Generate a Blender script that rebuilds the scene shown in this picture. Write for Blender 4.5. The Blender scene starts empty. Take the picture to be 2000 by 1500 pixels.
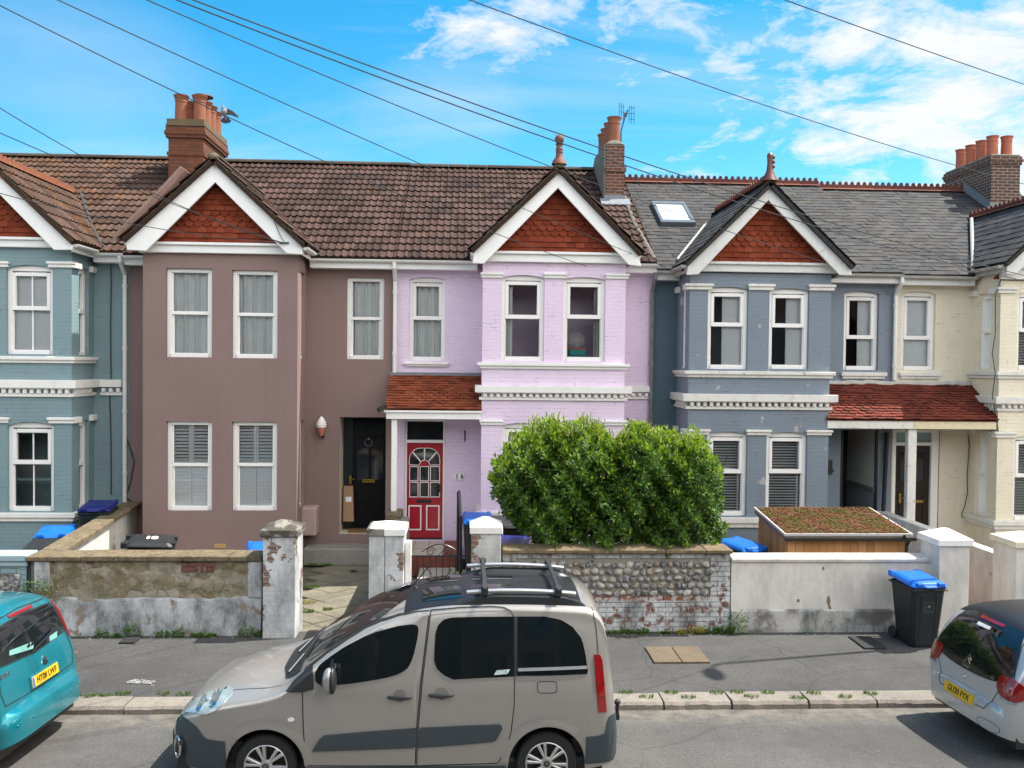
import bpy, bmesh, math, random
from mathutils import Vector, Matrix, Euler
from mathutils.bvhtree import BVHTree
from math import sin, cos, pi, sqrt, radians, atan2, tan, floor
random.seed(7)
SC = bpy.context.scene
COL = SC.collection
# ------------------------------------------------------------------ camera
F_PX, CAM_H = 1750.0, 4.18
CAM_R = Matrix.Rotation(radians(-2.78), 3, 'Z') @ Matrix.Rotation(radians(90 - 1.31), 3, 'X') @ Matrix.Rotation(radians(0.6), 3, 'Z')
CAM_P = Vector((0, 0, CAM_H))
def ray(px, py):
    return (CAM_R @ Vector(((px - 1000) / F_PX, (750 - py) / F_PX, -1))).normalized()
def W(px, py, Y):                 # measured photo point -> world point on the plane y = Y
    d = ray(px, py); return CAM_P + d * (Y / d.y)
def G(px, py, z):                 # measured photo point -> world point on the level z
    d = ray(px, py); return CAM_P + d * ((z - CAM_H) / d.z)
def rect(r, Y):
    x0, y0, x1, y1 = r; xm, ym = (x0 + x1) / 2, (y0 + y1) / 2
    return W(x0, ym, Y).x, W(x1, ym, Y).x, W(xm, y1, Y).z, W(xm, y0, Y).z
# ------------------------------------------------------------------ mesh builder
class MB:
    def __init__(s): s.v = []; s.f = []; s.r = []
    def add(s, vs, fs, rnd=0.5):
        o = len(s.v); s.v += [Vector(p) for p in vs]; s.f += [tuple(i + o for i in f) for f in fs]; s.r += [rnd] * len(fs); return s
    def hexa(s, p, rnd=0.5):      # 4 bottom, 4 top
        return s.add(p, [(3, 2, 1, 0), (4, 5, 6, 7), (0, 1, 5, 4), (1, 2, 6, 5), (2, 3, 7, 6), (3, 0, 4, 7)], rnd)
    def box(s, x0, x1, y0, y1, z0, z1, rnd=0.5):
        return s.hexa([(x0, y0, z0), (x1, y0, z0), (x1, y1, z0), (x0, y1, z0), (x0, y0, z1), (x1, y0, z1), (x1, y1, z1), (x0, y1, z1)], rnd)
    def prism(s, a, off, rnd=0.5):   # polygon points a, extruded by vector off
        n = len(a); off = Vector(off); a = [Vector(p) for p in a]
        return s.add(a + [p + off for p in a], [tuple(range(n))[::-1], tuple(range(n, 2 * n))] + [(i, (i + 1) % n, n + (i + 1) % n, n + i) for i in range(n)], rnd)
    def tube(s, pts, r, n=8, rnd=0.5, cap=True):
        pts = [Vector(p) for p in pts]; rr = r if isinstance(r, (list, tuple)) else [r] * len(pts)
        vs = []; fs = []; ref = None
        for i, p in enumerate(pts):
            t = (pts[min(i + 1, len(pts) - 1)] - pts[max(i - 1, 0)]).normalized()
            if ref is None: ref = Vector((0, 0, 1)) if abs(t.z) < .9 else Vector((1, 0, 0))
            a = (ref - t * ref.dot(t)).normalized(); ref = a; b = t.cross(a)
            vs += [p + (a * cos(2 * pi * k / n) + b * sin(2 * pi * k / n)) * rr[i] for k in range(n)]
        for i in range(len(pts) - 1):
            fs += [(i * n + k, i * n + (k + 1) % n, (i + 1) * n + (k + 1) % n, (i + 1) * n + k) for k in range(n)]
        if cap: fs += [tuple(range(n))[::-1], tuple(range((len(pts) - 1) * n, len(pts) * n))]
        return s.add(vs, fs, rnd)
    def lathe(s, prof, c, n=16, ax='z', rnd=0.5, cap=True):
        vs = []; fs = []; c = Vector(c)
        for (r, h) in prof:
            for k in range(n):
                a = 2 * pi * k / n
                q = {'z': (r * cos(a), r * sin(a), h), 'y': (r * cos(a), h, r * sin(a)), 'x': (h, r * cos(a), r * sin(a))}[ax]
                vs.append(c + Vector(q))
        m = len(prof)
        for i in range(m - 1): fs += [(i * n + k, i * n + (k + 1) % n, (i + 1) * n + (k + 1) % n, (i + 1) * n + k) for k in range(n)]
        if cap: fs += [tuple(range(n))[::-1], tuple(range((m - 1) * n, m * n))]
        return s.add(vs, fs, rnd)
    def ball(s, c, r, n=10, m=7, rnd=0.5, jit=0.0, rot=None):
        r = r if isinstance(r, (tuple, list)) else (r, r, r); c = Vector(c); vs = []
        for i in range(m + 1):
            t = pi * i / m
            for k in range(n):
                a = 2 * pi * k / n; j = 1 + jit * (random.random() - .5) if 0 < i < m else 1
                q = Vector((r[0] * sin(t) * cos(a) * j, r[1] * sin(t) * sin(a) * j, r[2] * cos(t) * j))
                vs.append(c + (rot @ q if rot else q))
        fs = [(i * n + k, i * n + (k + 1) % n, (i + 1) * n + (k + 1) % n, (i + 1) * n + k) for i in range(m) for k in range(n)]
        return s.add(vs, fs, rnd)
    def build(s, name, mat, parent=None, bevel=0, smooth=False, loc=None, seg=1, sharp=35):
        off = Vector((0, 0, 0))
        if parent is not None:
            p = parent
            while p is not None and not parent.get('_local'): off += p.location; p = p.parent
        elif loc is not None: off = Vector(loc)
        me = bpy.data.meshes.new(name); me.from_pydata([v - off for v in s.v], [], s.f)
        if not bevel:
            at = me.attributes.new('rnd', 'FLOAT', 'FACE'); at.data.foreach_set('value', s.r)
        else:
            bm = bmesh.new(); bm.from_mesh(me); bmesh.ops.recalc_face_normals(bm, faces=bm.faces)
            es = [e for e in bm.edges if len(e.link_faces) == 2 and e.calc_face_angle(0) > .5]
            bmesh.ops.bevel(bm, geom=es, offset=bevel, segments=seg, affect='EDGES', profile=.5, clamp_overlap=True)
            bm.to_mesh(me); bm.free()
        if smooth:
            me.polygons.foreach_set('use_smooth', [True] * len(me.polygons)); me.set_sharp_from_angle(angle=radians(sharp))
        me.validate(); me.update()
        o = bpy.data.objects.new(name, me); COL.objects.link(o)
        if mat: me.materials.append(mat)
        if parent is not None:
            o.parent = parent
            if parent.get('_local'): o['_local'] = 1
        elif loc is not None: o.location = loc
        return o
def tag(o, label, cat, group=None, kind=None):
    if label: o['label'] = label
    if cat: o['category'] = cat
    if group: o['group'] = group
    if kind: o['kind'] = kind
    return o
def thing(name, label, cat, loc=(0, 0, 0), group=None, local=False, rz=0):
    o = bpy.data.objects.new(name, None); COL.objects.link(o); o.location = loc; o.empty_display_size = .2
    o.rotation_euler = (0, 0, rz)
    if local: o['_local'] = 1
    return tag(o, label, cat, group)
def kids(o): return [c for c in bpy.data.objects if c.parent == o]
def copy_tree(o, parent=None):
    c = o.copy(); COL.objects.link(c); c.parent = parent
    for k in kids(o): copy_tree(k, c)
    return c
def pch(pts):                     # monotone cubic through (x, y) points
    pts = sorted(pts); xs = [p[0] for p in pts]; ys = [p[1] for p in pts]; n = len(xs)
    d = [(ys[i + 1] - ys[i]) / (xs[i + 1] - xs[i]) for i in range(n - 1)]
    m = [d[0]] + [0 if d[i - 1] * d[i] <= 0 else 2 * d[i - 1] * d[i] / (d[i - 1] + d[i]) for i in range(1, n - 1)] + [d[-1]]
    def f(x):
        if x <= xs[0]: return ys[0]
        if x >= xs[-1]: return ys[-1]
        i = max(k for k in range(n - 1) if xs[k] <= x); h = xs[i + 1] - xs[i]; t = (x - xs[i]) / h
        return (2*t**3-3*t*t+1)*ys[i] + (t**3-2*t*t+t)*h*m[i] + (-2*t**3+3*t*t)*ys[i+1] + (t**3-t*t)*h*m[i+1]
    return f
def rrect(p, r, n=5):             # polygon with rounded corners
    q = []
    for i in range(len(p)):
        b = Vector(p[i]); a = Vector(p[i - 1]); c = Vector(p[(i + 1) % len(p)]); u, w = (a - b), (c - b); k = min(r, u.length * .45, w.length * .45); s, e = b + u.normalized() * k, b + w.normalized() * k
        for j in range(n + 1): t = j / n; q.append(tuple((s * (1 - t) ** 2 + b * 2 * t * (1 - t) + e * t * t)))
    return q
def chaikin(p, n=2):
    for _ in range(n):
        q = []
        for i in range(len(p)):
            a = Vector(p[i]); b = Vector(p[(i + 1) % len(p)]); q += [a * .75 + b * .25, a * .25 + b * .75]
        p = q
    return p
def text_mesh(body, size, ext=.001):
    cu = bpy.data.curves.new('text', 'FONT'); cu.body = body; cu.size = size; cu.extrude = ext; cu.align_x = 'CENTER'; cu.align_y = 'CENTER'
    ob = bpy.data.objects.new('text', cu); COL.objects.link(ob)
    dg = bpy.context.evaluated_depsgraph_get(); me = bpy.data.meshes.new_from_object(ob.evaluated_get(dg))
    vs = [v.co.copy() for v in me.vertices]; fs = [tuple(p.vertices) for p in me.polygons]
    bpy.data.objects.remove(ob); bpy.data.meshes.remove(me); bpy.data.curves.remove(cu)
    return vs, fs
def add_text(mb, body, size, fn, ext=.001, bold=0, sx=1):
    vs, fs = text_mesh(body, size, ext)
    mb.add([fn(v.x * sx, v.y, v.z) for v in vs], fs)
    if bold:
        for dx, dy in ((bold, 0), (-bold, 0), (0, bold), (0, -bold)): mb.add([fn(v.x * sx + dx, v.y + dy, v.z * .9) for v in vs], fs)
# ------------------------------------------------------------------ materials
class NT:
    def __init__(s, name):
        s.m = bpy.data.materials.new(name); s.m.use_nodes = True; s.t = s.m.node_tree
        s.b = s.t.nodes['Principled BSDF']; s.out = s.t.nodes['Material Output']
    def n(s, typ, **kw):
        nd = s.t.nodes.new('ShaderNode' + typ)
        for k, v in kw.items():
            if hasattr(nd, k) and k not in ('Scale',): setattr(nd, k, v)
            else: s.i(nd, k.replace('_', ' '), v)
        return nd
    def i(s, nd, k, v):
        sk = nd.inputs[int(k[1:])] if k[0] == 'i' and k[1:].isdigit() else nd.inputs[k]
        if isinstance(v, bpy.types.NodeSocket): s.t.links.new(v, sk)
        elif isinstance(v, bpy.types.Node): s.t.links.new(v.outputs[0], sk)
        else:
            if sk.type == 'RGBA' and len(v) == 3: v = (*v, 1)
            sk.default_value = v
    def set(s, **kw):
        for k, v in kw.items(): s.i(s.b, k.replace('_', ' '), v)
        return s.m
    def obj(s, sc=(1, 1, 1), world=False):
        t = s.n('NewGeometry').outputs['Position'] if world else s.n('TexCoord').outputs['Object']
        if sc == (1, 1, 1): return t
        return s.n('Mapping', Vector=t, Scale=sc).outputs[0] if False else s.mapping(t, sc)
    def mapping(s, v, sc=(1, 1, 1), loc=(0, 0, 0)):
        m = s.t.nodes.new('ShaderNodeMapping'); s.t.links.new(v, m.inputs['Vector']); m.inputs['Scale'].default_value = sc; m.inputs['Location'].default_value = loc; return m.outputs[0]
    def noise(s, sc, v=None, det=4, rough=.6, dist=0):
        nd = s.t.nodes.new('ShaderNodeTexNoise'); nd.inputs['Scale'].default_value = sc; nd.inputs['Detail'].default_value = det; nd.inputs['Roughness'].default_value = rough; nd.inputs['Distortion'].default_value = dist
        s.t.links.new(v if v is not None else s.obj(world=True), nd.inputs['Vector']); return nd.outputs[0]
    def vor(s, sc, v=None, feature='F1', out='Distance', rnd=1):
        nd = s.t.nodes.new('ShaderNodeTexVoronoi'); nd.feature = feature; nd.inputs['Scale'].default_value = sc; nd.inputs['Randomness'].default_value = rnd
        s.t.links.new(v if v is not None else s.obj(world=True), nd.inputs['Vector']); return nd.outputs[out]
    def ramp(s, f, stops, interp='LINEAR'):
        nd = s.t.nodes.new('ShaderNodeValToRGB'); e = nd.color_ramp.elements; nd.color_ramp.interpolation = interp
        while len(e) < len(stops): e.new(.5)
        for k, (p, c) in enumerate(stops):
            e[k].position = p; e[k].color = (*c, 1) if isinstance(c, (tuple, list)) and len(c) == 3 else ((c, c, c, 1) if not isinstance(c, (tuple, list)) else c)
        s.t.links.new(f, nd.inputs[0]); return nd.outputs[0]
    def mix(s, f, a, b, mode='MIX'):
        nd = s.t.nodes.new('ShaderNodeMix'); nd.data_type = 'RGBA'; nd.blend_type = mode
        for k, v in ((0, f), (6, a), (7, b)):
            sk = nd.inputs[k]
            if isinstance(v, bpy.types.NodeSocket): s.t.links.new(v, sk)
            elif k == 0: sk.default_value = v
            else: sk.default_value = (*v, 1) if len(v) == 3 else v
        return nd.outputs[2]
    def math(s, op, a, b=0.0, c=None, clamp=False):
        nd = s.t.nodes.new('ShaderNodeMath'); nd.operation = op; nd.use_clamp = clamp
        for k, v in ((0, a), (1, b), (2, c)):
            if v is None: continue
            if isinstance(v, bpy.types.NodeSocket): s.t.links.new(v, nd.inputs[k])
            else: nd.inputs[k].default_value = v
        return nd.outputs[0]
    def attr(s): 
        nd = s.t.nodes.new('ShaderNodeAttribute'); nd.attribute_name = 'rnd'; return nd.outputs['Fac']
    def bump(s, h, strength=.3, dist=.01, normal=None):
        nd = s.t.nodes.new('ShaderNodeBump'); nd.inputs['Strength'].default_value = strength; nd.inputs['Distance'].default_value = dist
        s.t.links.new(h, nd.inputs['Height'])
        if normal is not None: s.t.links.new(normal, nd.inputs['Normal'])
        s.t.links.new(nd.outputs[0], s.b.inputs['Normal']); return nd.outputs[0]
    def xz(s):                       # (x+y, z) of the world position: courses run round corners
        sp = s.n('SeparateXYZ', Vector=s.obj(world=True)); cb = s.t.nodes.new('ShaderNodeCombineXYZ')
        s.t.links.new(s.math('ADD', sp.outputs[0], sp.outputs[1]), cb.inputs[0]); s.t.links.new(sp.outputs[2], cb.inputs[1]); return cb.outputs[0], sp
    def brick(s, v, bw=.225, bh=.075, mortar=.008, a=(1, 1, 1), b=(.8, .8, .8), m=(0, 0, 0), smooth=.15):
        nd = s.t.nodes.new('ShaderNodeTexBrick'); s.t.links.new(v, nd.inputs['Vector'])
        for k, q in (('Scale', 1), ('Brick Width', bw), ('Row Height', bh), ('Mortar Size', mortar), ('Mortar Smooth', smooth), ('Color1', (*a, 1)), ('Color2', (*b, 1)), ('Mortar', (*m, 1))): nd.inputs[k].default_value = q
        return nd.outputs
def sc3(c, k): return tuple(min(1, x * k) for x in c)
def plain(name, col, rough=.5, spec=.5, metal=0, coat=0, var=.08, bump=0, bsc=60):
    m = NT(name); f = m.noise(9)
    m.set(Base_Color=m.mix(f, sc3(col, 1 - var), sc3(col, 1 + var)), Roughness=rough, Metallic=metal)
    m.b.inputs['Specular IOR Level'].default_value = spec; m.b.inputs['Coat Weight'].default_value = coat; m.b.inputs['Coat Roughness'].default_value = .05
    if bump: m.bump(m.noise(bsc), bump, .005)
    return m.m
def painted_brick(name, col, dirt=.12, dirtcol=(.35, .30, .25), bare=0):
    m = NT(name); v, sp = m.xz(); br = m.brick(m.mapping(v), mortar=.007, smooth=.6)
    f = m.noise(1.3, det=6); c = m.mix(f, sc3(col, .88), sc3(col, 1.1))
    c = m.mix(m.math('MULTIPLY', m.noise(14, det=5), .22), c, sc3(col, .7))
    grime = m.ramp(m.noise(2.2, m.mapping(m.obj(world=True), (1, 1, .35)), det=7, rough=.7), [(.55, 0.0), (.75, 1.0)])
    c = m.mix(m.math('MULTIPLY', grime, dirt), c, dirtcol)
    crack = m.math('MULTIPLY', m.math('SUBTRACT', 1.0, br[1]), 0.0) if False else m.math('MULTIPLY', br[1], m.ramp(m.noise(5, det=5), [(.56, 0.0), (.66, .8)]))
    c = m.mix(crack, c, sc3(col, .35))
    if bare: c = m.mix(m.ramp(m.noise(2.6, m.mapping(m.obj(world=True), (1, 1, .8), (3, 1, 2)), det=3), [(.66, 0.0), (.70, bare)]), c, (.62, .55, .52))
    m.set(Base_Color=c, Roughness=.6)
    h = m.math('SUBTRACT', m.math('MULTIPLY', m.noise(30, det=6), .5), m.math('MULTIPLY', br[1], .8))
    m.bump(m.math('ADD', h, m.math('MULTIPLY', m.noise(4, det=3), .7)), .5, .013); return m.m
def render_wall(name, col):
    m = NT(name); f = m.noise(.9, det=7, rough=.65)
    c = m.mix(f, sc3(col, .86), sc3(col, 1.14)); c = m.mix(m.math('MULTIPLY', m.noise(120, det=3), .3), c, sc3(col, .6))
    streak = m.ramp(m.noise(3, m.mapping(m.obj(world=True), (2, 2, .12)), det=6), [(.50, 0.0), (.8, .28)])
    c = m.mix(streak, c, sc3(col, .72)); m.set(Base_Color=c, Roughness=.85); m.bump(m.noise(160, det=4), .35, .004); return m.m
def white_paint(name, col=(.82, .81, .78), dirt=.2, chip=0):
    m = NT(name); c = m.mix(m.noise(3), sc3(col, .93), sc3(col, 1.05))
    g = m.ramp(m.noise(5, m.mapping(m.obj(world=True), (1, 1, .5)), det=8, rough=.7), [(.5, 0.0), (.75, 1.0)])
    c = m.mix(m.math('MULTIPLY', g, dirt), c, (.30, .27, .22))
    if chip: c = m.mix(m.ramp(m.noise(7, det=9, rough=.75, dist=.5), [(.60, 0.0), (.63, chip)]), c, (.33, .27, .22))
    m.set(Base_Color=c, Roughness=.45); m.bump(m.noise(40, det=4), .15, .004); return m.m
def roof_tile(name, cols, lichen=(.55, .30, .05), lick=.3, light=(.5, .46, .42)):
    m = NT(name); a = m.attr(); c = m.ramp(a, [(i / (len(cols) - 1), q) for i, q in enumerate(cols)])
    c = m.mix(m.math('MULTIPLY', m.noise(25, det=6, rough=.7), .6), c, sc3(cols[0], .55))
    c = m.mix(m.ramp(m.noise(34, det=6, rough=.75), [(.58, 0.0), (.70, .5)]), c, light); c = m.mix(m.ramp(m.noise(13, m.mapping(m.obj(world=True), (1, 1, 1), (3, 8, 1)), det=6, rough=.7), [(.65, 0.0), (.72, .4)]), c, sc3(light, 1.5))
    big = m.ramp(m.noise(1.1, det=2), [(.45, 0.0), (.68, 1.0)]); sp = m.ramp(m.noise(11, det=6, rough=.7), [(.5, 0.0), (.66, 1.0)])
    c = m.mix(m.math('MULTIPLY', m.math('MULTIPLY', big, sp), lick), c, lichen)
    m.set(Base_Color=c, Roughness=.85); m.b.inputs['Specular IOR Level'].default_value = .25; m.bump(m.noise(70, det=5), .5, .008); return m.m
def brick_mat(name, a, b, mortar, moss=0):
    m = NT(name); v, sp = m.xz(); br = m.brick(v, a=a, b=b, m=mortar, mortar=.013)
    c = m.mix(m.math('MULTIPLY', m.noise(18, det=7, rough=.7), .75), br[0], sc3(a, .35))
    c = m.mix(m.ramp(m.noise(6, det=4), [(.58, 0.0), (.74, .5)]), c, sc3(b, 1.8))
    if moss: c = m.mix(m.ramp(m.noise(3.5, det=6), [(.5, 0.0), (.62, moss)]), c, (.10, .09, .03))
    m.set(Base_Color=c, Roughness=.85); m.bump(m.math('SUBTRACT', m.noise(45, det=5), br[1]), .5, .01); return m.m
def ground_mat(name, a, b, speck, ssc=260, rough=.9, patch=.8, crack=0, grit=None):
    m = NT(name); c = m.mix(m.ramp(m.noise(patch, det=10, rough=.74), [(.40, 0.0), (.60, 1.0)]), a, b)
    c = m.mix(m.ramp(m.noise(ssc, det=3, rough=.75), [(.55, 0.0), (.68, .9)]), c, speck)
    c = m.mix(m.ramp(m.noise(ssc * .45, det=5, rough=.75), [(.53, 0.0), (.66, .6)]), c, sc3(a, .45))
    c = m.mix(m.math('MULTIPLY', m.ramp(m.noise(4, det=9, rough=.75), [(.55, 0.0), (.75, 1.0)]), .35), c, sc3(a, .55))
    if crack: c = m.mix(m.ramp(m.vor(.55, m.mix(.16, m.obj(world=True), m.t.nodes.new('ShaderNodeTexNoise').outputs[1]), 'DISTANCE_TO_EDGE'), [(.0, crack), (.007, 0.0)]), c, sc3(a, .3))
    c = m.mix(m.ramp(m.noise(.33, det=5), [(.56, 0.0), (.60, .30)]), c, sc3(a, .7)); c = m.mix(m.ramp(m.noise(2.1, m.mapping(m.obj(world=True), (1, 1, 1), (4, 9, 0)), det=3), [(.68, 0.0), (.74, .5)]), c, sc3(a, .45))
    if 'coping' in name: c = m.mix(m.ramp(m.noise(7, det=9, rough=.75), [(.46, 0.0), (.60, .8)]), c, (.075, .062, .036)); c = m.mix(m.ramp(m.noise(15, det=6, rough=.7), [(.58, 0.0), (.68, .6)]), c, (.34, .31, .25))
    if grit is not None:                 # dust swept against the kerb
        yy = m.n('SeparateXYZ', Vector=m.obj(world=True)).outputs[1]; mr = m.t.nodes.new('ShaderNodeMapRange'); m.t.links.new(yy, mr.inputs[0]); mr.inputs[1].default_value = grit - .42; mr.inputs[2].default_value = grit - .05
        c = m.mix(m.math('MULTIPLY', mr.outputs[0], m.ramp(m.noise(5, det=8, rough=.75), [(.38, 0.0), (.62, .75)])), c, (.20, .175, .14))
    m.set(Base_Color=c, Roughness=rough); m.bump(m.noise(ssc * .8, det=3), .6, .008); return m.m
def peel(name, paint, under, lo=.5, hi=.53, brick=False, dark=.5, sc=1.6):
    m = NT(name); v, sp = m.xz()
    p = m.mix(m.math('MULTIPLY', m.ramp(m.noise(2.5, m.mapping(m.obj(world=True), (1, 1, .5)), det=9, rough=.74), [(.41, 0.0), (.63, 1.0)]), dark), paint, (.10, .105, .11))
    p = m.mix(m.ramp(m.noise(26, det=6, rough=.7), [(.52, 0.0), (.7, .5)]), p, sc3(paint, .75))
    u = under
    if brick: br = m.brick(v, a=under, b=sc3(under, .7), m=(.30, .27, .24)); u = br[0]
    mask = m.ramp(m.noise(sc, m.mapping(m.obj(world=True), (1, 1, 1), (1.7, 0, 4.1)), det=7, rough=.6, dist=.3), [(lo, 0.0), (hi, 1.0)])
    m.set(Base_Color=m.mix(mask, p, u), Roughness=.8)
    h = m.math('SUBTRACT', m.math('MULTIPLY', m.noise(35, det=5), .4), mask)
    if brick: h = m.math('SUBTRACT', h, m.math('MULTIPLY', br[1], .7))
    m.bump(h, .5, .012); return m.m
def leaf_mat(name, a, b, tr=.25, rough=.35):
    m = NT(name); m.set(Base_Color=m.ramp(m.attr(), [(0, a), (1, b)]), Roughness=rough)
    m.b.inputs['Transmission Weight'].default_value = 0
    tl = m.n('BsdfTranslucent'); m.i(tl, 'Color', m.ramp(m.attr(), [(0, sc3(a, 1.6)), (1, sc3(b, 1.6))])); mx = m.n('MixShader'); m.i(mx, 'Fac', tr)
    m.t.links.new(m.b.outputs[0], mx.inputs[1]); m.t.links.new(tl.outputs[0], mx.inputs[2]); m.t.links.new(mx.outputs[0], m.out.inputs[0]); return m.m
def glass_mat(name, tint=(.94, .95, .95), ior=1.62):
    m = NT(name); tr = m.n('BsdfTransparent'); m.i(tr, 'Color', tint); gl = m.n('BsdfGlossy'); m.i(gl, 'Roughness', .012); m.i(gl, 'Color', (.9, .95, 1))
    fr = m.n('Fresnel'); m.i(fr, 'IOR', ior); mx = m.n('MixShader'); m.t.links.new(fr.outputs[0], mx.inputs[0])
    nb = m.n('Bump'); m.i(nb, 'Strength', .03); m.i(nb, 'Distance', .01); m.t.links.new(m.noise(2.5, det=1), nb.inputs['Height']); m.t.links.new(nb.outputs[0], gl.inputs['Normal'])
    m.t.links.new(tr.outputs[0], mx.inputs[1]); m.t.links.new(gl.outputs[0], mx.inputs[2]); m.t.links.new(mx.outputs[0], m.out.inputs[0]); return m.m
def car_paint(name, col, flake=.15):
    m = NT(name); f = m.noise(900, det=1); c = m.mix(m.math('MULTIPLY', f, flake), col, sc3(col, 1.8))
    c = m.mix(m.math('MULTIPLY', m.ramp(m.noise(6, det=7, rough=.7), [(.5, 0.0), (.8, 1.0)]), .12), c, (.25, .22, .18))
    m.set(Base_Color=c, Roughness=.28, Metallic=.4); m.b.inputs['Coat Weight'].default_value = .9; m.b.inputs['Coat Roughness'].default_value = .04; return m.m
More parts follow.
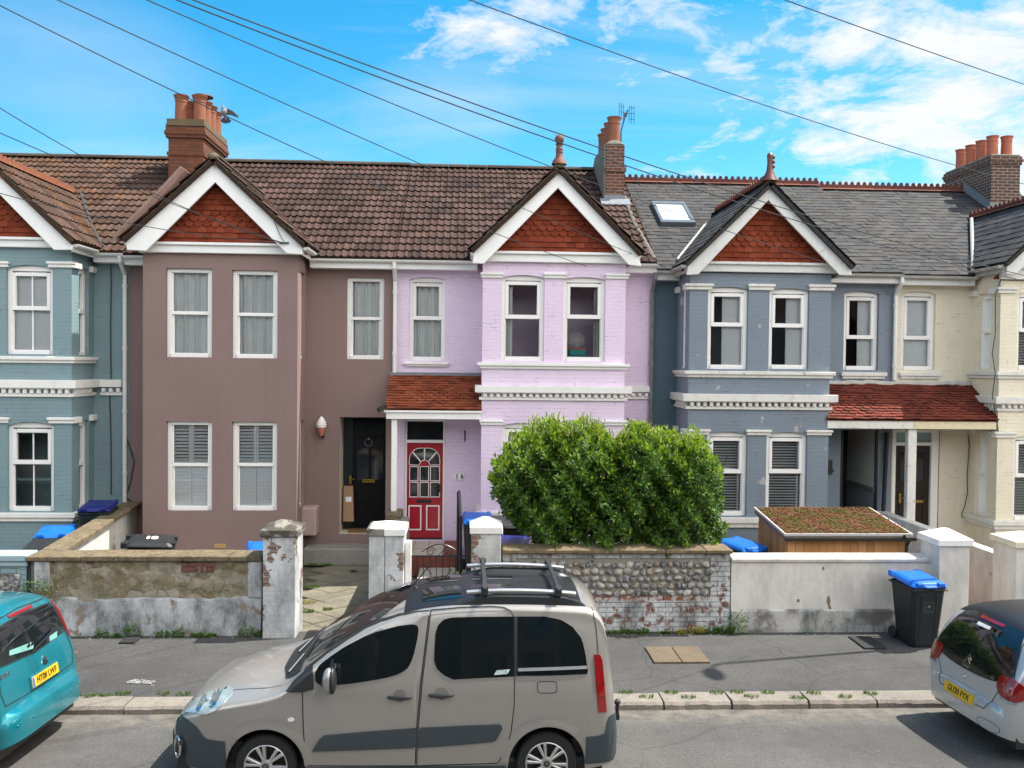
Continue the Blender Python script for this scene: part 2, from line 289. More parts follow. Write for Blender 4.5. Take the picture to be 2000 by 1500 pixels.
MT = dict(
    upvc=plain('white_plastic', (0.84, 0.83, 0.81), .3, var=.03), white=white_paint('white_paint'), old_white=white_paint('flaking_white_paint', (.70, .69, .65), .45, .8),
    barge=white_paint('bargeboard_white', (.84, .84, .83), .08), barge_old=white_paint('old_bargeboard_white', (.66, .67, .66), .3, .7),
    teal=painted_brick('teal_painted_brick', (0.2013, 0.2989, 0.327), .16, (0.0976, 0.1464, 0.1586)), mauve=render_wall('brown_render', (0.2492, 0.1685, 0.157)),
    lilac=painted_brick('lilac_painted_brick', (.78, .635, .80), .10, (.45, .38, .46)), slateblue=painted_brick('blue_grey_painted_brick', (0.189, 0.231, 0.2814), .18, (0.0924, 0.105, 0.1176), .5),
    cream=painted_brick('cream_painted_brick', (.78, .715, .565), .40, (.34, .27, .16)), deepteal=painted_brick('shaded_teal_painted_brick', (0.072, 0.132, 0.16), .1, (0.04, 0.064, 0.072)),
    salmon=render_wall('cream_render_reveal', (.62, .57, .42)), glass=glass_mat('window_glass'), dark=plain('dark_interior', (.035, .035, .035), .9),
    net=plain('net_curtain', (.82, .84, .83), .9, var=.12), drape=plain('patterned_curtain', (.55, .55, .53), .9, var=.3), blind=plain('blind_fabric', (.86, .88, .88), .8),
    shutter=plain('shutter_white', (.96, .97, .97), .45, var=.03),
    tile_a=roof_tile('brown_concrete_tile', [(0.03226, 0.01637, 0.01325), (0.05555, 0.02753, 0.02208), (0.07885, 0.04166, 0.03386), (0.103, 0.05803, 0.04858)], lick=.12, light=(0.176, 0.148, 0.128)),
    tile_b=roof_tile('lichened_concrete_tile', [(0.0462, 0.02422, 0.01656), (0.0714, 0.03919, 0.02622), (0.0924, 0.05344, 0.03795), (0.1176, 0.07125, 0.05382)], (0.252, 0.09975, 0.00828), .75, (0.21, 0.1568, 0.1242)),
    slate=roof_tile('grey_slate', [(0.039, 0.04056, 0.04368), (0.0546, 0.05538, 0.0585), (0.06864, 0.06786, 0.06864), (0.0858, 0.08268, 0.07956)], (0.1872, 0.1092, 0.0351), .45, (0.1248, 0.1248, 0.1209)),
    slate_d=roof_tile('dark_slate', [(0.0375, 0.04125, 0.0435), (0.05625, 0.06, 0.0615), (0.075, 0.075, 0.075), (0.0825, 0.08625, 0.0825)], (0.15, 0.15, 0.0975), .3, (0.15, 0.15, 0.1425)),
    terra=roof_tile('terracotta_hung_tile', [(0.176, 0.032, 0.0136), (0.224, 0.0416, 0.0168), (0.264, 0.0528, 0.0224), (0.304, 0.0656, 0.0288)], (0.12, 0.04, 0.024), .2, (0.224, 0.056, 0.032)),
    terra_o=roof_tile('old_terracotta_tile', [(0.104, 0.0256, 0.016), (0.16, 0.036, 0.0224), (0.24, 0.052, 0.032), (0.208, 0.044, 0.028)], (0.048, 0.036, 0.024), .8, (0.256, 0.096, 0.064)),
    terra_p=roof_tile('porch_terracotta_tile', [(0.1872, 0.0468, 0.02184), (0.2964, 0.0741, 0.03276), (0.3744, 0.1053, 0.04836), (0.3276, 0.0858, 0.039)], (0.0936, 0.0312, 0.0195), .3, (0.312, 0.1014, 0.0624)),
    ridge=roof_tile('mossy_ridge', [(0.049, 0.0385, 0.028), (0.077, 0.063, 0.049), (0.098, 0.077, 0.063)], (0.07, 0.07, 0.021), .6, (0.21, 0.196, 0.175)),
    ridge_r=roof_tile('red_ridge_tile', [(0.12, 0.0375, 0.03), (0.18, 0.06, 0.04125), (0.24, 0.0975, 0.0675)], (0.15, 0.1125, 0.075), .3, (0.315, 0.1875, 0.15)),
    moss=plain('mossy_verge', (0.136, 0.12, 0.076), .95, var=.5, bump=.8, bsc=25), pinkrough=plain('pebbly_pink_mortar', (.25, .155, .125), .95, var=.35, bump=1, bsc=45), lead=plain('lead_flashing', (.17, .19, .21), .6, var=.3),
    brick_o=brick_mat('orange_brick', (0.2244, 0.0646, 0.02584), (0.1292, 0.0374, 0.01904), (0.0748, 0.051, 0.034)), brick_d=brick_mat('dark_red_brick', (0.1275, 0.04875, 0.03375), (0.075, 0.03375, 0.0285), (0.315, 0.285, 0.24)),
    brick_r=brick_mat('red_brick', (0.1875, 0.05625, 0.03), (0.1125, 0.0375, 0.0225), (0.27, 0.2325, 0.1875)), mossbrick=brick_mat('mossy_brick', (.20, .12, .06), (.12, .09, .05), (.15, .13, .10), .8),
    pot=plain('terracotta_pot', (0.2204, 0.0754, 0.0377), .75, var=.3, bump=.3), rendergrey=plain('grey_cement_render', (0.162, 0.1512, 0.1242), .9, var=.3, bump=.4, bsc=12),
    oldgutter=plain('weathered_gutter', (.40, .39, .36), .5, var=.35), gutter=plain('white_gutter', (.74, .75, .73), .35, var=.08), road=ground_mat('road_asphalt', (0.06639, 0.06412, 0.06035), (0.0943, 0.09128, 0.086), (0.1886, 0.1811, 0.1697), 70, patch=.6, grit=10.41, crack=.35),
    pave=ground_mat('pavement_asphalt', (0.05016, 0.04864, 0.04712), (0.0722, 0.06992, 0.06688), (0.1444, 0.1406, 0.1368), 80, crack=.5), kerb=ground_mat('granite_kerb', (0.194, 0.1696, 0.1414), (0.2483, 0.2205, 0.183), (0.3259, 0.3138, 0.2746), 55),
    flag=ground_mat('flagstone', (0.152, 0.136, 0.096), (0.216, 0.196, 0.14), (0.264, 0.24, 0.192), 50, patch=1.7), soil=ground_mat('garden_soil', (.10, .085, .06), (.15, .13, .09), (.25, .22, .18), 60), conc=ground_mat('concrete', (0.21, 0.2025, 0.18), (0.27, 0.255, 0.225), (0.315, 0.3, 0.27), 80),
    coping=ground_mat('sandstone_coping', (0.15, 0.1087, 0.05625), (0.2025, 0.1537, 0.09), (0.2475, 0.2025, 0.135), 50, patch=2.5), tan=ground_mat('tan_slab', (0.1166, 0.08467, 0.05161), (0.1484, 0.1129, 0.07419), (0.1801, 0.1524, 0.1225), 60),
    black=plain('black_plastic', (.018, .02, .022), .42, var=.15), blackm=plain('black_painted_iron', (.012, .012, .014), .35), binbody=plain('dark_green_grey_bin_plastic', (0.0088, 0.0136, 0.0152), .5, var=.2),
    bluelid=plain('blue_lid_plastic', (.005, .135, .60), .35, var=.12), navylid=plain('navy_lid_plastic', (.008, .014, .15), .35, var=.12), brass=plain('brass', (.55, .38, .10), .3, metal=1),
    chrome=plain('chrome', (.7, .7, .72), .12, metal=1), rubber=plain('tyre_rubber', (.018, .018, .019), .8, var=.3), alloy=plain('alloy_silver', (.55, .55, .54), .3, metal=.7, var=.1), wood=None,
)
def wood_mat():
    m = NT('cedar_boards'); c = m.ramp(m.attr(), [(0, (.46, .22, .08)), (.5, (.58, .30, .115)), (1, (.66, .37, .16))])
    c = m.mix(m.math('MULTIPLY', m.noise(8, m.mapping(m.obj(world=True), (6, 6, .5)), det=6), .6), c, (.30, .13, .05)); m.set(Base_Color=c, Roughness=.7); m.bump(m.noise(10, m.mapping(m.obj(world=True), (8, 8, .5))), .3, .004); return m.m
MT['wood'] = wood_mat()
YM, YB, YG = 18.395, 17.387, 17.072          # main walls, bay fronts, gable boards
GZ = 0.13                               # pavement and garden level
YR, ROOF_BACK = 22.678, 26.962              # ridge line, back of the houses
# ------------------------------------------------------------------ wall sheets, windows, mouldings
def sheet(mb, u0, u1, z0, z1, holes, place, th=.24):
    us = sorted({u0, u1, *[h[0] for h in holes], *[h[1] for h in holes]}); zs = sorted({z0, z1, *[h[2] for h in holes], *[h[3] for h in holes]})
    us = [u for u in us if u0 <= u <= u1]; zs = [z for z in zs if z0 <= z <= z1]
    for a, b in zip(us, us[1:]):
        for c, d in zip(zs, zs[1:]):
            if any(h[0] <= (a + b) / 2 <= h[1] and h[2] <= (c + d) / 2 <= h[3] for h in holes): continue
            mb.add([place(a, c, 0), place(b, c, 0), place(b, d, 0), place(a, d, 0)], [(0, 1, 2, 3)])
    for h in holes:
        a, b, c, d = h[:4]; arch = h[4] if len(h) > 4 else 0; t = h[5] if len(h) > 5 else th
        for p, q in (((a, c), (b, c)), ((b, c), (b, d)), ((b, d), (a, d)), ((a, d), (a, c))):
            if arch and p[1] == d and q[1] == d: continue
            mb.add([place(*p, 0), place(*q, 0), place(*q, t), place(*p, t)], [(0, 1, 2, 3)])
        if arch:
            n = 10; um = (a + b) / 2; w = (b - a) / 2
            for i in range(n):
                ua, ub = a + (b - a) * i / n, a + (b - a) * (i + 1) / n
                za, zb = d - arch * ((ua - um) / w) ** 2, d - arch * ((ub - um) / w) ** 2
                mb.add([place(ua, za, 0), place(ub, zb, 0), place(ub, d, 0), place(ua, d, 0)], [(0, 1, 2, 3)])
                mb.add([place(ua, za, 0), place(ub, zb, 0), place(ub, zb, t), place(ua, za, t)], [(0, 1, 2, 3)])
def pbox(mb, place, u0, u1, z0, z1, d0, d1):
    mb.hexa([place(u0, z0, d0), place(u1, z0, d0), place(u1, z0, d1), place(u0, z0, d1), place(u0, z1, d0), place(u1, z1, d0), place(u1, z1, d1), place(u0, z1, d1)])
def folds(mb, place, u0, u1, z0, z1, d, amp=.03, k=22, seed=0, n=40):
    r = random.Random(seed); ph = [r.uniform(0, 6) for _ in range(3)]
    for i in range(n):
        q = []
        for j in (i, i + 1):
            u = u0 + (u1 - u0) * j / n; dd = d + amp * (sin(k * (u - u0) * 2 + ph[0]) + .5 * sin(k * 3.7 * (u - u0) + ph[1]))
            q.append((u, dd))
        mb.add([place(q[0][0], z0, q[0][1]), place(q[1][0], z0, q[1][1]), place(q[1][0], z1, q[1][1]), place(q[0][0], z1, q[0][1])], [(0, 1, 2, 3)])
def window(par, R, place, style='sash', rail=None, inside='net', arch=0, seed=1, bar=False, vent=True, fw=.075):
    u0, u1, z0, z1 = R; zr = rail if rail else (z0 + z1) / 2
    f = MB(); D = .07
    pbox(f, place, u0, u0 + fw, z0, z1, D, D + .1); pbox(f, place, u1 - fw, u1, z0, z1, D, D + .1)
    pbox(f, place, u0 + fw, u1 - fw, z1 - fw - arch * .6, z1 - arch * .3, D + .002, D + .1); pbox(f, place, u0 + fw, u1 - fw, z0, z0 + fw * 1.15, D - .025, D + .1)
    if arch: pbox(f, place, u0 + fw, u1 - fw, z1 - arch * .3, z1 + .02, D + .012, D + .1)
    a, b = u0 + fw, u1 - fw; sw = .045
    if style == 'sash':
        pbox(f, place, a, b, zr - .03, zr + .035, D + .022, D + .085); pbox(f, place, a, a + sw * .7, zr + .035, z1 - fw, D + .03, D + .08); pbox(f, place, b - sw * .7, b, zr + .035, z1 - fw, D + .03, D + .08)
        pbox(f, place, a, a + sw, z0 + fw, zr - .03, D + .055, D + .095); pbox(f, place, b - sw, b, z0 + fw, zr - .03, D + .055, D + .095)
        if vent: pbox(f, place, (u0 + u1) / 2 - .17, (u0 + u1) / 2 + .17, z1 - fw * .72 - arch * .3, z1 - fw * .42 - arch * .3, D - .012, D + .02)
    else:
        pbox(f, place, a, b, zr - .035, zr + .045, D - .008, D + .09); sw = .065
        pbox(f, place, a, a + sw, zr + .045, z1 - fw - arch, D - .008, D + .08); pbox(f, place, b - sw, b, zr + .045, z1 - fw - arch, D - .008, D + .08); pbox(f, place, a + sw, b - sw, z1 - fw - arch - sw, z1 - fw - arch * .9, D - .008, D + .08)
        pbox(f, place, a, a + .015, z0 + fw, zr - .035, D + .02, D + .08); pbox(f, place, b - .015, b, z0 + fw, zr - .035, D + .02, D + .08)
    if bar:
        um = (u0 + u1) / 2; pbox(f, place, um - .012, um + .012, z0 + fw, zr - .03, D + .05, D + .085); pbox(f, place, um - .012, um + .012, zr + .03, z1 - fw, D + .035, D + .07)
    w = f.build('window', MT['upvc'], par, bevel=.006)
    g = MB()
    for (c, d, dd) in ((z0 + fw, zr - .02, D + .075), (zr + .02, z1 - fw - arch * .5, D + .055)): g.add([place(a, c, dd), place(b, c, dd), place(b, d, dd), place(a, d, dd)], [(0, 1, 2, 3)])
    g.build('pane', MT['glass'], w)
    c = MB(); d0 = D + .125
    if inside == 'net': folds(c, place, u0, u1, z0, z1, d0 + .02, .034, 15 + seed % 4 * 3, seed, 90); c.build('net_curtain', MT['net'], w, smooth=True)
    elif inside == 'pair':
        folds(c, place, u0, u0 + (u1 - u0) * .26, z0, z1, d0, .025, 30, seed); c.build('curtain', MT['net'], w, smooth=True)
        c = MB(); folds(c, place, u1 - (u1 - u0) * .15, u1, z0, z1, d0, .025, 30, seed + 1); c.build('curtain', MT['drape'], w, smooth=True)
    elif inside == 'left':
        folds(c, place, u0, u0 + (u1 - u0) * .27, z0, z1, d0, .022, 30, seed); c.build('curtain', MT['net'], w, smooth=True)
    elif inside == 'right':
        folds(c, place, u1 - (u1 - u0) * .24, u1, z0, z1, d0, .025, 30, seed); c.build('curtain', MT['drape'], w, smooth=True)
    elif inside == 'panel':
        s = .42 if seed % 2 else .5
        pbox(c, place, u0 + (u1 - u0) * s, u1, z0, z1, d0, d0 + .02); c.build('blind', MT['blind'], w)
    elif inside == 'roller': pbox(c, place, u0, u1, z0, z1, d0, d0 + .01); c.build('blind', MT['blind'], w)
    elif inside == 'half': pbox(c, place, u0, u1, z1 - (z1 - z0) * .14, z1, d0, d0 + .01); c.build('blind', MT['blind'], w)
    elif inside == 'shutter':
        um = (u0 + u1) / 2; d0 = D + .10
        for (ua, ub) in ((a, um - .004), (um + .004, b)):
            for (za, zb, tilt) in ((z0 + fw, zr, .006), (zr, z1 - fw, .055)):
                pbox(c, place, ua, ua + .03, za, zb, d0, d0 + .03); pbox(c, place, ub - .05, ub, za, zb, d0, d0 + .03); pbox(c, place, ua + .03, ub - .05, za, za + .06, d0, d0 + .03)
                n = int((zb - za - .06) / .062)
                for i in range(n):
                    z = za + .06 + (i + .5) * (zb - za - .06) / n; h = .033 if tilt < .03 else .021
                    c.hexa([place(ua + .03, z - h, d0 + .0), place(ub - .05, z - h, d0), place(ub - .05, z - h + .006, d0 + .004), place(ua + .03, z - h + .006, d0 + .004), place(ua + .03, z + h - .004, d0 + tilt), place(ub - .05, z + h - .004, d0 + tilt), place(ub - .05, z + h, d0 + tilt + .004), place(ua + .03, z + h, d0 + tilt + .004)])
        c.build('shutter', MT['shutter'], w)
    elif inside == 'venetian':
        n = int((z1 - z0) / .055)
        for i in range(n):
            z = z0 + (i + .5) * (z1 - z0) / n
            c.hexa([place(u0, z - .010, d0), place(u1, z - .010, d0), place(u1, z - .008, d0 + .004), place(u0, z - .008, d0 + .004), place(u0, z + .010, d0 + .03), place(u1, z + .010, d0 + .03), place(u1, z + .013, d0 + .034), place(u0, z + .013, d0 + .034)])
        for q in (.12, .82): pbox(c, place, u0 + (u1 - u0) * q, u0 + (u1 - u0) * q + .035, z0, z1, d0 - .008, d0 - .004)
        c.build('blind', MT['blind'], w)
    return w
def ubox(mb, bx0, bx1, p, z0, z1, y_front=YB, sides='LR', inset=.01):
    mb.box(bx0 - p, bx1 + p, y_front - p, y_front + inset, z0, z1)
    if 'L' in sides: mb.box(bx0 - p, bx0 + inset, y_front + inset, YM + .01, z0, z1)
    if 'R' in sides: mb.box(bx1 - inset, bx1 + p, y_front + inset, YM + .01, z0, z1)
def dentils(mb, bx0, bx1, z0, z1, p, sides='LR', mx=None):
    n = int((bx1 - bx0) / .125)
    for i in range(n):
        x = bx0 + (i + .5) * (bx1 - bx0) / n; mb.box(x - .035, x + .035, YB - p, YB + .005, z0, z1)
    for s in sides:
        for k in range(6):
            y = YB + .08 + k * .125; xx = (bx1 - .005, bx1 + p) if s == 'R' else (bx0 - p, bx0 + .005); mb.box(xx[0], xx[1], y - .035, y + .035, z0, z1)
    if mx:
        n = int(abs(mx[1] - mx[0]) / .125)
        for i in range(n):
            x = mx[0] + (i + .5) * (mx[1] - mx[0]) / n; mb.box(x - .035, x + .035, YM - p, YM + .005, z0, z1)
# ------------------------------------------------------------------ roofs
def roman_sheet(mb, O, U, V, width, length, roll=.150, gauge=.335, amp=.026, seed=3, keep=None):
    N = U.cross(V).normalized(); r = random.Random(seed); nc = max(1, int(length / gauge)); g = length / nc; per = 8
    nu = int(width / roll * per); uu = [min(width, i * roll / per) for i in range(nu + 1)]
    if uu[-1] < width: uu.append(width)
    prof = [amp * max(0, cos(pi * ((u / roll) % 1 - .5) * 1.7)) ** 1.3 for u in uu]
    rows = []
    for j in range(nc):
        js = [r.uniform(-.006, .006) for _ in range(int(width / .30) + 2)]
        for (v, h) in ((j * g - .03, .045), ((j + 1) * g - .03, .012)): rows.append([O + U * u + V * (v + js[int(u / .3001)] * .8) + N * (h + p + js[int(u / .3001)] * .5) for u, p in zip(uu, prof)])
    o = len(mb.v); m = len(uu)
    for rw in rows: mb.v += rw
    rnd = {}
    for k in range(len(rows) - 1):
        for i in range(m - 1):
            key = (k // 2, int((uu[i] + .05) / .3001))
            if key not in rnd: rnd[key] = r.random()
            mb.f.append((o + k * m + i, o + k * m + i + 1, o + (k + 1) * m + i + 1, o + (k + 1) * m + i)); mb.r.append(rnd[key] if k % 2 == 0 else 0)
    mb.add([O + U * 0 + V * -.03 + N * -.02, O + U * width + V * -.03 + N * -.02, O + U * width + V * -.03 + N * .045, O + V * -.03 + N * .045], [(0, 1, 2, 3)], 0)
def tile_field(mb, O, U, V, width, length, tw, g, th=.01, scallop=None, inside=None, jit=.002, tilt=.02, seed=1, N=None, skip=0):
    N = N or U.cross(V).normalized(); r = random.Random(seed); rows = int(length / g + .999); cols = int(width / tw) + 2
    for j in range(rows):
        for i in range(-1, cols):
            u0 = i * tw + (j % 2) * tw / 2 + r.uniform(-jit, jit); u1 = u0 + tw - .004; v0 = j * g + r.uniform(-jit, jit); v1 = v0 + g * 1.25
            uu0, uu1 = max(0, u0), min(width, u1)
            if uu1 - uu0 < .01 or r.random() < skip: continue
            v1 = min(v1, length + .02); um = (uu0 + uu1) / 2
            if inside and not inside(um, v0 + g / 2): continue
            if scallop and scallop(j, um, v0):
                w = (uu1 - uu0) / 2; pts = [(um + w * cos(a), v0 + g * .62 - g * .62 * sin(a)) for a in [pi * k / 8 for k in range(9)]]
                pts = [(uu1, v1)] + pts + [(uu0, v1)]
            else: pts = [(uu0, v0), (uu0, v1), (uu1, v1), (uu1, v0)]
            tl = tilt + r.uniform(-.3, .3) * tilt; sk = r.uniform(-jit, jit) * 1.5
            P = lambda u, v: O + U * u + V * v + N * (tl * (1 - (v - v0) / (g * 1.25)) + .004 + sk * (u - um) / tw)
            mb.prism([P(u, v) for u, v in pts], N * th, r.random())
def ridge_tiles(mb, A, B, r=.11, seg=.42, plain=True, crest=0):
    A, B = Vector(A), Vector(B); L = (B - A).length; t = (B - A).normalized(); n = max(1, int(L / seg)); s = L / n; side = t.cross(Vector((0, 0, 1))).normalized(); up = side.cross(t)
    for k in range(n):
        p, q = A + t * (k * s + .004), A + t * ((k + 1) * s - .004); q2 = .5 + .5 * sin(k * 7.3)
        if plain:
            vs = []
            for c, rr in ((p, r), (q, r * .96)): vs += [c + side * (rr * cos(a)) + up * (rr * .75 * sin(a)) for a in [pi * i / 7 for i in range(8)]]
            mb.add(vs, [(i, i + 1, 9 + i, 8 + i) for i in range(7)] + [tuple(range(8)), tuple(range(15, 7, -1))], q2)
        else:
            mb.add([p - side * r - up * .06, p, p + side * r - up * .06, q - side * r - up * .06, q, q + side * r - up * .06], [(0, 1, 4, 3), (1, 2, 5, 4)], q2)
            m = max(1, int(s / .14))
            for i in range(m):
                c = p + (q - p) * ((i + .5) / m); w = s / m / 2 * .98
                a = [c - t * w - up * .01, c + t * w - up * .01, c + t * w + up * crest * .45] + [c + t * (w * .62 * cos(x)) + up * crest * (.5 + .5 * sin(x)) for x in [pi * y / 5 for y in range(6)]] + [c - t * w + up * crest * .45]
                mb.prism([z - side * .018 for z in a], side * .036, q2 * .5)
def gutter_run(mb, A, B, r=.058):
    A, B = Vector(A), Vector(B); t = (B - A).normalized(); s = t.cross(Vector((0, 0, 1))).normalized(); n = 8; vs = []
    for c in (A, B): vs += [c + s * r * cos(a) + Vector((0, 0, r * sin(a))) for a in [pi + pi * i / n for i in range(n + 1)]]
    for c in (A, B): vs += [c + s * (r - .006) * cos(a) + Vector((0, 0, (r - .006) * sin(a))) for a in [pi + pi * i / n for i in range(n + 1)]]
    m = n + 1; mb.add(vs, [(i, i + 1, m + i + 1, m + i) for i in range(n)] + [(2*m + i, 2*m + i + 1, 3*m + i + 1, 3*m + i) for i in range(n)] + [(0, m, 3*m, 2*m), (n, m + n, 3*m + n, 2*m + n)] + [tuple(range(m)), tuple(range(m, 2*m))])
    L = (B - A).length; k = 1
    while k * 2.0 < L: mb.tube([A + t * (k * 2.0 - .05), A + t * (k * 2.0 + .05)], r + .008, 10); k += 1
# ------------------------------------------------------------------ a terraced house
def house(cfg):
    x0 = W(cfg['x'][0], 650, YM).x if cfg['x'][0] is not None else cfg['xw'][0]; x1 = W(cfg['x'][1], 650, YM).x if cfg['x'][1] is not None else cfg['xw'][1]
    bx0 = W(cfg['bay'][0], 650, YB).x if cfg['bay'][0] is not None else cfg['bw'][0]; bx1 = W(cfg['bay'][1], 650, YB).x if cfg['bay'][1] is not None else cfg['bw'][1]
    h = thing('terraced_house', cfg['label'], 'house', ((x0 + x1) / 2, YM, GZ), 'terraced houses along the street')
    zt = cfg['eave'] ; zbt = cfg['baytop']; wm = MT[cfg['wall']]; vs = cfg['side']; A = cfg.get('arch', 0)
    pm = lambda u, z, d: Vector((u, YM + d, z)); pb = lambda u, z, d: Vector((u, YB + d, z))
    pr = lambda u, z, d: Vector((bx1 - d, u, z)); pl = lambda u, z, d: Vector((bx0 + d, u, z))
    m = MB(); holes = []
    for w in cfg['main']: holes.append((*rect(w['r'], YM), A))
    for r in cfg.get('openings', []): holes.append((*rect(r, YM), 0, .02))
    # main wall left and right of the bay
    base = .05
    if cfg.get('darkpart'):           # recessed strip: teal paint, with the recess's shade put into its colour
        dm = MB(); sheet(dm, x0, bx0 + .3, base, zt, [], pm); dm.build('wall', MT[cfg['darkpart']], h, None)
        sheet(m, bx0 + .3, x1, base, zt, holes, pm)
    else: sheet(m, x0, x1, base, zt, holes, pm)
    bh = [(*rect(w['r'], YB), A) for w in cfg['front']]; sheet(m, bx0, bx1, base, zbt, bh, pb)
    levels = []
    for H in bh:
        if not any(abs(H[3] - L[1]) < .5 for L in levels): levels.append((H[2], H[3]))
    sh = [(YB + .32, YB + .76, a, b, 0) for a, b in levels]
    sheet(m, YB, YM, base, zbt, sh if 'R' in vs else [], pr); sheet(m, YB, YM, base, zbt, sh if 'L' in vs else [], pl)
    m.box(x0, x1, YM + .004, YM + .06, zt + .001, zt + .30); m.box(bx0, bx0 + .05, YB + .03, YM, zbt + .001, zbt + .22); m.box(bx1 - .05, bx1, YB + .03, YM, zbt + .001, zbt + .22)
    m.build('wall', wm, h)
    # unseen shell that keeps the rooms dark
    s = MB(); s.box(x0 + .02, x1 - .02, ROOF_BACK - .2, ROOF_BACK, base, zt); s.box(x0 + .003, x0 + .05, YM + .05, ROOF_BACK - .2, base, zt); s.box(x1 - .05, x1 - .003, YM + .05, ROOF_BACK - .2, base, zt)
    zf = (levels[0][0] + levels[-1][1]) / 2 if len(levels) > 1 else 3.2
    s.box(x0 + .05, x1 - .05, YM + .05, ROOF_BACK - .2, zf - .1, zf); s.build('rear_wall', MT['dark'], h)
    for w in cfg['main']: window(h, rect(w['r'], YM), pm, cfg['style'], W(800, w['rail'], YM).z if w.get('rail') else None, w.get('in', 'net'), A, w.get('seed', 1), cfg.get('bar', False))
    for w in cfg['front']: window(h, rect(w['r'], YB), pb, cfg['style'], W((w['r'][0] + w['r'][2]) / 2, w['rail'], YB).z if w.get('rail') else None, w.get('in', 'net'), A, w.get('seed', 1), cfg.get('bar', False))
    for a, b in levels:
        if 'R' in vs: window(h, (YB + .32, YB + .76, a, b), pr, cfg['style'], None, 'none', 0, vent=False, fw=.05)
        if 'L' in vs: window(h, (YB + .32, YB + .76, a, b), pl, cfg['style'], None, 'none', 0, vent=False, fw=.05)
    # mouldings
    wt = MT[cfg.get('trim', 'white')]
    for kind, q in cfg.get('mould', []):
        k = MB()
        if kind == 'band':
            z1, z0 = W(q['px'], q['y0'], YB).z, W(q['px'], q['y1'], YB).z; H = z1 - z0
            ubox(k, bx0, bx1, .13, z0 + H * .52, z1, sides=vs or 'LR'); ubox(k, bx0, bx1, .09, z0 + H * .46, z0 + H * .52, sides=vs or 'LR'); ubox(k, bx0, bx1, .05, z0, z0 + H * .2, sides=vs or 'LR')
            dentils(k, bx0, bx1, z0 + H * .2, z0 + H * .46, .08, vs or '', q.get('mx'))
            if q.get('mx'):
                a, b = sorted(q['mx'])
                k.box(a, b, YM - .10, YM + .01, z0 + H * .52, z1 - .002); k.box(a, b, YM - .05, YM + .01, z0, z0 + H * .2)
            k.build('string_course', wt, h, bevel=.02, seg=2)
        elif kind == 'sill':
            z1, z0 = W(q['px'], q['y0'], YB).z, W(q['px'], q['y1'], YB).z
            ubox(k, bx0, bx1, .09, z0 + (z1 - z0) * .45, z1, sides=vs or 'LR'); ubox(k, bx0, bx1, .05, z0, z0 + (z1 - z0) * .45, sides=vs or 'LR'); k.build('window_sill', wt, h, bevel=.012, seg=2)
        elif kind == 'msill':
            a, b, z0, z1 = rect(q, YM); k.box(a, b, YM - .08, YM + .01, z0 + (z1 - z0) * .4, z1); k.box(a + .03, b - .03, YM - .05, YM + .01, z0, z0 + (z1 - z0) * .4); k.build('window_sill', wt, h, bevel=.01)
        elif kind == 'caps':
            for c in q:
                k = MB(); a, b, z0, z1 = rect(c, YB); H = z1 - z0
                k.box(a, b, YB - .075, YB + .01, z0 + H * .55, z1); k.box(a + .02, b - .02, YB - .045, YB + .01, z0, z0 + H * .55)
                for sd, xx in (('R', (bx1 - .01, bx1 + .075)), ('L', (bx0 - .075, bx0 + .01))):
                    if sd in vs and abs((b - .06 - bx1) if sd == 'R' else (a + .06 - bx0)) < .12: k.box(*xx, YB + .012, YB + .30, z0, z1); MB().box(*xx, YB + .78, YM, z0, z1).build('window_cap', wt, h, bevel=.012, seg=2)
                k.build('window_cap', wt, h, bevel=.012, seg=2)
    # gable of the bay
    g = cfg['gable']; bm_ = MT[g.get('mat', 'barge')]; P = lambda p, y=YG: W(p[0], p[1], y)
    for poly in g['boards']:
        k = MB(); k.prism([P(p) for p in poly], (0, .05, 0)); ob = k.build('bargeboard', bm_, h, bevel=.008)
        # raised bead along the lower edge
    fz0, fz1 = W(g['frieze'][0], g['frieze'][2], YB - .06).z, W(g['frieze'][0], g['frieze'][1], YB - .06).z
    k = MB(); k.box(bx0 - .06, bx1 + .06, YB - .10, YB + .02, fz0, fz1); k.box(bx0 - .1, bx1 + .1, YB - .16, YB - .10, fz1 - .06, fz1 - .01); k.build('frieze', bm_, h, bevel=.008)
    ap = W(*g['apex'], YG); tl, tr = W(*g['tl'], YG), W(*g['tr'], YG)
    yt = YB - .04; O = Vector((bx0 - .1, yt, fz1 - .02)); slope = (ap.z - fz1) / ((tr.x - tl.x) / 2)
    k = MB(); wdt = bx1 - bx0 + .2
    def inside(u, v): 
        x = O.x + u; return v < (ap.z - O.z) - abs(x - ap.x) * (ap.z - tl.z) / (ap.x - tl.x) - .10
    rows = g.get('scal', (3, 4, 5))
    tile_field(k, O, Vector((1, 0, 0)), Vector((0, 0, 1)), wdt, ap.z - O.z, .165, .105, .016, lambda j, u, v: j in rows and abs(O.x + u - ap.x) < 1.02, inside, .002, .03, 5 + int(bx0 * 10), N=Vector((0, -1, 0)))
    k.add([(bx0 - .2, yt + .005, fz0), (bx1 + .2, yt + .005, fz0), (ap.x, yt + .005, ap.z)], [(0, 1, 2)], .2)
    k.build('hung_tiles', MT[g.get('tile', 'terra')], h)
    # gable roof
    ez, ye = zt + .12, YM - .32; rp = cfg['ridge']; tanp = (rp - ez) / (YR - ye); top = .055
    R0 = Vector((ap.x, YG - .10, ap.z + top)); yend = ye + (R0.z - ez) / tanp + .05; R1 = Vector((ap.x, yend, R0.z))
    rf = MB(); slate = cfg['roof'].startswith('slate')
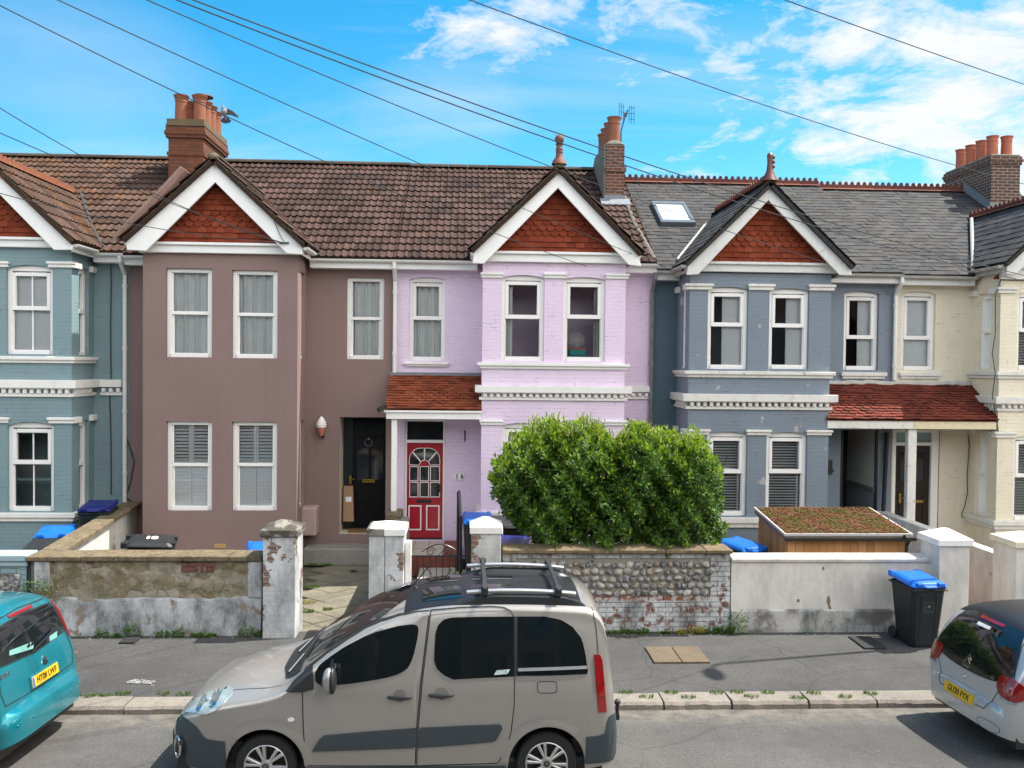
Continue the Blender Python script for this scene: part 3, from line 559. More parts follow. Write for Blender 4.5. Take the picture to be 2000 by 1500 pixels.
    for sgn, t in ((-1, tl), (1, tr)):
        e = Vector((t.x + sgn * .06, R0.y, t.z + .01)); V = (R0 - e); L = V.length; V.normalize()
        if sgn > 0: O2, U2 = Vector((e.x, e.y, e.z)), Vector((0, 1, 0))
        else: O2, U2 = Vector((e.x, yend, e.z)), Vector((0, -1, 0))
        wd = yend - R0.y
        if slate:
            tile_field(rf, O2, U2, V, wd, L, .28, .2, .008, None, None, .006, .012, 11, None)
            N = U2.cross(V); rf.add([O2 - N * .01, O2 + U2 * wd - N * .01, O2 + U2 * wd + V * L - N * .01, O2 + V * L - N * .01], [(0, 1, 2, 3)], 0)
        else: roman_sheet(rf, O2, U2, V, wd, L, seed=int(abs(ap.x) * 10) + sgn)
        N = U2.cross(V)
        rf.hexa([Vector((0, 0, 0)) + p for p in (e - N * .09 + Vector((0, .02, 0)), R0 - N * .09 + Vector((0, .02, 0)), R0 - N * .09 + Vector((0, .35, 0)), e - N * .09 + Vector((0, .35, 0)), e - N * .02 + Vector((0, .02, 0)), R0 - N * .02 + Vector((0, .02, 0)), R0 - N * .02 + Vector((0, .35, 0)), e - N * .02 + Vector((0, .35, 0)))], .1)
    rob = None
    # main roof
    lo = cfg.get('roofx', (x0, x1)); L = sqrt((YR - ye) ** 2 + (rp - ez) ** 2); V = Vector((0, YR - ye, rp - ez)).normalized(); Om = Vector((lo[0], ye, ez))
    if slate:
        tile_field(rf, Om, Vector((1, 0, 0)), V, lo[1] - lo[0], L, .30, .20, .008, None, None, .007, .012, 21)
        N = Vector((1, 0, 0)).cross(V); rf.add([Om - N * .01, Om + Vector((lo[1] - lo[0], 0, 0)) - N * .01, Om + Vector((lo[1] - lo[0], 0, 0)) + V * L - N * .01, Om + V * L - N * .01], [(0, 1, 2, 3)], 0)
    else: roman_sheet(rf, Om, Vector((1, 0, 0)), V, lo[1] - lo[0], L, seed=cfg.get('seed', 5))
    rf.add([(lo[0], YR, rp), (lo[1], YR, rp), (lo[1], ROOF_BACK, ez), (lo[0], ROOF_BACK, ez)], [(0, 1, 2, 3)], .3)
    rob = rf.build('roof', MT[cfg['roof']], h)
    k = MB()
    if cfg.get('crest'): ridge_tiles(k, (lo[0], YR, rp + .06), (lo[1], YR, rp + .06), .13, .45, False, .16); k.build('ridge_tiles', MT['ridge_r'], rob); k = MB(); ridge_tiles(k, R0 + Vector((0, .02, .05)), R1 + Vector((0, 0, .05)), .12, .45, False, .13); k.build('ridge_tiles', MT['ridge_r'], rob)
    elif cfg.get('gcrest'):
        ridge_tiles(k, (lo[0], YR, rp + .02), (lo[1], YR, rp + .02), .12, .45); k.build('ridge_tiles', MT['ridge'], rob)
        k = MB(); ridge_tiles(k, R0 + Vector((0, .02, .05)), R1 + Vector((0, 0, .05)), .12, .45, False, .11); k.build('ridge_tiles', MT['pot'], rob)
    else: ridge_tiles(k, (lo[0], YR, rp + .02), (lo[1], YR, rp + .02), .12, .45); k.build('ridge_tiles', MT['ridge'], rob); k = MB(); ridge_tiles(k, R0 + Vector((0, .05, 0)), R1, .11, .45); k.build('ridge_tiles', MT['ridge'], rob)
    k = MB()
    for t in (tl, tr):                 # verge strip on the gable edge
        e = Vector((t.x + (.03 if t is tr else -.03), YG - .02, t.z + .0)); q = Vector((ap.x, YG - .02, ap.z + .03)); n = 26; pts = []
        for i in range(n + 1):
            p = e.lerp(q, i / n); pts.append(p + Vector((0, random.uniform(-.008, .008), random.uniform(-.012, .012))))
        k.tube(pts, .036, 6)
    k.ball((ap.x, YG - .02, ap.z + .06), (.11, .08, .08), 10, 6)
    k.build('verge', MT[g.get('verge', 'moss')], rob)
    # eaves: fascia, gutter
    gz = ez - .03; segs = []
    def eave(boxes, ga, gb):
        k = MB(); [k.box(*q) for q in boxes]; k.build('fascia', MT['oldgutter'] if slate and len(boxes) == 1 else bm_, h); k = MB(); gutter_run(k, ga, gb); k.build('gutter', MT['oldgutter' if slate else 'gutter'], h, smooth=True)
    if bx0 - x0 > .15: segs.append((x0, bx0 - .10 if bx0 - x0 > .6 else bx0 - .02))
    if x1 - bx1 > .15: segs.append((bx1 + .10 if x1 - bx1 > .6 else bx1 + .02, x1))
    for a, b in segs:
        if b - a > .1: eave([(a, b, ye + .05, ye + .08, gz - .17, gz + .05), (a, b, ye + .08, YM, gz - .17, gz - .14)], (a, ye - .012, gz), (b, ye - .012, gz))
    for sx, t in ((bx0 - .12, tl), (bx1 + .12, tr)):     # short gutters along the bay sides
        zz = t.z - .04; q = sx + (-.07 if t is tl else .07); eave([(sx - .012, sx + .012, YG + .05, YM, zz - .14, zz + .02)], (q, YG + .02, zz), (q, YM - .25, zz))
    return dict(h=h, x0=x0, x1=x1, bx0=bx0, bx1=bx1, ez=ez, ye=ye, gz=gz, roof=rob, rp=rp, tanp=tanp, ap=ap, pm=pm, pb=pb)
def downpipe(hs, px, ytop, ybot, mat, off=0, shoe=True):
    t = W(px, ytop, YM - .1); b = W(px + off, ybot, YM - .1); x = t.x
    k = MB(); y = YM - .075; g = Vector((x, hs['ye'] - .01, hs['gz'] - .03))
    k.tube([g, g + Vector((0, .0, -.12)), (x, y, g.z - .36), (x, y, g.z - .5), (x, y, b.z)], .042, 10); z = g.z - .55
    while z > b.z + .3: k.tube([(x, y, z), (x, y, z - .07)], .052, 10); z -= 1.25
    if shoe: k.tube([(x, y, b.z), (x - .05, y - .1, b.z - .06)], .045, 10)
    return k.build('downpipe', mat, hs['h'], smooth=True)
def zY(px, py, Y): return W(px, py, Y).z
R_ = lambda r, rail, ins='net', seed=1: dict(r=r, rail=rail, seed=seed, **{'in': ins})
zE = zY(780, 505, YM - .32) - .12
ridge1 = zY(760, 325, YR); ridge2 = zY(1500, 362, YR)
teal = house(dict(label='teal painted brick terraced house cut off at the left with white mouldings', x=(None, 253), xw=(-11.6, 0), bay=(None, 140), bw=(W(140, 650, YB).x - 2.85, 0), eave=zY(230, 492, YM - .32) - .12, baytop=zY(60, 480, YB), wall='teal', style='case', arch=.07, bar=True, side='R', trim='white', roof='tile_b', gcrest=True, seed=8, ridge=ridge1 + .03,
    front=[R_((12, 517, 103, 692), 602, 'roller', 2), R_((14, 824, 105, 999), 904, 'half', 3)], main=[],
    mould=[('caps', [(-16, 511, 19, 522), (93, 511, 147, 523), (-16, 815, 19, 826), (94, 815, 147, 827)]), ('sill', dict(px=70, y0=696, y1=709)), ('band', dict(px=70, y0=742, y1=775, mx=(W(140, 650, YB).x + .14, W(240, 760, YM).x))), ('sill', dict(px=70, y0=1001, y1=1018))],
    gable=dict(boards=[[(-24, 313), (-22, 358), (105, 488), (142, 488), (142, 470)], [(-24, 313), (-192, 470), (-192, 488), (-155, 488), (-22, 358)]], apex=(-24, 313), tl=(-190, 470), tr=(142, 472), frieze=(40, 463, 483))))
brown = house(dict(label='dark pinkish brown rendered terraced house with white sash windows', x=(253, 771), bay=(279, 581), eave=zE, baytop=zY(430, 494, YB), wall='mauve', style='sash', side='R', roof='tile_a', seed=5, ridge=ridge1,
    front=[R_((324, 524, 414, 698), 611, 'net', 4), R_((453, 528, 542, 700), 614, 'net', 5), R_((325, 823, 414, 998), 909, 'shutter'), R_((453, 824, 541, 998), 909, 'shutter')], main=[R_((677, 542, 750, 702), 623, 'net', 6)],
    openings=[(663, 815, 753, 1043)], roofx=(W(253, 650, YM).x, W(771, 650, YM).x + .02),
    gable=dict(boards=[[(418, 313), (247, 469), (247, 488), (285, 490), (420, 356)], [(418, 313), (420, 356), (560, 495), (590, 497), (590, 478)]], apex=(418, 313), tl=(245, 468), tr=(592, 478), frieze=(430, 474, 495))))
lilac = house(dict(label='lilac painted brick terraced house numbered 16 with a red front door', x=(771, 1277), bay=(942, 1221), eave=zE, baytop=zY(1090, 514, YB), wall='lilac', style='case', side='', arch=.05, roof='tile_a', seed=6, ridge=ridge1 - .02, roofx=(W(771, 650, YM).x, W(1283, 510, YM - .32).x),
    front=[R_((979, 537, 1063, 705), 619, 'left', 7), R_((1100, 541, 1182, 706), 619, 'right', 8), R_((979, 826, 1063, 999), 915, 'net', 3), R_((1100, 826, 1182, 999), 915, 'net', 9)], main=[R_((799, 541, 870, 705), 621, 'net', 10)],
    openings=[(790, 819, 869, 1054)],
    mould=[('caps', [(938, 533, 984, 543), (1061, 533, 1107, 544), (1180, 535, 1229, 545), (936, 820, 982, 830), (1061, 820, 1107, 830), (1175, 821, 1226, 831)]), ('sill', dict(px=1080, y0=709, y1=721)), ('msill', (788, 707, 877, 716)), ('band', dict(px=1080, y0=754, y1=782, mx=(W(1221, 650, YB).x + .14, W(1268, 760, YM).x))), ('sill', dict(px=950, y0=999, y1=1012))],
    gable=dict(boards=[[(1092, 330), (926, 488), (923, 514), (945, 515), (1090, 367)], [(1092, 330), (1090, 367), (1228, 517), (1252, 520), (1247, 495)]], apex=(1092, 330), tl=(925, 488), tr=(1248, 495), frieze=(1090, 492, 513))))
slate = house(dict(label='blue grey painted brick terraced house with a slate roof and skylight', x=(1277, 1747), bay=(1346, 1622), eave=zY(1700, 533, YM - .32) - .12, baytop=zY(1480, 534, YB), wall='slateblue', style='case', side='L', arch=.05, trim='old_white', roof='slate', crest=True, ridge=ridge2, darkpart='deepteal', roofx=(W(1284, 515, YM - .32).x, W(1748, 650, YM).x),
    front=[R_((1382, 560, 1461, 721), 634, 'panel', 1), R_((1502, 563, 1580, 721), 636, 'panel', 2), R_((1380, 843, 1459, 1008), 922, 'venetian'), R_((1496, 844, 1576, 1008), 922, 'venetian')], main=[R_((1648, 569, 1716, 723), 648, 'panel', 2)],
    openings=[(1641, 840, 1713, 1012)],
    mould=[('caps', [(1337, 554, 1393, 566), (1460, 555, 1513, 567), (1578, 556, 1631, 568), (1336, 838, 1387, 849), (1456, 839, 1506, 850), (1573, 840, 1625, 850)]), ('sill', dict(px=1480, y0=725, y1=738)), ('msill', (1641, 727, 1730, 740)), ('band', dict(px=1480, y0=770, y1=800)), ('sill', dict(px=1420, y0=1010, y1=1030))],
    gable=dict(mat='barge_old', tile='terra', verge='ridge', boards=[[(1503, 360), (1345, 513), (1341, 537), (1364, 536), (1501, 391)], [(1503, 360), (1501, 391), (1640, 537), (1664, 538), (1662, 521)]], apex=(1503, 360), tl=(1344, 513), tr=(1662, 521), frieze=(1490, 512, 532))))
cream = house(dict(label='cream painted brick terraced house with a slate roof at the right', x=(1747, None), xw=(0, W(1747, 650, YM).x + 5.3), bay=(1953, None), bw=(0, W(1953, 650, YB).x + 2.75), eave=zY(1800, 537, YM - .32) - .12, baytop=zY(1975, 548, YB), wall='cream', style='case', side='L', arch=.05, trim='old_white', roof='slate', crest=True, ridge=ridge2 - .08,
    front=[R_((1987, 570, 2062, 722), 645, 'venetian'), R_((1979, 850, 2062, 1016), 930, 'venetian')], main=[R_((1761, 569, 1827, 723), 648, 'roller')], openings=[(1744, 840, 1834, 1036)],
    mould=[('caps', [(1946, 561, 1986, 573), (1940, 843, 1982, 855)]), ('sill', dict(px=1990, y0=726, y1=740)), ('msill', (1755, 727, 1835, 740)), ('band', dict(px=1990, y0=775, y1=803)), ('sill', dict(px=1990, y0=1016, y1=1034))],
    gable=dict(mat='barge_old', tile='terra_o', boards=[[(2112, 372), (1968, 514), (1966, 535), (1985, 536), (2110, 405)], [(2112, 372), (2110, 405), (2236, 538), (2258, 540), (2256, 522)]], apex=(2112, 372), tl=(1966, 514), tr=(2256, 522), frieze=(2000, 520, 546))))
# downpipes
downpipe(teal, 243, 490, 985, MT['gutter']); downpipe(lilac, 772, 512, 728, MT['gutter'], shoe=False); downpipe(slate, 1752, 545, 742, MT['gutter'], shoe=False)
downpipe(slate, 1275, 545, 1060, plain('worn_grey_downpipe', (.16, .17, .17), .6, var=.6), shoe=False)
# skylight
def on_roof(hs, px, py):
    d = ray(px, py); n = Vector((0, -hs['tanp'], 1)).normalized(); p0 = Vector((0, hs['ye'], hs['ez'])); return CAM_P + d * ((p0 - CAM_P).dot(n) / d.dot(n)), n
q = [on_roof(slate, *p)[0] for p in ((1291, 443), (1357, 443), (1336, 402), (1270, 402))]; n = on_roof(slate, 1300, 420)[1]
x0, x1 = (q[0].x + q[3].x) / 2, (q[1].x + q[2].x) / 2; za, zb = (q[0].z + q[1].z) / 2, (q[2].z + q[3].z) / 2
RP = lambda x, z, k: Vector((x, slate['ye'] + (z - slate['ez']) / slate['tanp'], z)) + n * k
k = MB(); t = .08
for (a, b, c, d) in ((x0, x1, za, za + t), (x0, x1, zb - t, zb), (x0, x0 + t, za + t, zb - t), (x1 - t, x1, za + t, zb - t)): k.hexa([RP(a, c, .0), RP(b, c, .0), RP(b, c, .12), RP(a, c, .12), RP(a, d, .0), RP(b, d, .0), RP(b, d, .12), RP(a, d, .12)])
sk = k.build('skylight', plain('grey_skylight_frame', (.10, .12, .14), .4), slate['h'], bevel=.008)
k = MB(); k.add([RP(x0 + t, za + t, .09), RP(x1 - t, za + t, .09), RP(x1 - t, zb - t, .09), RP(x0 + t, zb - t, .09)], [(0, 1, 2, 3)])
k.build('pane', plain('skylight_blind_behind_glass', (.85, .87, .88), .05, spec=1), sk)
# chimneys -------------------------------------------------------------
def stack(hs, fx0, fx1, ytop, yf, yb, mat, courses=(), zb=None, sidemat=None, topslope=None):
    x0, x1 = W(fx0, ytop, yf).x, W(fx1, ytop, yf).x; z1 = W((fx0 + fx1) / 2, ytop, yf).z; z0 = hs['ez'] + (yf - hs['ye']) * hs['tanp'] - .3
    if topslope: return x0, x1, z0, z1
    k = MB(); k.box(x0, x1, yf, yb, z0, z1)
    for (zo, hh, p) in courses: k.box(x0 - p, x1 + p, yf - p, yb + p, z1 - zo - hh, z1 - zo)
    return k.build('chimney', mat, hs['roof']), x0, x1, z0, z1
def pot(hs, x, y, z0, h, r, mat=None, flare=1.18):
    k = MB(); k.lathe([(r * 1.02, -.1), (r * .98, 0), (r * .9, h * .72), (r * .9, h * .74), (r * .97, h * .75), (r * .95, h * .78), (r * .92, h * .8), (r * flare * .95, h * .95), (r * flare, h * .97), (r * flare, h), (r * flare * .8, h), (r * .6, h * .7)], (x, y, z0), 16, cap=False)
    return k.build('chimney_pot', mat or MT['pot'], hs['roof'], smooth=True)
def flash(hs, x0, x1, yf):
    k = MB(); z = hs['ez'] + (yf - hs['ye']) * hs['tanp']; k.box(x0 - .03, x1 + .03, yf - .02, yf + .05, z - .05, z + .16)
    k.hexa([(x0 - .12, yf - .3, z - .3 * hs['tanp'] + .05), (x1 + .12, yf - .3, z - .3 * hs['tanp'] + .05), (x1 + .12, yf, z + .04), (x0 - .12, yf, z + .04), (x0 - .12, yf - .3, z - .3 * hs['tanp'] + .08), (x1 + .12, yf - .3, z - .3 * hs['tanp'] + .08), (x1 + .12, yf, z + .08), (x0 - .12, yf, z + .08)])
    for sx, s in ((x0, -1), (x1, 1)):
        yb = yf + 1.2; zb = hs['ez'] + (min(yb, YR) - hs['ye']) * hs['tanp']
        k.hexa([(sx + s * .012, yf, z - .02), (sx + s * .02, yf, z - .02), (sx + s * .02, yb, zb - .02), (sx + s * .012, yb, zb - .02), (sx + s * .012, yf, z + .2), (sx + s * .02, yf, z + .2), (sx + s * .02, yb, zb + .2), (sx + s * .012, yb, zb + .2)])
    k.build('lead_flashing', MT['lead'], hs['roof'])
c1, x0, x1, z0, z1 = stack(brown, 329, 397, 244, 21.103, 22.993, MT['brick_o'], [(.05, .10, .05), (.15, .08, .075), (.0, .05, .025), (.23, .07, .05), (.62, .08, .03)]); flash(brown, x0, x1, 21.103)
k = MB(); k.box(x0 - .03, x1 + .03, 21.066, 23.031, z1 - .001, z1 + .13); k.box(x0 - .05, x1 + .05, 21.040, 23.056, z1 - .03, z1 - .002); k.build('chimney_top', MT['mossbrick'], brown['roof'])
for i in range(4):
    for j in range(2):
        if (i, j) == (3, 0): continue
        pot(brown, x0 + .2 + j * .42, 21.393 + i * .44, z1 + .13, .62 - .02 * (i % 2), .15)
k = MB(); k.lathe([(.0, .16), (.23, .13), (.24, .10), (.0, .11)], (x1 - .22, 21.834, z1 + .75), 16, cap=False)
for a in (0, 2.1, 4.2): k.tube([(x1 - .22 + .1 * cos(a), 21.834 + .1 * sin(a), z1 + .6), (x1 - .22 + .1 * cos(a), 21.834 + .1 * sin(a), z1 + .87)], .012, 5)
k.build('cowl', plain('rusty_dark_metal', (.06, .03, .028), .6), brown['roof'])
x0, x1, z0, z1 = stack(lilac, 1183, 1220, 283, 20.914, 23.182, None, topslope=1)
k = MB(); k.box(x0 + .02, x1, 20.914, 23.056, z0, z1); k.box(x0, x1 + .04, 20.864, 23.107, z1 - .62, z1 - .5); k.build('chimney', MT['brick_r'], lilac['roof'])
k = MB(); k.prism([(x0 - .03, 20.940, z0), (x0 - .03, 20.940, z1 + .02), (x0 - .03, 22.552, z1 + .06), (x0 - .03, 23.245, z1 - .35), (x0 - .03, 23.245, z0)], (.049, 0, 0)); k.build('chimney_render', MT['rendergrey'], lilac['roof'])
k = MB(); k.hexa([(x0 - .02, 20.877, z1), (x1 + .02, 20.877, z1), (x1 + .02, 23.056, z1), (x0 - .02, 23.056, z1), (x0 + .12, 20.940, z1 + .12), (x1 - .14, 20.940, z1 + .12), (x1 - .14, 22.930, z1 + .12), (x0 + .12, 22.930, z1 + .12)]); k.build('chimney_top', MT['rendergrey'], lilac['roof'], bevel=.03)
for i in range(4): pot(lilac, (x0 + x1) / 2 + .02, 21.229 + i * .53, z1 + .1, .62, .155, flare=1.12)
flash(lilac, x0, x1, 20.914)
c3, x0, x1, z0, z1 = stack(slate, 1937, 1993, 305, 21.418, 23.560, MT['brick_d'], [(.0, .07, .03), (.07, .07, .055), (.14, .07, .03)]); flash(slate, x0, x1, 21.418)
k = MB(); k.box(x0 - .01, x1 + .01, 21.418, 23.560, z1 + .001, z1 + .05); k.build('chimney_top', MT['rendergrey'], slate['roof'], bevel=.02)
for i in range(4): pot(slate, x0 + .16, 21.670 + i * .47, z1 + .04, .50, .135, plain('red_clay_pot', (.36, .10, .05), .65, var=.12) if i == 0 else bpy.data.materials['red_clay_pot'], 1.1)
for i in range(2): pot(slate, x1 - .2, 21.670 + i * .62, z1 + .04, .50, .135, bpy.data.materials['red_clay_pot'], 1.1)
# finials
clay = plain('dark_clay_finial', (.17, .055, .032), .7, var=.25); a = lilac['ap']; k = MB(); k.lathe([(.15, .08), (.12, .16), (.07, .22), (.062, .3), (.075, .32), (.06, .34), (.072, .37), (.058, .40), (.055, .44), (.08, .47), (.045, .48)], (a.x, YG, a.z), 14, cap=False); k.ball((a.x, YG, a.z + .56), .09, 14, 10); k.build('finial', clay, lilac['roof'], smooth=True)
a = slate['ap']; k = MB(); k.lathe([(.16, .06), (.11, .16), (.065, .26), (.05, .40), (.055, .50), (.06, .56), (.03, .60), (.0, .61)], (a.x, YG, a.z), 12, cap=False)
for zz in (.34, .43, .52): k.ball((a.x + .06, YG, a.z + zz), (.045, .05, .04), 8, 6)
k.build('finial', plain('dark_red_finial', (.13, .035, .025), .4), slate['roof'], smooth=True)
k = MB(); k.ball((slate['ap'].x, YG + .02, slate['ap'].z + .10), (.16, .1, .09), 10, 6); k.build('finial_base', plain('brown_clay', (.10, .055, .035), .8), slate['roof'])
# pale mortar strips in the valleys and between roofs
def strip(hs, pts, w, mat, name='valley_flashing', lift=.06):
    k = MB(); k.tube([on_roof(hs, *p)[0] + on_roof(hs, *p)[1] * lift for p in pts], w, 6); return k.build(name, mat, hs['roof'])
strip(slate, [(1896, 432), (1897, 470), (1899, 534)], .04, MT['oldgutter'])
strip(teal, [(158, 378), (178, 440), (201, 484)], .03, plain('dark_valley_lead', (.045, .055, .055), .8), lift=.03)
strip(slate, [(1378, 440), (1350, 475), (1322, 510)], .025, MT['oldgutter'], lift=.04)
strip(lilac, [(1217, 380), (1240, 440), (1278, 508)], .045, MT['rendergrey'], 'verge', lift=.02)
# mortar hump left of the brown gable
k = MB(); pts = [W(*p, YG + .22) for p in ((226, 468), (260, 436), (300, 399), (334, 366), (362, 332))]; k.tube(pts, [.08, .12, .13, .14, .12], 10); k.build('verge', MT['pinkrough'], brown['roof'], smooth=True)
# ------------------------------------------------------------------ ground
ZR = 0.04; YW, YK, YKB = G(1000, 1238, GZ).y, G(1240, 1387, ZR).y, G(1240, 1352, GZ).y           # front wall line, kerb face, road level
def struct(name, mb, mat, label=None, **kw):
    o = mb.build(name, mat, None, loc=(0, 0, 0), **kw); o['kind'] = 'structure'
    if label: tag(o, label, 'ground')
    return o
k = MB(); k.add([(-250, -250, -.06), (250, -250, -.06), (250, 250, -.06), (-250, 250, -.06)], [(0, 1, 2, 3)]); struct('ground', k, MT['soil'], 'brown earth ground under the street and gardens')
k = MB(); n = 24
for i in range(n):                        # road with a slight camber
    ya, yb = 1.2 + (YK - 1.2) * i / n, 1.2 + (YK - 1.2) * (i + 1) / n; cz = lambda y: ZR + .05 * (1 - ((y - (1.2 + YK) / 2) / ((YK - 1.2) / 2)) ** 2)
    k.add([(-60, ya, cz(ya)), (60, ya, cz(ya)), (60, yb, cz(yb)), (-60, yb, cz(yb))], [(0, 1, 2, 3)])
struct('road', k, MT['road'], 'grey asphalt road in front of the kerb', smooth=True)
k = MB(); k.add([(-60, YKB - .02, GZ - .004), (60, YKB - .02, GZ - .004), (60, YW + .1, GZ + .02), (-60, YW + .1, GZ + .02)], [(0, 1, 2, 3)]); struct('pavement', k, MT['pave'], 'dark asphalt pavement between kerb and garden walls')
k = MB(); x = -30.0; random.seed(4)
while x < 30:
    L = random.uniform(.8, 1.0); j = random.uniform(-.008, .008); h = random.uniform(-.006, .006)
    n = 10; top = []
    for i in range(n):                    # hewn granite: uneven arris
        a, b = x + .006 + (L - .012) * i / n, x + .006 + (L - .012) * (i + 1) / n
    pts = []
    for i in range(n + 1): pts.append((x + .008 + (L - .016) * i / n, random.uniform(-.010, .010), random.uniform(-.008, .008)))
    for (xa, ja, ha), (xb, jb, hb) in zip(pts, pts[1:]):
        y = YK + j
        k.add([(xa, y + ja - .012, -.05), (xb, y + jb - .012, -.05), (xb, y + jb, GZ - .035 + hb), (xa, y + ja, GZ - .035 + ha), (xb, y + .028 + jb, GZ + h + hb), (xa, y + .028 + ja, GZ + h + ha), (xb, YKB, GZ + h), (xa, YKB, GZ + h)], [(0, 1, 2, 3), (3, 2, 4, 5), (5, 4, 6, 7)], random.random())
    for q, s in ((pts[0][0], -1), (pts[-1][0], 1)): k.add([(q, YK + j, -.05), (q, YKB, -.05), (q, YKB, GZ + h), (q, YK + j + .028, GZ + h), (q, YK + j, GZ - .035)], [(0, 1, 2, 3, 4)])
    x += L
struct('kerb', k, MT['kerb'], 'pinkish granite kerb stones along the road edge')
k = MB(); k.add([(-60, -60, -.02), (60, -60, -.02), (60, 1.2, -.02), (-60, 1.2, -.02)], [(0, 1, 2, 3)]); struct('far_pavement', k, MT['pave'], 'asphalt pavement on the near side of the road') if False else None
# gardens and paths
gx = lambda px, Y=18.395: W(px, 900, Y).x
def flat(name, x0, x1, y0, y1, z, mat, label): k = MB(); k.add([(x0, y0, z), (x1, y0, z), (x1, y1, z), (x0, y1, z)], [(0, 1, 2, 3)]); return struct(name, k, mat, label)
flat('garden', -12, 14, YW + .1, YM + .1, GZ - .03, MT['soil'], 'bare soil front gardens behind the walls')
flat('garden_path', W(592, 1200, YW).x - .3, W(722, 1200, YW).x + .1, YW + .02, YM, GZ + .006, MT['flag'], None)
k = MB(); r = random.Random(3); xa, xb = W(592, 1200, YW).x - .3, W(722, 1200, YW).x + .1
s = .46; c = Vector(((xa + xb) / 2, 15.623, 0))
for i in range(-8, 9):
    for j in range(-8, 9):
        p = Vector((c.x + (i + j) * s * .72, c.y + (i - j) * s * .66, 0))
        q = [p + Vector((s * .70, 0, 0)), p + Vector((0, s * .645, 0)), p - Vector((s * .70, 0, 0)), p - Vector((0, s * .645, 0))]
        if p.x < xa - .1 or p.x > xb + .2 or p.y < YW + .3 or p.y > YM - .7: continue
        h = r.uniform(-.006, .008); k.add([v + Vector((0, 0, GZ + .02 + h)) for v in q] + [v + Vector((0, 0, GZ - .02)) for v in q], [(0, 1, 2, 3), (0, 1, 5, 4), (1, 2, 6, 5), (2, 3, 7, 6), (3, 0, 4, 7)], r.random())
struct('paving_stones', k, MT['flag'], None)
flat('tiled_path', W(795, 1100, YW).x, W(918, 1100, YW).x, YW + .05, 17.009, .29, plain('cream_path_tile', (.52, .48, .42), .6, var=.15), None)
k = MB(); k.box(W(592, 1075, 17.891).x, W(735, 1075, 17.891).x, 17.828, YM - .003, GZ, .47); struct('door_step', k, MT['conc'], None, bevel=.02)
flat('concrete_path', W(1893, 1100, YW).x - .3, W(1985, 1100, YW).x - .05, YW, YM, GZ + .004, MT['conc'], None)
# ------------------------------------------------------------------ porches and doors
def alcove(hs, r, depth, mats, z0=None):
    x0, x1, zb, zt = rect(r, YM); z0 = zb if z0 is None else z0; y0, y1 = YM + .02, YM + depth
    for nm, vs, m in (('reveal', [(x0, y0, z0), (x0, y1, z0), (x0, y1, zt), (x0, y0, zt)], mats[0]), ('reveal', [(x1, y0, z0), (x1, y1, z0), (x1, y1, zt), (x1, y0, zt)], mats[1]), ('porch_floor', [(x0, y0, z0), (x1, y0, z0), (x1, y1, z0), (x0, y1, z0)], mats[2]), ('porch_ceiling', [(x0, y0, zt), (x1, y0, zt), (x1, y1, zt), (x0, y1, zt)], mats[3]), ('porch_back_wall', [(x0, y1, z0), (x1, y1, z0), (x1, y1, zt), (x0, y1, zt)], mats[4])):
        k = MB(); k.add(vs, [(0, 1, 2, 3)]); k.build(nm, m, hs['h'])
    return x0, x1, z0, zt
def frame_bead(k, x0, x1, z0, z1, y, w=.02, d=.012):
    k.box(x0, x1, y - d, y, z0, z0 + w); k.box(x0, x1, y - d, y, z1 - w, z1); k.box(x0, x0 + w, y - d, y, z0 + w, z1 - w); k.box(x1 - w, x1, y - d, y, z0 + w, z1 - w)
darkglass = plain('dark_door_glass', (.012, .014, .016), .06, spec=.8)
teald = plain('very_dark_teal_paint', (.008, .016, .02), .35)
# number 18: black door at the back of the alcove
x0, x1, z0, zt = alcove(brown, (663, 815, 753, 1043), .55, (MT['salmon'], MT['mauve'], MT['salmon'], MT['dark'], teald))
yd = YM + .5; k = MB(); da, db = W(689, 900, yd).x, x1 - .01; k.box(da, db, yd, yd + .045, z0 + .06, zt - .06)
P = lambda px, py: W(px, py, yd)
d18 = k.build('front_door', plain('black_door_paint', (.006, .006, .007), .45, spec=.2), brown['h'], bevel=.006)
k = MB()
for a, b, c, d in ((.08, .42, .12, .62), (.56, .92, .12, .62)):
    frame_bead(k, da + (db - da) * a, da + (db - da) * b, z0 + c, z0 + d, yd, .03, .015)
frame_bead(k, da + .06, db - .06, P(0, 0).z if False else z0 + 1.0, zt - .45, yd, .025, .012); frame_bead(k, da + .06, db - .06, zt - .42, zt - .12, yd, .02, .012); k.build('door_panel', bpy.data.materials['black_door_paint'], d18)
k = MB(); k.box(da + .09, da + (db - da) * .46, yd - .006, yd, z0 + 1.04, zt - .48); k.box(da + (db - da) * .54, db - .09, yd - .006, yd, z0 + 1.04, zt - .48); k.box(da + .09, db - .09, yd - .006, yd, zt - .39, zt - .15); k.build('pane', darkglass, d18)
p = P(720, 939); k = MB(); k.box(p.x - .13, p.x + .13, yd - .018, yd, p.z - .04, p.z + .04); k.build('letterbox', MT['brass'], d18, bevel=.008); k = MB(); k.box(p.x - .09, p.x + .09, yd - .024, yd - .018, p.z - .018, p.z + .018); k.build('letterbox_flap', plain('dark_brass', (.3, .2, .06), .3, metal=1), d18)
p = P(720, 864); k = MB(); k.tube([(p.x + .075 * sin(a), yd - .03, p.z + .075 * cos(a)) for a in [2 * pi * i / 18 for i in range(19)]], .010, 6); k.ball((p.x, yd - .02, p.z + .08), .022, 8, 6); k.build('door_knocker', MT['chrome'], d18, smooth=True)
p = P(684, 937); k = MB(); k.box(p.x - .02, p.x + .03, yd - .02, yd, p.z - .09, p.z + .09); k.tube([(p.x, yd - .02, p.z + .02), (p.x, yd - .06, p.z + .02), (p.x + .1, yd - .06, p.z + .02)], .012, 6); k.build('door_handle', MT['brass'], d18)
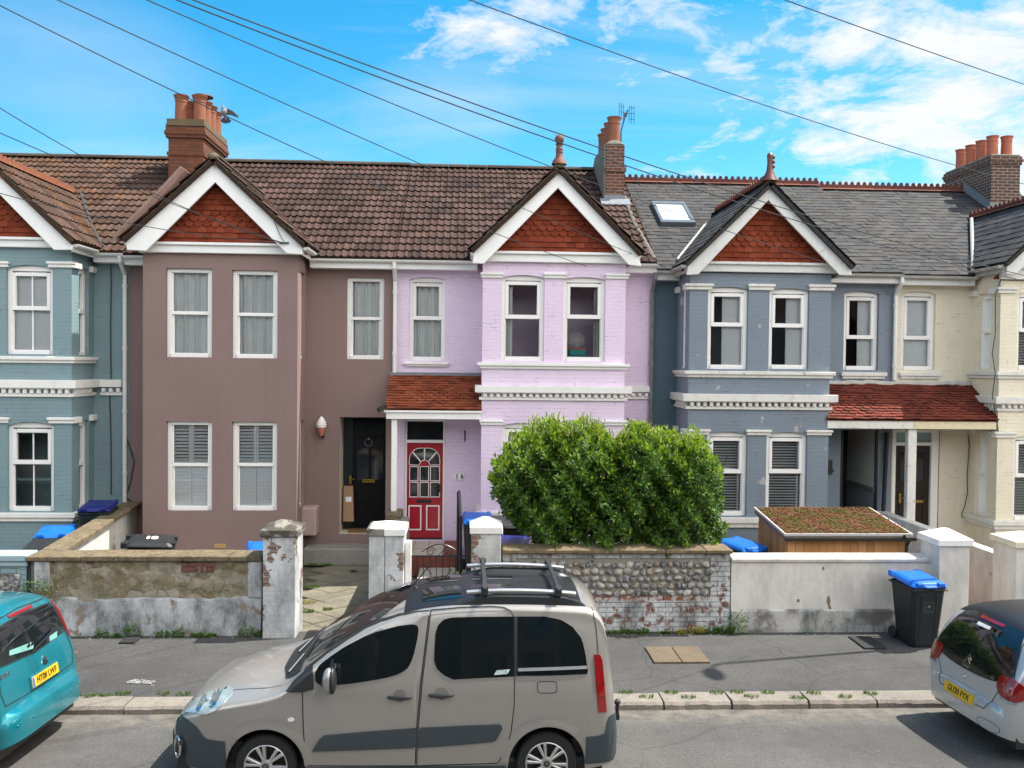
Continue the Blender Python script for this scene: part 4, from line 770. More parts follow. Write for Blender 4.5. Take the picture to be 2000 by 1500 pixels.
k = MB(); a = W(679, 1018, YM + .3); t = W(683, 949, YM + .42); k.hexa([a + Vector(v) for v in ((-.09, -.05, 0), (.13, -.05, 0), (.13, .06, 0), (-.09, .06, 0))] + [t + Vector(v) for v in ((-.12, -.05, 0), (.07, -.05, 0), (.07, .06, 0), (-.12, .06, 0))])
cb = k.build('cardboard_box', plain('brown_cardboard', (.33, .20, .11), .8), None, loc=(a.x, a.y, z0), bevel=.004); tag(cb, 'tall brown cardboard parcel leaning by the black front door', 'parcel')
m0 = a.lerp(t, .62); k = MB(); k.add([m0 + Vector(v) for v in ((-.06, -.058, -.06), (.06, -.058, -.06), (.06, -.054, .06), (-.06, -.054, .06))], [(0, 1, 2, 3)]); k.build('address_label', MT['upvc'], cb)
k = MB(); k.box(da - .05, db - .02, YM + .12, YM + .47, z0 + .004, z0 + .03); o = k.build('door_mat', plain('coir_brown', (.20, .11, .05), .95, var=.4, bump=.8, bsc=200), None, loc=((da + db) / 2, YM + .3, z0)); tag(o, 'brown coir door mat at the black front door', 'door mat')
# number 16: red door
x0, x1, z0, zt = rect((790, 819, 869, 1054), YM); yd = YM + .09; P = lambda zx, zy: W(650 + .35 * zx, 600 + .35 * zy, yd)
k = MB(); w = .045; zt2 = P(500, 745).z
for a, b, c, d in ((x0, x0 + w, z0, zt), (x1 - w, x1, z0, zt), (x0 + w, x1 - w, zt - w, zt), (x0 + w, x1 - w, zt2 - .04, zt2 + .02)): k.box(a, b, YM + .03, YM + .16, c, d)
k.build('door_frame', MT['upvc'], lilac['h'], bevel=.006)
k = MB(); k.add([(x0 + w, yd, zt2 + .02), (x1 - w, yd, zt2 + .02), (x1 - w, yd, zt - w), (x0 + w, yd, zt - w)], [(0, 1, 2, 3)]); k.build('fanlight', darkglass, lilac['h'])
red = plain('red_door_paint', (.36, .006, .022), .3, coat=.3); k = MB(); k.box(x0 + w + .004, x1 - w - .004, yd, yd + .045, z0 + .02, zt2 - .045); d16 = k.build('front_door', red, lilac['h'])
k = MB(); k.box(x0 + w, x1 - w, yd - .03, yd + .03, z0 - .02, z0 + .02); k.build('threshold', MT['black'], lilac['h'])
kb, kg = MB(), MB()
for (c0, c1) in ((427, 478), (485, 537), (543, 598)):
    for (r0, r1) in ((887, 970), (975, 1060)):
        a, b = P(c0, r1), P(c1, r0); kg.box(a.x, b.x, yd - .004, yd, a.z, b.z); frame_bead(kb, a.x, b.x, a.z, b.z, yd - .004, .014, .014)
cx, cz = P(512, 882).x, P(512, 882).z; rx, rz = (P(598, 882).x - P(427, 882).x) / 2, P(512, 786).z - cz
for i in range(4):
    a0, a1 = pi - pi * (i + .04) / 4, pi - pi * (i + .96) / 4; n = 6
    def pt(a, k_):
        s = 1 / max(abs(cos(a)), .001); u = k_ if k_ < .5 else min(1.0, 1.0)
        if k_ > .5:
            ex = (abs(cos(a)) ** 3 + abs(sin(a)) ** 3) ** (-1 / 3); return Vector((cx + rx * ex * cos(a), yd, cz + rz * ex * sin(a) * (1 if abs(cos(a)) < .99 else 1)))
        return Vector((cx + rx * .34 * cos(a), yd, cz + rz * .30 * sin(a)))
    ring = [pt(a0 + (a1 - a0) * j / n, 1) for j in range(n + 1)] + [pt(a1 + (a0 - a1) * j / n, .3) for j in range(n + 1)]
    kg.prism([v + Vector((0, -.004, 0)) for v in ring], (0, .004, 0)); kb.tube([v + Vector((0, -.010, 0)) for v in ring + ring[:1]], .008, 5)
kg.build('pane', darkglass, d16); 
for (c0, c1) in ((421, 495), (520, 596)):
    a, b = P(c0, 1244), P(c1, 1105); frame_bead(kb, a.x, b.x, a.z, b.z, yd, .026, .012)
kb.build('beading', MT['upvc'], d16)
a, b = P(467, 1091), P(550, 1073); k = MB(); k.box(a.x, b.x, yd - .02, yd, a.z, b.z); k.build('letterbox', MT['black'], d16, bevel=.006)
a = P(596, 1010); k = MB(); k.box(a.x - .015, a.x + .015, yd - .02, yd, a.z - .09, a.z + .09); k.tube([(a.x, yd - .02, a.z), (a.x, yd - .06, a.z), (a.x - .1, yd - .06, a.z)], .011, 6); k.build('door_handle', MT['black'], d16)
# porch steps of number 16
k = MB(); xs0, xs1 = W(783, 1054, YM).x, W(868, 1054, YM).x; k.box(xs0, xs1, 17.009, YM - .003, GZ, z0 - .03); k.build('porch_step', bpy.data.materials['cream_path_tile'], lilac['h'])
k = MB(); k.box(xs0, xs1, 16.971, 17.007, GZ, z0 - .04); k.box(xs1 + .003, W(893, 1054, YM).x, 16.971, YM - .003, GZ, z0 - .02); k.build('brick_step_edge', plain('red_quarry_tile', (.22, .06, .04), .7, var=.3), lilac['h'])
k = MB()
for i in range(1, 3): x = xs0 + (xs1 - xs0) * i / 3; k.box(x - .004, x + .004, 17.009, YM - .01, z0 - .03, z0 - .028)
k.box(xs0, xs1, 17.639, 17.649, z0 - .03, z0 - .028); k.build('tile_joint', MT['dark'], lilac['h'])
# porch roofs
def porch(hs, ptl, ptr, pbl, pbr, yf, mat, scal, tw, g, seed, jit=.002, fmat=None):
    tz = (W(*ptl, YM).z + W(*ptr, YM).z) / 2; bz = (W(*pbl, yf).z + W(*pbr, yf).z) / 2; xa, xb = W(*pbl, yf).x, W(*pbr, yf).x
    pr = thing('porch', None, None, (0, 0, 0)); bpy.data.objects.remove(pr)
    V = Vector((0, YM - yf, tz - bz)); L = V.length; V.normalize(); O = Vector((xa, yf, bz)); k = MB()
    xc = W(*ptl, YM).x, W(*ptr, YM).x
    def ins(u, v): t = v / L; return xa + (xc[0] - xa) * t - .02 <= O.x + u <= xb + (xc[1] - xb) * t + .05
    tile_field(k, O, Vector((1, 0, 0)), V, xb - xa, L, tw, g, .018, scal, ins, jit, .028, seed)
    N = Vector((1, 0, 0)).cross(V); xl, xr = xc
    k.add([Vector((xa, yf, bz)) - N * .01, Vector((xb, yf, bz)) - N * .01, Vector((xr, YM, tz)) - N * .01, Vector((xl, YM, tz)) - N * .01], [(0, 1, 2, 3)], 0)
    k.add([(xa, yf, bz - .01), (xl, YM, tz - .01), (xl, YM, bz - .02)], [(0, 1, 2)], .2)
    return k.build('porch_roof', mat, hs['h']), xa, xb, xl, xr, bz, tz
YP = 17.336
o, xa, xb, xl, xr, bz, tz = porch(lilac, (762, 731), (941, 734), (752, 801), (941, 802), YP, MT['terra_p'], lambda j, u, v: abs(u - 1.02) < .60 - abs(j - 5.2) * .115 and 1 <= j <= 10, .17, .088, 4)
k = MB(); zf = W(850, 819, YP).z; k.box(xa + .02, xb - .01, YP + .03, YP + .07, zf, bz - .012); k.box(xa + .02, xa + .05, YP + .07, YM, zf, bz - .01); k.box(xa + .05, xb - .01, YP + .07, YM - .01, zf + .02, zf + .035)
k.box(xa - .02, xb, YP - .012, YP + .03, bz - .045, bz - .004); k.build('porch_fascia', MT['upvc'], lilac['h'], bevel=.004)
k = MB(); k.box(xa, xr - .02, YM - .10, YM - .003, tz - .02, tz + .05); k.build('lead_flashing', MT['lead'], lilac['h'])
px0, px1, pz0, _ = rect((764, 819, 775, 999), YP + .1); k = MB(); k.box(px0, px1, YP + .09, YP + .2, pz0, zf); k.build('porch_post', MT['upvc'], lilac['h'], bevel=.01)
o, xa, xb, xl, xr, bz, tz = porch(slate, (1617, 750), (1893, 752), (1616, 821), (1951, 822), YP, MT['terra_o'], lambda j, u, v: 2 <= j <= 8 and ((u * 1.0) % 1.75) < 1.15, .17, .088, 9, .006)
zf = W(1780, 838, YP).z; xm = W(1786, 830, YP).x; k = MB(); k.box(xa + .02, xm, YP + .03, YP + .07, zf, bz - .012); k.build('porch_fascia', MT['old_white'], slate['h'], bevel=.004)
k = MB(); k.box(xm + .004, xb - .03, YP + .03, YP + .07, zf, bz - .012); k.build('porch_fascia', plain('stained_cream_board', (.66, .58, .40), .6, var=.25), cream['h'], bevel=.004)
k = MB(); k.tube([Vector((xl + (xr - xl) * i / 30, YM - .03, tz + .03 + random.uniform(-.02, .02))) for i in range(31)], .05, 6); k.build('mortar_flashing', MT['rendergrey'] if False else plain('pale_mortar', (.5, .49, .45), .9, var=.3), slate['h'])
px0, px1, pz0, _ = rect((1772, 839, 1789, 1028), YP + .1); k = MB(); k.box(px0, px1, YP + .09, YP + .23, pz0, zf); k.build('porch_post', MT['old_white'], slate['h'], bevel=.012)
k = MB(); k.box(px0 - .05, px1 + .05, YP + .02, YM, GZ, pz0 - .002); k.build('porch_wall', MT['cream'], slate['h'], bevel=.02)
# blue grey house: open recessed porch with panelled side
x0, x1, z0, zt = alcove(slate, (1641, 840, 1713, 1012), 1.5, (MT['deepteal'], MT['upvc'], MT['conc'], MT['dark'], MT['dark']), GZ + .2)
zd = W(1700, 950, YM + .6).z; k = MB()
for i in range(14): y = YM + .05 + i * .1; k.box(x1 - .03, x1 - .003, y, y + .094, GZ + .2, zd - .05)
k.build('dado_panel', plain('grey_lilac_boards', (.30, .30, .36), .6), slate['h']); k = MB(); k.box(x1 - .06, x1 - .003, YM + .03, YM + 1.48, zd - .05, zd + .04); k.build('dado_rail', plain('dado_rail_grey_green', (.2, .22, .19), .6), slate['h'])
k = MB(); k.box(x0, x0 + .05, YM - .004, YM + .05, GZ + .2, zt); k.box(x1 - .04, x1 + .01, YM - .004, YM + .05, GZ + .2, zt); k.build('porch_jamb', teald, slate['h'])
k = MB(); k.box(W(1616, 900, YM - .05).x, W(1626, 900, YM - .05).x, YM - .06, YM - .003, W(1620, 926, YM).z, W(1620, 899, YM).z); k.box(W(1622, 900, YM - .05).x, W(1629, 900, YM - .05).x, YM - .05, YM - .003, W(1620, 922, YM).z, W(1620, 915, YM).z); o = k.build('door_intercom', MT['black'], None, loc=(W(1620, 912, YM).x, YM, W(1620, 912, YM).z), bevel=.008); tag(o, 'small black intercom on the blue grey porch wall', 'intercom')
k = MB(); b = W(1725, 1000, YM - .12); t = W(1733, 845, YM - .06); k.tube([t, W(1730, 900, YM - .07), b], .045, 8); k.build('downpipe', teald, slate['h'], smooth=True)
# cream house door
x0, x1, z0, zt = rect((1744, 840, 1834, 1036), YM); yd = YM + .1; k = MB(); zr = W(1790, 867, yd).z
for a, b, c, d in ((x0, x0 + .07, z0, zt), (x1 - .16, x1, z0, zt), (x0 + .07, x1 - .16, zt - .05, zt), (x0 + .07, x1 - .16, zr - .03, zr + .04)): k.box(a, b, YM + .03, YM + .16, c, d)
k.build('door_frame', MT['upvc'], cream['h'], bevel=.006); k = MB(); k.box(x0 + .07, x1 - .16, yd, yd + .01, zr + .04, zt - .05); k.build('fanlight', plain('frosted_glass', (.28, .40, .42), .25), cream['h'])
k = MB(); k.box(x0 + .075, x1 - .165, yd, yd + .045, z0 + .03, zr - .035); dc = k.build('front_door', plain('dark_brown_door', (.018, .010, .008), .3), cream['h'])
k = MB(); da, db = x0 + .075, x1 - .165; frame_bead(k, da + .1, db - .1, z0 + 1.0, zr - .15, yd, .03, .014); frame_bead(k, da + .1, db - .1, z0 + .15, z0 + .8, yd, .03, .014); k.build('door_panel', bpy.data.materials['dark_brown_door'], dc)
k = MB(); k.box(da + .13, db - .13, yd - .006, yd, z0 + 1.03, zr - .18); k.build('pane', darkglass, dc)
p = W(1792, 979, yd); k = MB(); k.box(p.x - .12, p.x + .12, yd - .02, yd, p.z - .03, p.z + .03); k.build('letterbox', MT['brass'], dc, bevel=.006)
p = W(1757, 973, yd); k = MB(); k.box(p.x - .02, p.x + .02, yd - .02, yd, p.z - .1, p.z + .1); k.tube([(p.x, yd - .02, p.z + .02), (p.x, yd - .06, p.z + .02), (p.x + .11, yd - .06, p.z + .03)], .012, 6); k.build('door_handle', MT['brass'], dc)
# ------------------------------------------------------------------ things on the house fronts
def wall_thing(mb, name, mat, label, cat, p, **kw): return tag(mb.build(name, mat, None, loc=p, **kw), label, cat)
p = W(628, 835, YM - .08); t = thing('ice_cream_ornament', 'pink and white ice cream cone ornament on the brown wall', 'wall ornament', (p.x, YM - .1, p.z)); q = Vector((p.x, YM - .1, p.z))
k = MB(); pr = []
for i in range(40): pr.append((max(.002, pch([(0, .085), (.2, .10), (.45, .088), (.7, .058), (.88, .030), (1, .004)])(i / 39) * (1 + .13 * abs(sin(i * .40 + .4)))), .0 + .235 * i / 39))
k.lathe(pr, q + Vector((0, 0, -.0)), 18, cap=False); k.build('swirl', plain('glossy_white', (.82, .80, .78), .2), t, smooth=True)
k = MB(); k.lathe([(.088, .02), (.095, -.0), (.085, -.03), (.03, -.17), (.028, -.172)], q, 16, cap=False); k.build('cone', plain('salmon_pink', (.58, .20, .15), .3), t, smooth=True)
k = MB(); k.tube([q + Vector((.01, 0, -.15)), q + Vector((.03, .05, -.2))], .03, 8); k.build('bracket', MT['black'], t)
a = W(583, 992, 17.954); b = W(615, 1048, 17.954); k = MB(); k.box(a.x + .03, b.x + .02, 17.991, YM - .003, b.z, a.z); t = wall_thing(k, 'meter_box', plain('pinkish_meter_box', (.42, .30, .29), .5), 'pale pink plastic meter box beside the brown bay', 'meter box', ((a.x + b.x) / 2, YM, b.z), bevel=.035, seg=3)
a = W(888, 938, YM - .02); b = W(907, 924, YM - .02); k = MB(); k.box(a.x, b.x, YM - .025, YM - .003, a.z, b.z); o = wall_thing(k, 'house_number_plaque', plain('ceramic_white', (.85, .85, .78), .3), 'small white house number plaque reading 16 by the red door', 'house number', ((a.x + b.x) / 2, YM, a.z), bevel=.004)
k = MB(); c = (a + b) / 2; add_text(k, '1 6', .135, lambda x, y, z: Vector((c.x + x, YM - .027 - z, c.z + y)), .001, .004); k.build('digits', MT['blackm'], o)
k = MB()
for i in range(9):
    for z in (a.z + .008, b.z - .012): k.box(a.x + .008 + i * (b.x - a.x - .02) / 9, a.x + .008 + (i + .5) * (b.x - a.x - .02) / 9, YM - .027, YM - .025, z, z + .006)
k.build('tile_border', MT['blackm'], o)
p = W(908, 851, YM - .05); k = MB(); k.box(p.x - .012, p.x + .012, YM - .02, YM - .003, p.z - .11, p.z + .11); k.tube([(p.x, YM - .02, p.z + .07), (p.x, YM - .09, p.z + .08), (p.x, YM - .1, p.z + .04)], .01, 6); wall_thing(k, 'wall_bracket', MT['blackm'], 'small black iron bracket on the lilac wall above the plaque', 'bracket', (p.x, YM, p.z))
p = W(746, 796, YP - .02); k = MB(); k.tube([p + Vector((-.05, -.13, -.04)), p + Vector((.06, .04, .03))], .045, 10); k.tube([p + Vector((.06, .02, .03)), p + Vector((.10, .09, -.05))], .02, 6); wall_thing(k, 'security_camera', MT['black'], 'black security camera at the corner of the lilac porch', 'camera', p, smooth=True)
k = MB(); p = W(430, 1068, YB); k.box(p.x - .11, p.x + .11, YB - .012, YB - .002, p.z - .02, p.z + .06)
k.build('air_brick', plain('buff_clay', (.42, .28, .12), .8), brown['h'])
t = W(895, 962, 16.631); b = W(899, 1107, 14.615); k = MB(); g = Vector((t.x, 16.694, z0)); k.tube([(t.x, 16.694, GZ), (t.x, 16.694, t.z), (t.x + .02, 16.631, t.z + .02), (b.x, 14.615, W(899, 1010, 14.615).z), (b.x, 14.615, GZ)], .026, 8); o = wall_thing(k, 'handrail', MT['blackm'], 'black metal handrail beside the steps to the red door', 'handrail', (t.x, 15.623, GZ), smooth=True)
# television aerial on the lilac chimney
m0 = W(1213, 255, 21.670); m1 = W(1223, 221, 21.670); t = thing('television_aerial', 'grid television aerial on the chimney of the lilac house', 'aerial', m0)
k = MB(); k.tube([m0 + Vector((0, 0, -.5)), m0, m1, m1 + Vector((.05, 0, .08))], .016, 6); k.build('mast', MT['blackm'], t); k = MB(); k.box(m1.x - .05, m1.x + .02, m1.y - .04, m1.y + .02, m1.z - .08, m1.z + .0); k.build('junction_box', MT['blackm'], t)
k = MB(); thin = .006
for s in (-1, 1):
    c = m1 + Vector((s * .02, 0, 0)); e = lambda u, v: c + Vector((s * u * .62, -.25 * u, v * .8 - s * u * .10))
    for u in (.08, .17, .26): k.tube([e(u, -.23 if s < 0 else -.30), e(u, .27 if s < 0 else .24)], thin, 4)
    for v in (-.17, 0, .17): k.tube([e(.02 if v == 0 else .08, v), e(.28, v)], thin, 4)
k.build('reflector_grid', MT['blackm'], t)
# pigeon flying beside the orange chimney
c = W(438, 220, 19.150); t = thing('pigeon', 'grey pigeon flying just right of the orange brick chimney', 'bird', c)
bm_ = MB(); ax = Vector((-.15, -.35, .92)).normalized(); L = .30; ring = []; prof = [(0, .004), (.05, .02), (.1, .035), (.17, .042), (.22, .035), (.27, .058), (.36, .074), (.46, .075), (.56, .064), (.66, .045), (.78, .03), (1, .012)]
bm_.tube([c + ax * L * (.5 - f) for f, r in prof], [r * .95 for f, r in prof], 12)
bm_.build('body', plain('pale_grey_feathers', (.20, .21, .24), .7, var=.3), t, smooth=True)
k = MB(); h = c + ax * L * .48; k.tube([h, h + ax * .012 + Vector((-.012, -.028, -.002))], [.009, .002], 6); k.build('beak', MT['black'], t)
def wing(p0, pts, th=.008):
    k = MB(); k.prism([p0 + Vector(v) for v in pts], (0, th, 0)); return k
k = wing(c, [(.02, -.02, .07), (.10, -.02, .075), (.19, -.01, .03), (.29, .0, -.06), (.30, .0, -.10), (.25, .0, -.085), (.20, 0, -.075), (.15, 0, -.05), (.10, 0, -.045), (.03, 0, -.04)]); k.build('wing', plain('dark_grey_wing', (.045, .05, .06), .7, var=.3), t, bevel=.003)
k = wing(c, [(-.02, .03, .06), (-.06, .04, .05), (-.07, .10, .0), (-.05, .12, -.05), (-.02, .05, -.02)]); k.build('wing', bpy.data.materials['dark_grey_wing'], t, bevel=.003)
k = MB(); q = c - ax * L * .42; k.prism([q + Vector((.13 * sin(a), .01, -.11 * cos(a) + .015)) for a in [radians(d) for d in (-62, -45, -28, -10, 10, 28, 45, 62)]] + [q + Vector((.03, 0, .05)), q + Vector((-.03, 0, .05))], (0, .008, 0)); k.build('tail', plain('dark_tail_feathers', (.025, .028, .035), .7), t, bevel=.003)
# ------------------------------------------------------------------ garden walls
from mathutils import noise as mnoise
def vorwall(mb, x0, x1, z0, z1, y, cell, amp, seed, cols_n=200):
    r = random.Random(seed); pts = []; nx, nz = int((x1 - x0) / cell) + 1, int((z1 - z0) / (cell * .8)) + 1
    for i in range(-1, nx + 1):
        for j in range(-1, nz + 1): pts.append((x0 + (i + r.random()) * cell, z0 + (j + r.random()) * cell * .8, r.uniform(.3, 1), r.random(), (i, j)))
    grid = {p[4]: p for p in pts}; res = .016; mx, mz = int((x1 - x0) / res), int((z1 - z0) / res); H = []; C = []
    for b in range(mz + 1):
        for a in range(mx + 1):
            u, v = x0 + (x1 - x0) * a / mx, z0 + (z1 - z0) * b / mz; ci, cj = int((u - x0) / cell), int((v - z0) / (cell * .8)); ds = []
            for i in (ci - 1, ci, ci + 1):
                for j in (cj - 1, cj, cj + 1):
                    p = grid.get((i, j))
                    if p: ds.append((sqrt((u - p[0]) ** 2 + (v - p[1]) ** 2 * 1.4), p))
            ds.sort(key=lambda d: d[0]); e = ds[1][0] - ds[0][0]; p = ds[0][1]
            g_ = .5 + .5 * mnoise.noise(Vector((u * 2.3, v * 2.3, seed))); e2 = e + (.03 * max(0, g_ - .42) * 8 if cell > .15 else 0); H.append(amp * p[2] * (1 - math.exp(-e2 / .022)) * (.6 if cell > .15 else 1) + .016 * mnoise.fractal(Vector((u * 6, v * 6, seed)), 1, 2, 4) + random.uniform(-.0015, .0015)); C.append((p[3] * .75 + .25 * (.5 + .5 * mnoise.noise(Vector((u * 3.7, v * 3.7, 4)))) if cell > .15 else p[3]) if e2 > .008 else .0)
    o = len(mb.v); mb.v += [Vector((x0 + (x1 - x0) * a / mx, y - H[b * (mx + 1) + a], z0 + (z1 - z0) * b / mz)) for b in range(mz + 1) for a in range(mx + 1)]
    for b in range(mz):
        for a in range(mx): i = b * (mx + 1) + a; mb.f.append((o + i, o + i + 1, o + i + mx + 2, o + i + mx + 1)); mb.r.append(C[i])
def rubble_mat():
    m = NT('rubble_stone'); c = m.ramp(m.attr(), [(0, (.11, .085, .055)), (.02, (.19, .15, .085)), (.3, (.24, .20, .13)), (.45, (.34, .30, .23)), (.6, (.18, .14, .075)), (.75, (.27, .24, .19)), (.9, (.38, .35, .29)), (1, (.22, .10, .07))])
    c = m.mix(m.ramp(m.noise(4.5, det=9, rough=.75, dist=.4), [(.47, 0.0), (.66, .5)]), c, (.12, .095, .055)); c = m.mix(m.ramp(m.noise(6, m.mapping(m.obj(world=True), (1, 1, 1), (5, 2, 9)), det=8, rough=.7), [(.52, 0.0), (.62, .8)]), c, (.36, .33, .27)); c = m.mix(m.ramp(m.noise(17, det=6, rough=.7), [(.6, 0.0), (.7, .6)]), c, (.45, .42, .36)); c = m.mix(m.ramp(m.noise(2.3, det=5), [(.55, 0.0), (.7, .5)]), c, (.09, .10, .03))
    m.set(Base_Color=c, Roughness=.9); m.bump(m.noise(28, det=7, rough=.7), .7, .015); return m.m
def flint_mat():
    m = NT('flint_nodule'); c = m.ramp(m.attr(), [(0, (.06, .065, .075)), (.3, (.13, .135, .145)), (.5, (.26, .25, .235)), (.7, (.38, .36, .32)), (.88, (.24, .18, .12)), (1, (.55, .53, .49))])
    c = m.mix(m.ramp(m.noise(22, det=7, rough=.75), [(.45, 0.0), (.62, .8)]), c, (.48, .46, .42)); c = m.mix(m.ramp(m.noise(13, det=4), [(.55, 0.0), (.65, .7)]), c, (.05, .055, .06))
    m.set(Base_Color=c, Roughness=.45); m.bump(m.noise(30, det=6), .5, .01); return m.m
RUB, FLI = rubble_mat(), flint_mat()
PEEL = peel('blackened_whitewash', (.52, .53, .54), (.24, .20, .15), .57, .60, dark=.95, sc=2.2)
PILL = peel('peeling_white_pillar', (.62, .63, .64), (.22, .14, .10), .585, .595, True, .65, 2.4)
PILL2 = peel('cracked_white_pillar', (.60, .60, .57), (.25, .13, .09), .55, .565, True, .6, 2.0)
WBR = peel('whitewashed_brick', (.60, .61, .61), (.22, .10, .07), .52, .60, True, .9, 6)
WPL = peel('white_garden_wall', (.70, .67, .615), (.27, .20, .13), .70, .71, dark=.33, sc=2.1)
PINK = WBR
def brickwork(mb, x0, x1, z0, z1, y, seed=1, bw=.225, bh=.075, d=.05):   # laid bricks with open joints
    r = random.Random(seed); z = z0; j = 0
    while z < z1 - .01:
        x = x0 - (bw / 2 if j % 2 else 0)
        while x < x1 - .005:
            a, b = max(x, x0), min(x + bw - .009, x1)
            if b - a > .02: mb.box(a, b, y - r.uniform(0, .007), y + d, z, min(z + bh - .009, z1), r.random())
            x += bw
        z += bh; j += 1
# stone wall of the brown house
t = thing('garden_wall', 'rubble stone front wall with tan coping before the brown house', 'garden wall', (W(290, 1200, YW).x, YW, GZ)); xa, xb = W(60, 1160, YW).x, W(512, 1160, YW).x
zc = W(300, 1087, YW - .08).z; zs = W(300, 1170, YW).z
k = MB(); vorwall(k, xa + .2, W(485, 1130, YW).x, zs, zc - .07, YW, .17, .035, 5); k.build('stone_face', RUB, t, smooth=True, sharp=80)
k = MB(); k.box(xa, xb, YW + .012, YW + .36, -.05, zc - .072); k.build('wall_core', MT['rendergrey'], t)
k = MB(); n = 40
for i in range(n):                     # battered plinth with an uneven ledge
    a, b = xa + (xb - xa) * i / n, xa + (xb - xa) * (i + 1) / n; f = lambda x: .012 * sin(x * 7) + .008 * sin(x * 23); g = lambda x: zs + .012 * sin(x * 5.1) + .006 * sin(x * 17)
    k.hexa([(a, YW - .10 - f(a), -.05), (b, YW - .10 - f(b), -.05), (b, YW + .03, -.05), (a, YW + .03, -.05), (a, YW - .075 - f(a) * .6, g(a)), (b, YW - .075 - f(b) * .6, g(b)), (b, YW + .03, g(b) + .035), (a, YW + .03, g(a) + .035)])
k.build('plinth', PEEL, t)
k = MB(); k.box(W(485, 1130, YW).x, xb, YW - .05, YW + .01, zs + .02, zc - .08); k.box(xa + .06, xa + .28, YW - .04, YW + .01, zs + .02, zc - .08); k.build('wall_pier', PEEL, t, bevel=.015)
k = MB(); brickwork(k, W(355, 1100, YW).x, W(420, 1100, YW).x, W(390, 1116, YW).z, W(390, 1098, YW).z, YW - .035, 3); brickwork(k, W(170, 1100, YW).x, W(185, 1100, YW).x, W(180, 1100, YW).z, W(180, 1093, YW).z, YW - .035, 3); k.build('brick_patch', plain('dull_red_brick', (.15, .065, .048), .85, var=.35, bump=.5, bsc=30), t, bevel=.006)
k = MB(); add_text(k, '2 1', .11, lambda x, y, z: Vector((W(396, 1112, YW).x + x, YW - .046 - z, W(396, 1112, YW).z + y)), .001, .003); k.build('chalk_digits', plain('faded_chalk', (.26, .19, .17), .9), t)
k = MB(); x = xa - .05; r = random.Random(2)
while x < xb - .02:
    L = min(r.uniform(.55, .8), xb - x); k.box(x + .002, x + L - .004, YW - .08 + r.uniform(-.006, .006), YW + .40, zc - .072, zc + r.uniform(-.006, .006), r.random()); x += L
k.build('coping', MT['coping'], t, bevel=.012, seg=2)
# side wall between the teal and brown gardens
t = thing('garden_wall', 'white plastered side wall with tan coping between teal and brown gardens', 'garden wall', (W(60, 1100, YW).x, 15.749, GZ)); xs = W(100, 1085, YW + .1).x
xq = W(262, 995, YM - .2).x
k = MB(); k.hexa([(xs - .22, YW + .41, GZ - .05), (xs, YW + .41, GZ - .05), (xq, YM - .02, GZ - .05), (xq - .22, YM - .02, GZ - .05), (xs - .22, YW + .41, zc - .072), (xs, YW + .41, zc - .072), (xq, YM - .02, zc - .072), (xq - .22, YM - .02, zc - .072)]); k.build('wall_face', peel('dirty_white_plaster', (.66, .65, .61), (.28, .24, .18), .64, .66, dark=.35), t)
k = MB(); n = 6
for i in range(n):
    f0, f1 = i / n, (i + 1) / n - .003; ya, yb = YW + .41 + (YM - .34 - YW) * f0, YW + .41 + (YM - .34 - YW) * f1; a, b = xs + (xq - xs) * f0, xs + (xq - xs) * f1
    k.hexa([(a - .29, ya, zc - .07), (a + .07, ya, zc - .07), (b + .07, yb, zc - .07), (b - .29, yb, zc - .07), (a - .29, ya, zc), (a + .07, ya, zc), (b + .07, yb, zc), (b - .29, yb, zc)], random.random())
k.build('coping', MT['coping'], t, bevel=.01)
# teal front wall
t = thing('garden_wall', 'pale blue painted garden wall with flint panel at the left edge', 'garden wall', (W(0, 1200, YW).x - 1.5, YW, GZ)); xb2 = xa - .06; xl = -11.5; bl = plain('pale_teal_wall_paint', (.24, .34, .37), .6, var=.15, bump=.3, bsc=20); blt = plain('pale_blue_coping_paint', (.34, .46, .50), .6, var=.1)  # coping is painted a lighter blue than the brickwork
k = MB(); k.box(xl, xb2, YW + .01, YW + .25, -.05, zc - .10); brickwork(k, W(40, 1150, YW).x, xb2, GZ, zc - .16, YW, 6); brickwork(k, xl, W(40, 1150, YW).x, zc - .26, zc - .16, YW, 6); k.build('painted_brickwork', bl, t)
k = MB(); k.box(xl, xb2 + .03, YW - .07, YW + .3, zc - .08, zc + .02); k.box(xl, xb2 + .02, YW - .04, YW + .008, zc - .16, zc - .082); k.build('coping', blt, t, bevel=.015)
k = MB(); vorwall(k, -8.2, W(40, 1150, YW).x - .003, GZ, zc - .27, YW, .13, .03, 8); k.build('flint_panel', FLI, t, smooth=True, sharp=80)
# pillars
def pillar(px0, px1, yf, d, ptop, pcap, label, body, cap, overhang=.035, pyramid=.10, base=None, split=None):
    x0, x1 = W(px0, 1120, yf).x, W(px1, 1120, yf).x; zb = W((px0 + px1) / 2, pcap, yf - overhang).z; zt = zb + .10
    t = thing('gate_pillar', label, 'gate pillar', ((x0 + x1) / 2, yf + d / 2, GZ), 'gate pillars along the front walls')
    k = MB(); k.box(x0, x1, yf, yf + d, -.05, zb); k.build('shaft', body, t, bevel=.012, seg=2)
    k = MB(); o = overhang; k.box(x0 - o, x1 + o, yf - o, yf + d + o, zb + .002, zt)
    xm, ym = (x0 + x1) / 2, yf + d / 2; k.add([(x0 - o, yf - o, zt), (x1 + o, yf - o, zt), (x1 + o, yf + d + o, zt), (x0 - o, yf + d + o, zt), (xm - .05, ym - .05, zt + pyramid), (xm + .05, ym - .05, zt + pyramid), (xm + .05, ym + .05, zt + pyramid), (xm - .05, ym + .05, zt + pyramid)], [(0, 1, 5, 4), (1, 2, 6, 5), (2, 3, 7, 6), (3, 0, 4, 7), (4, 5, 6, 7)])
    k.build('cap', cap, t, bevel=.01); return t, x0, x1, zb, zt
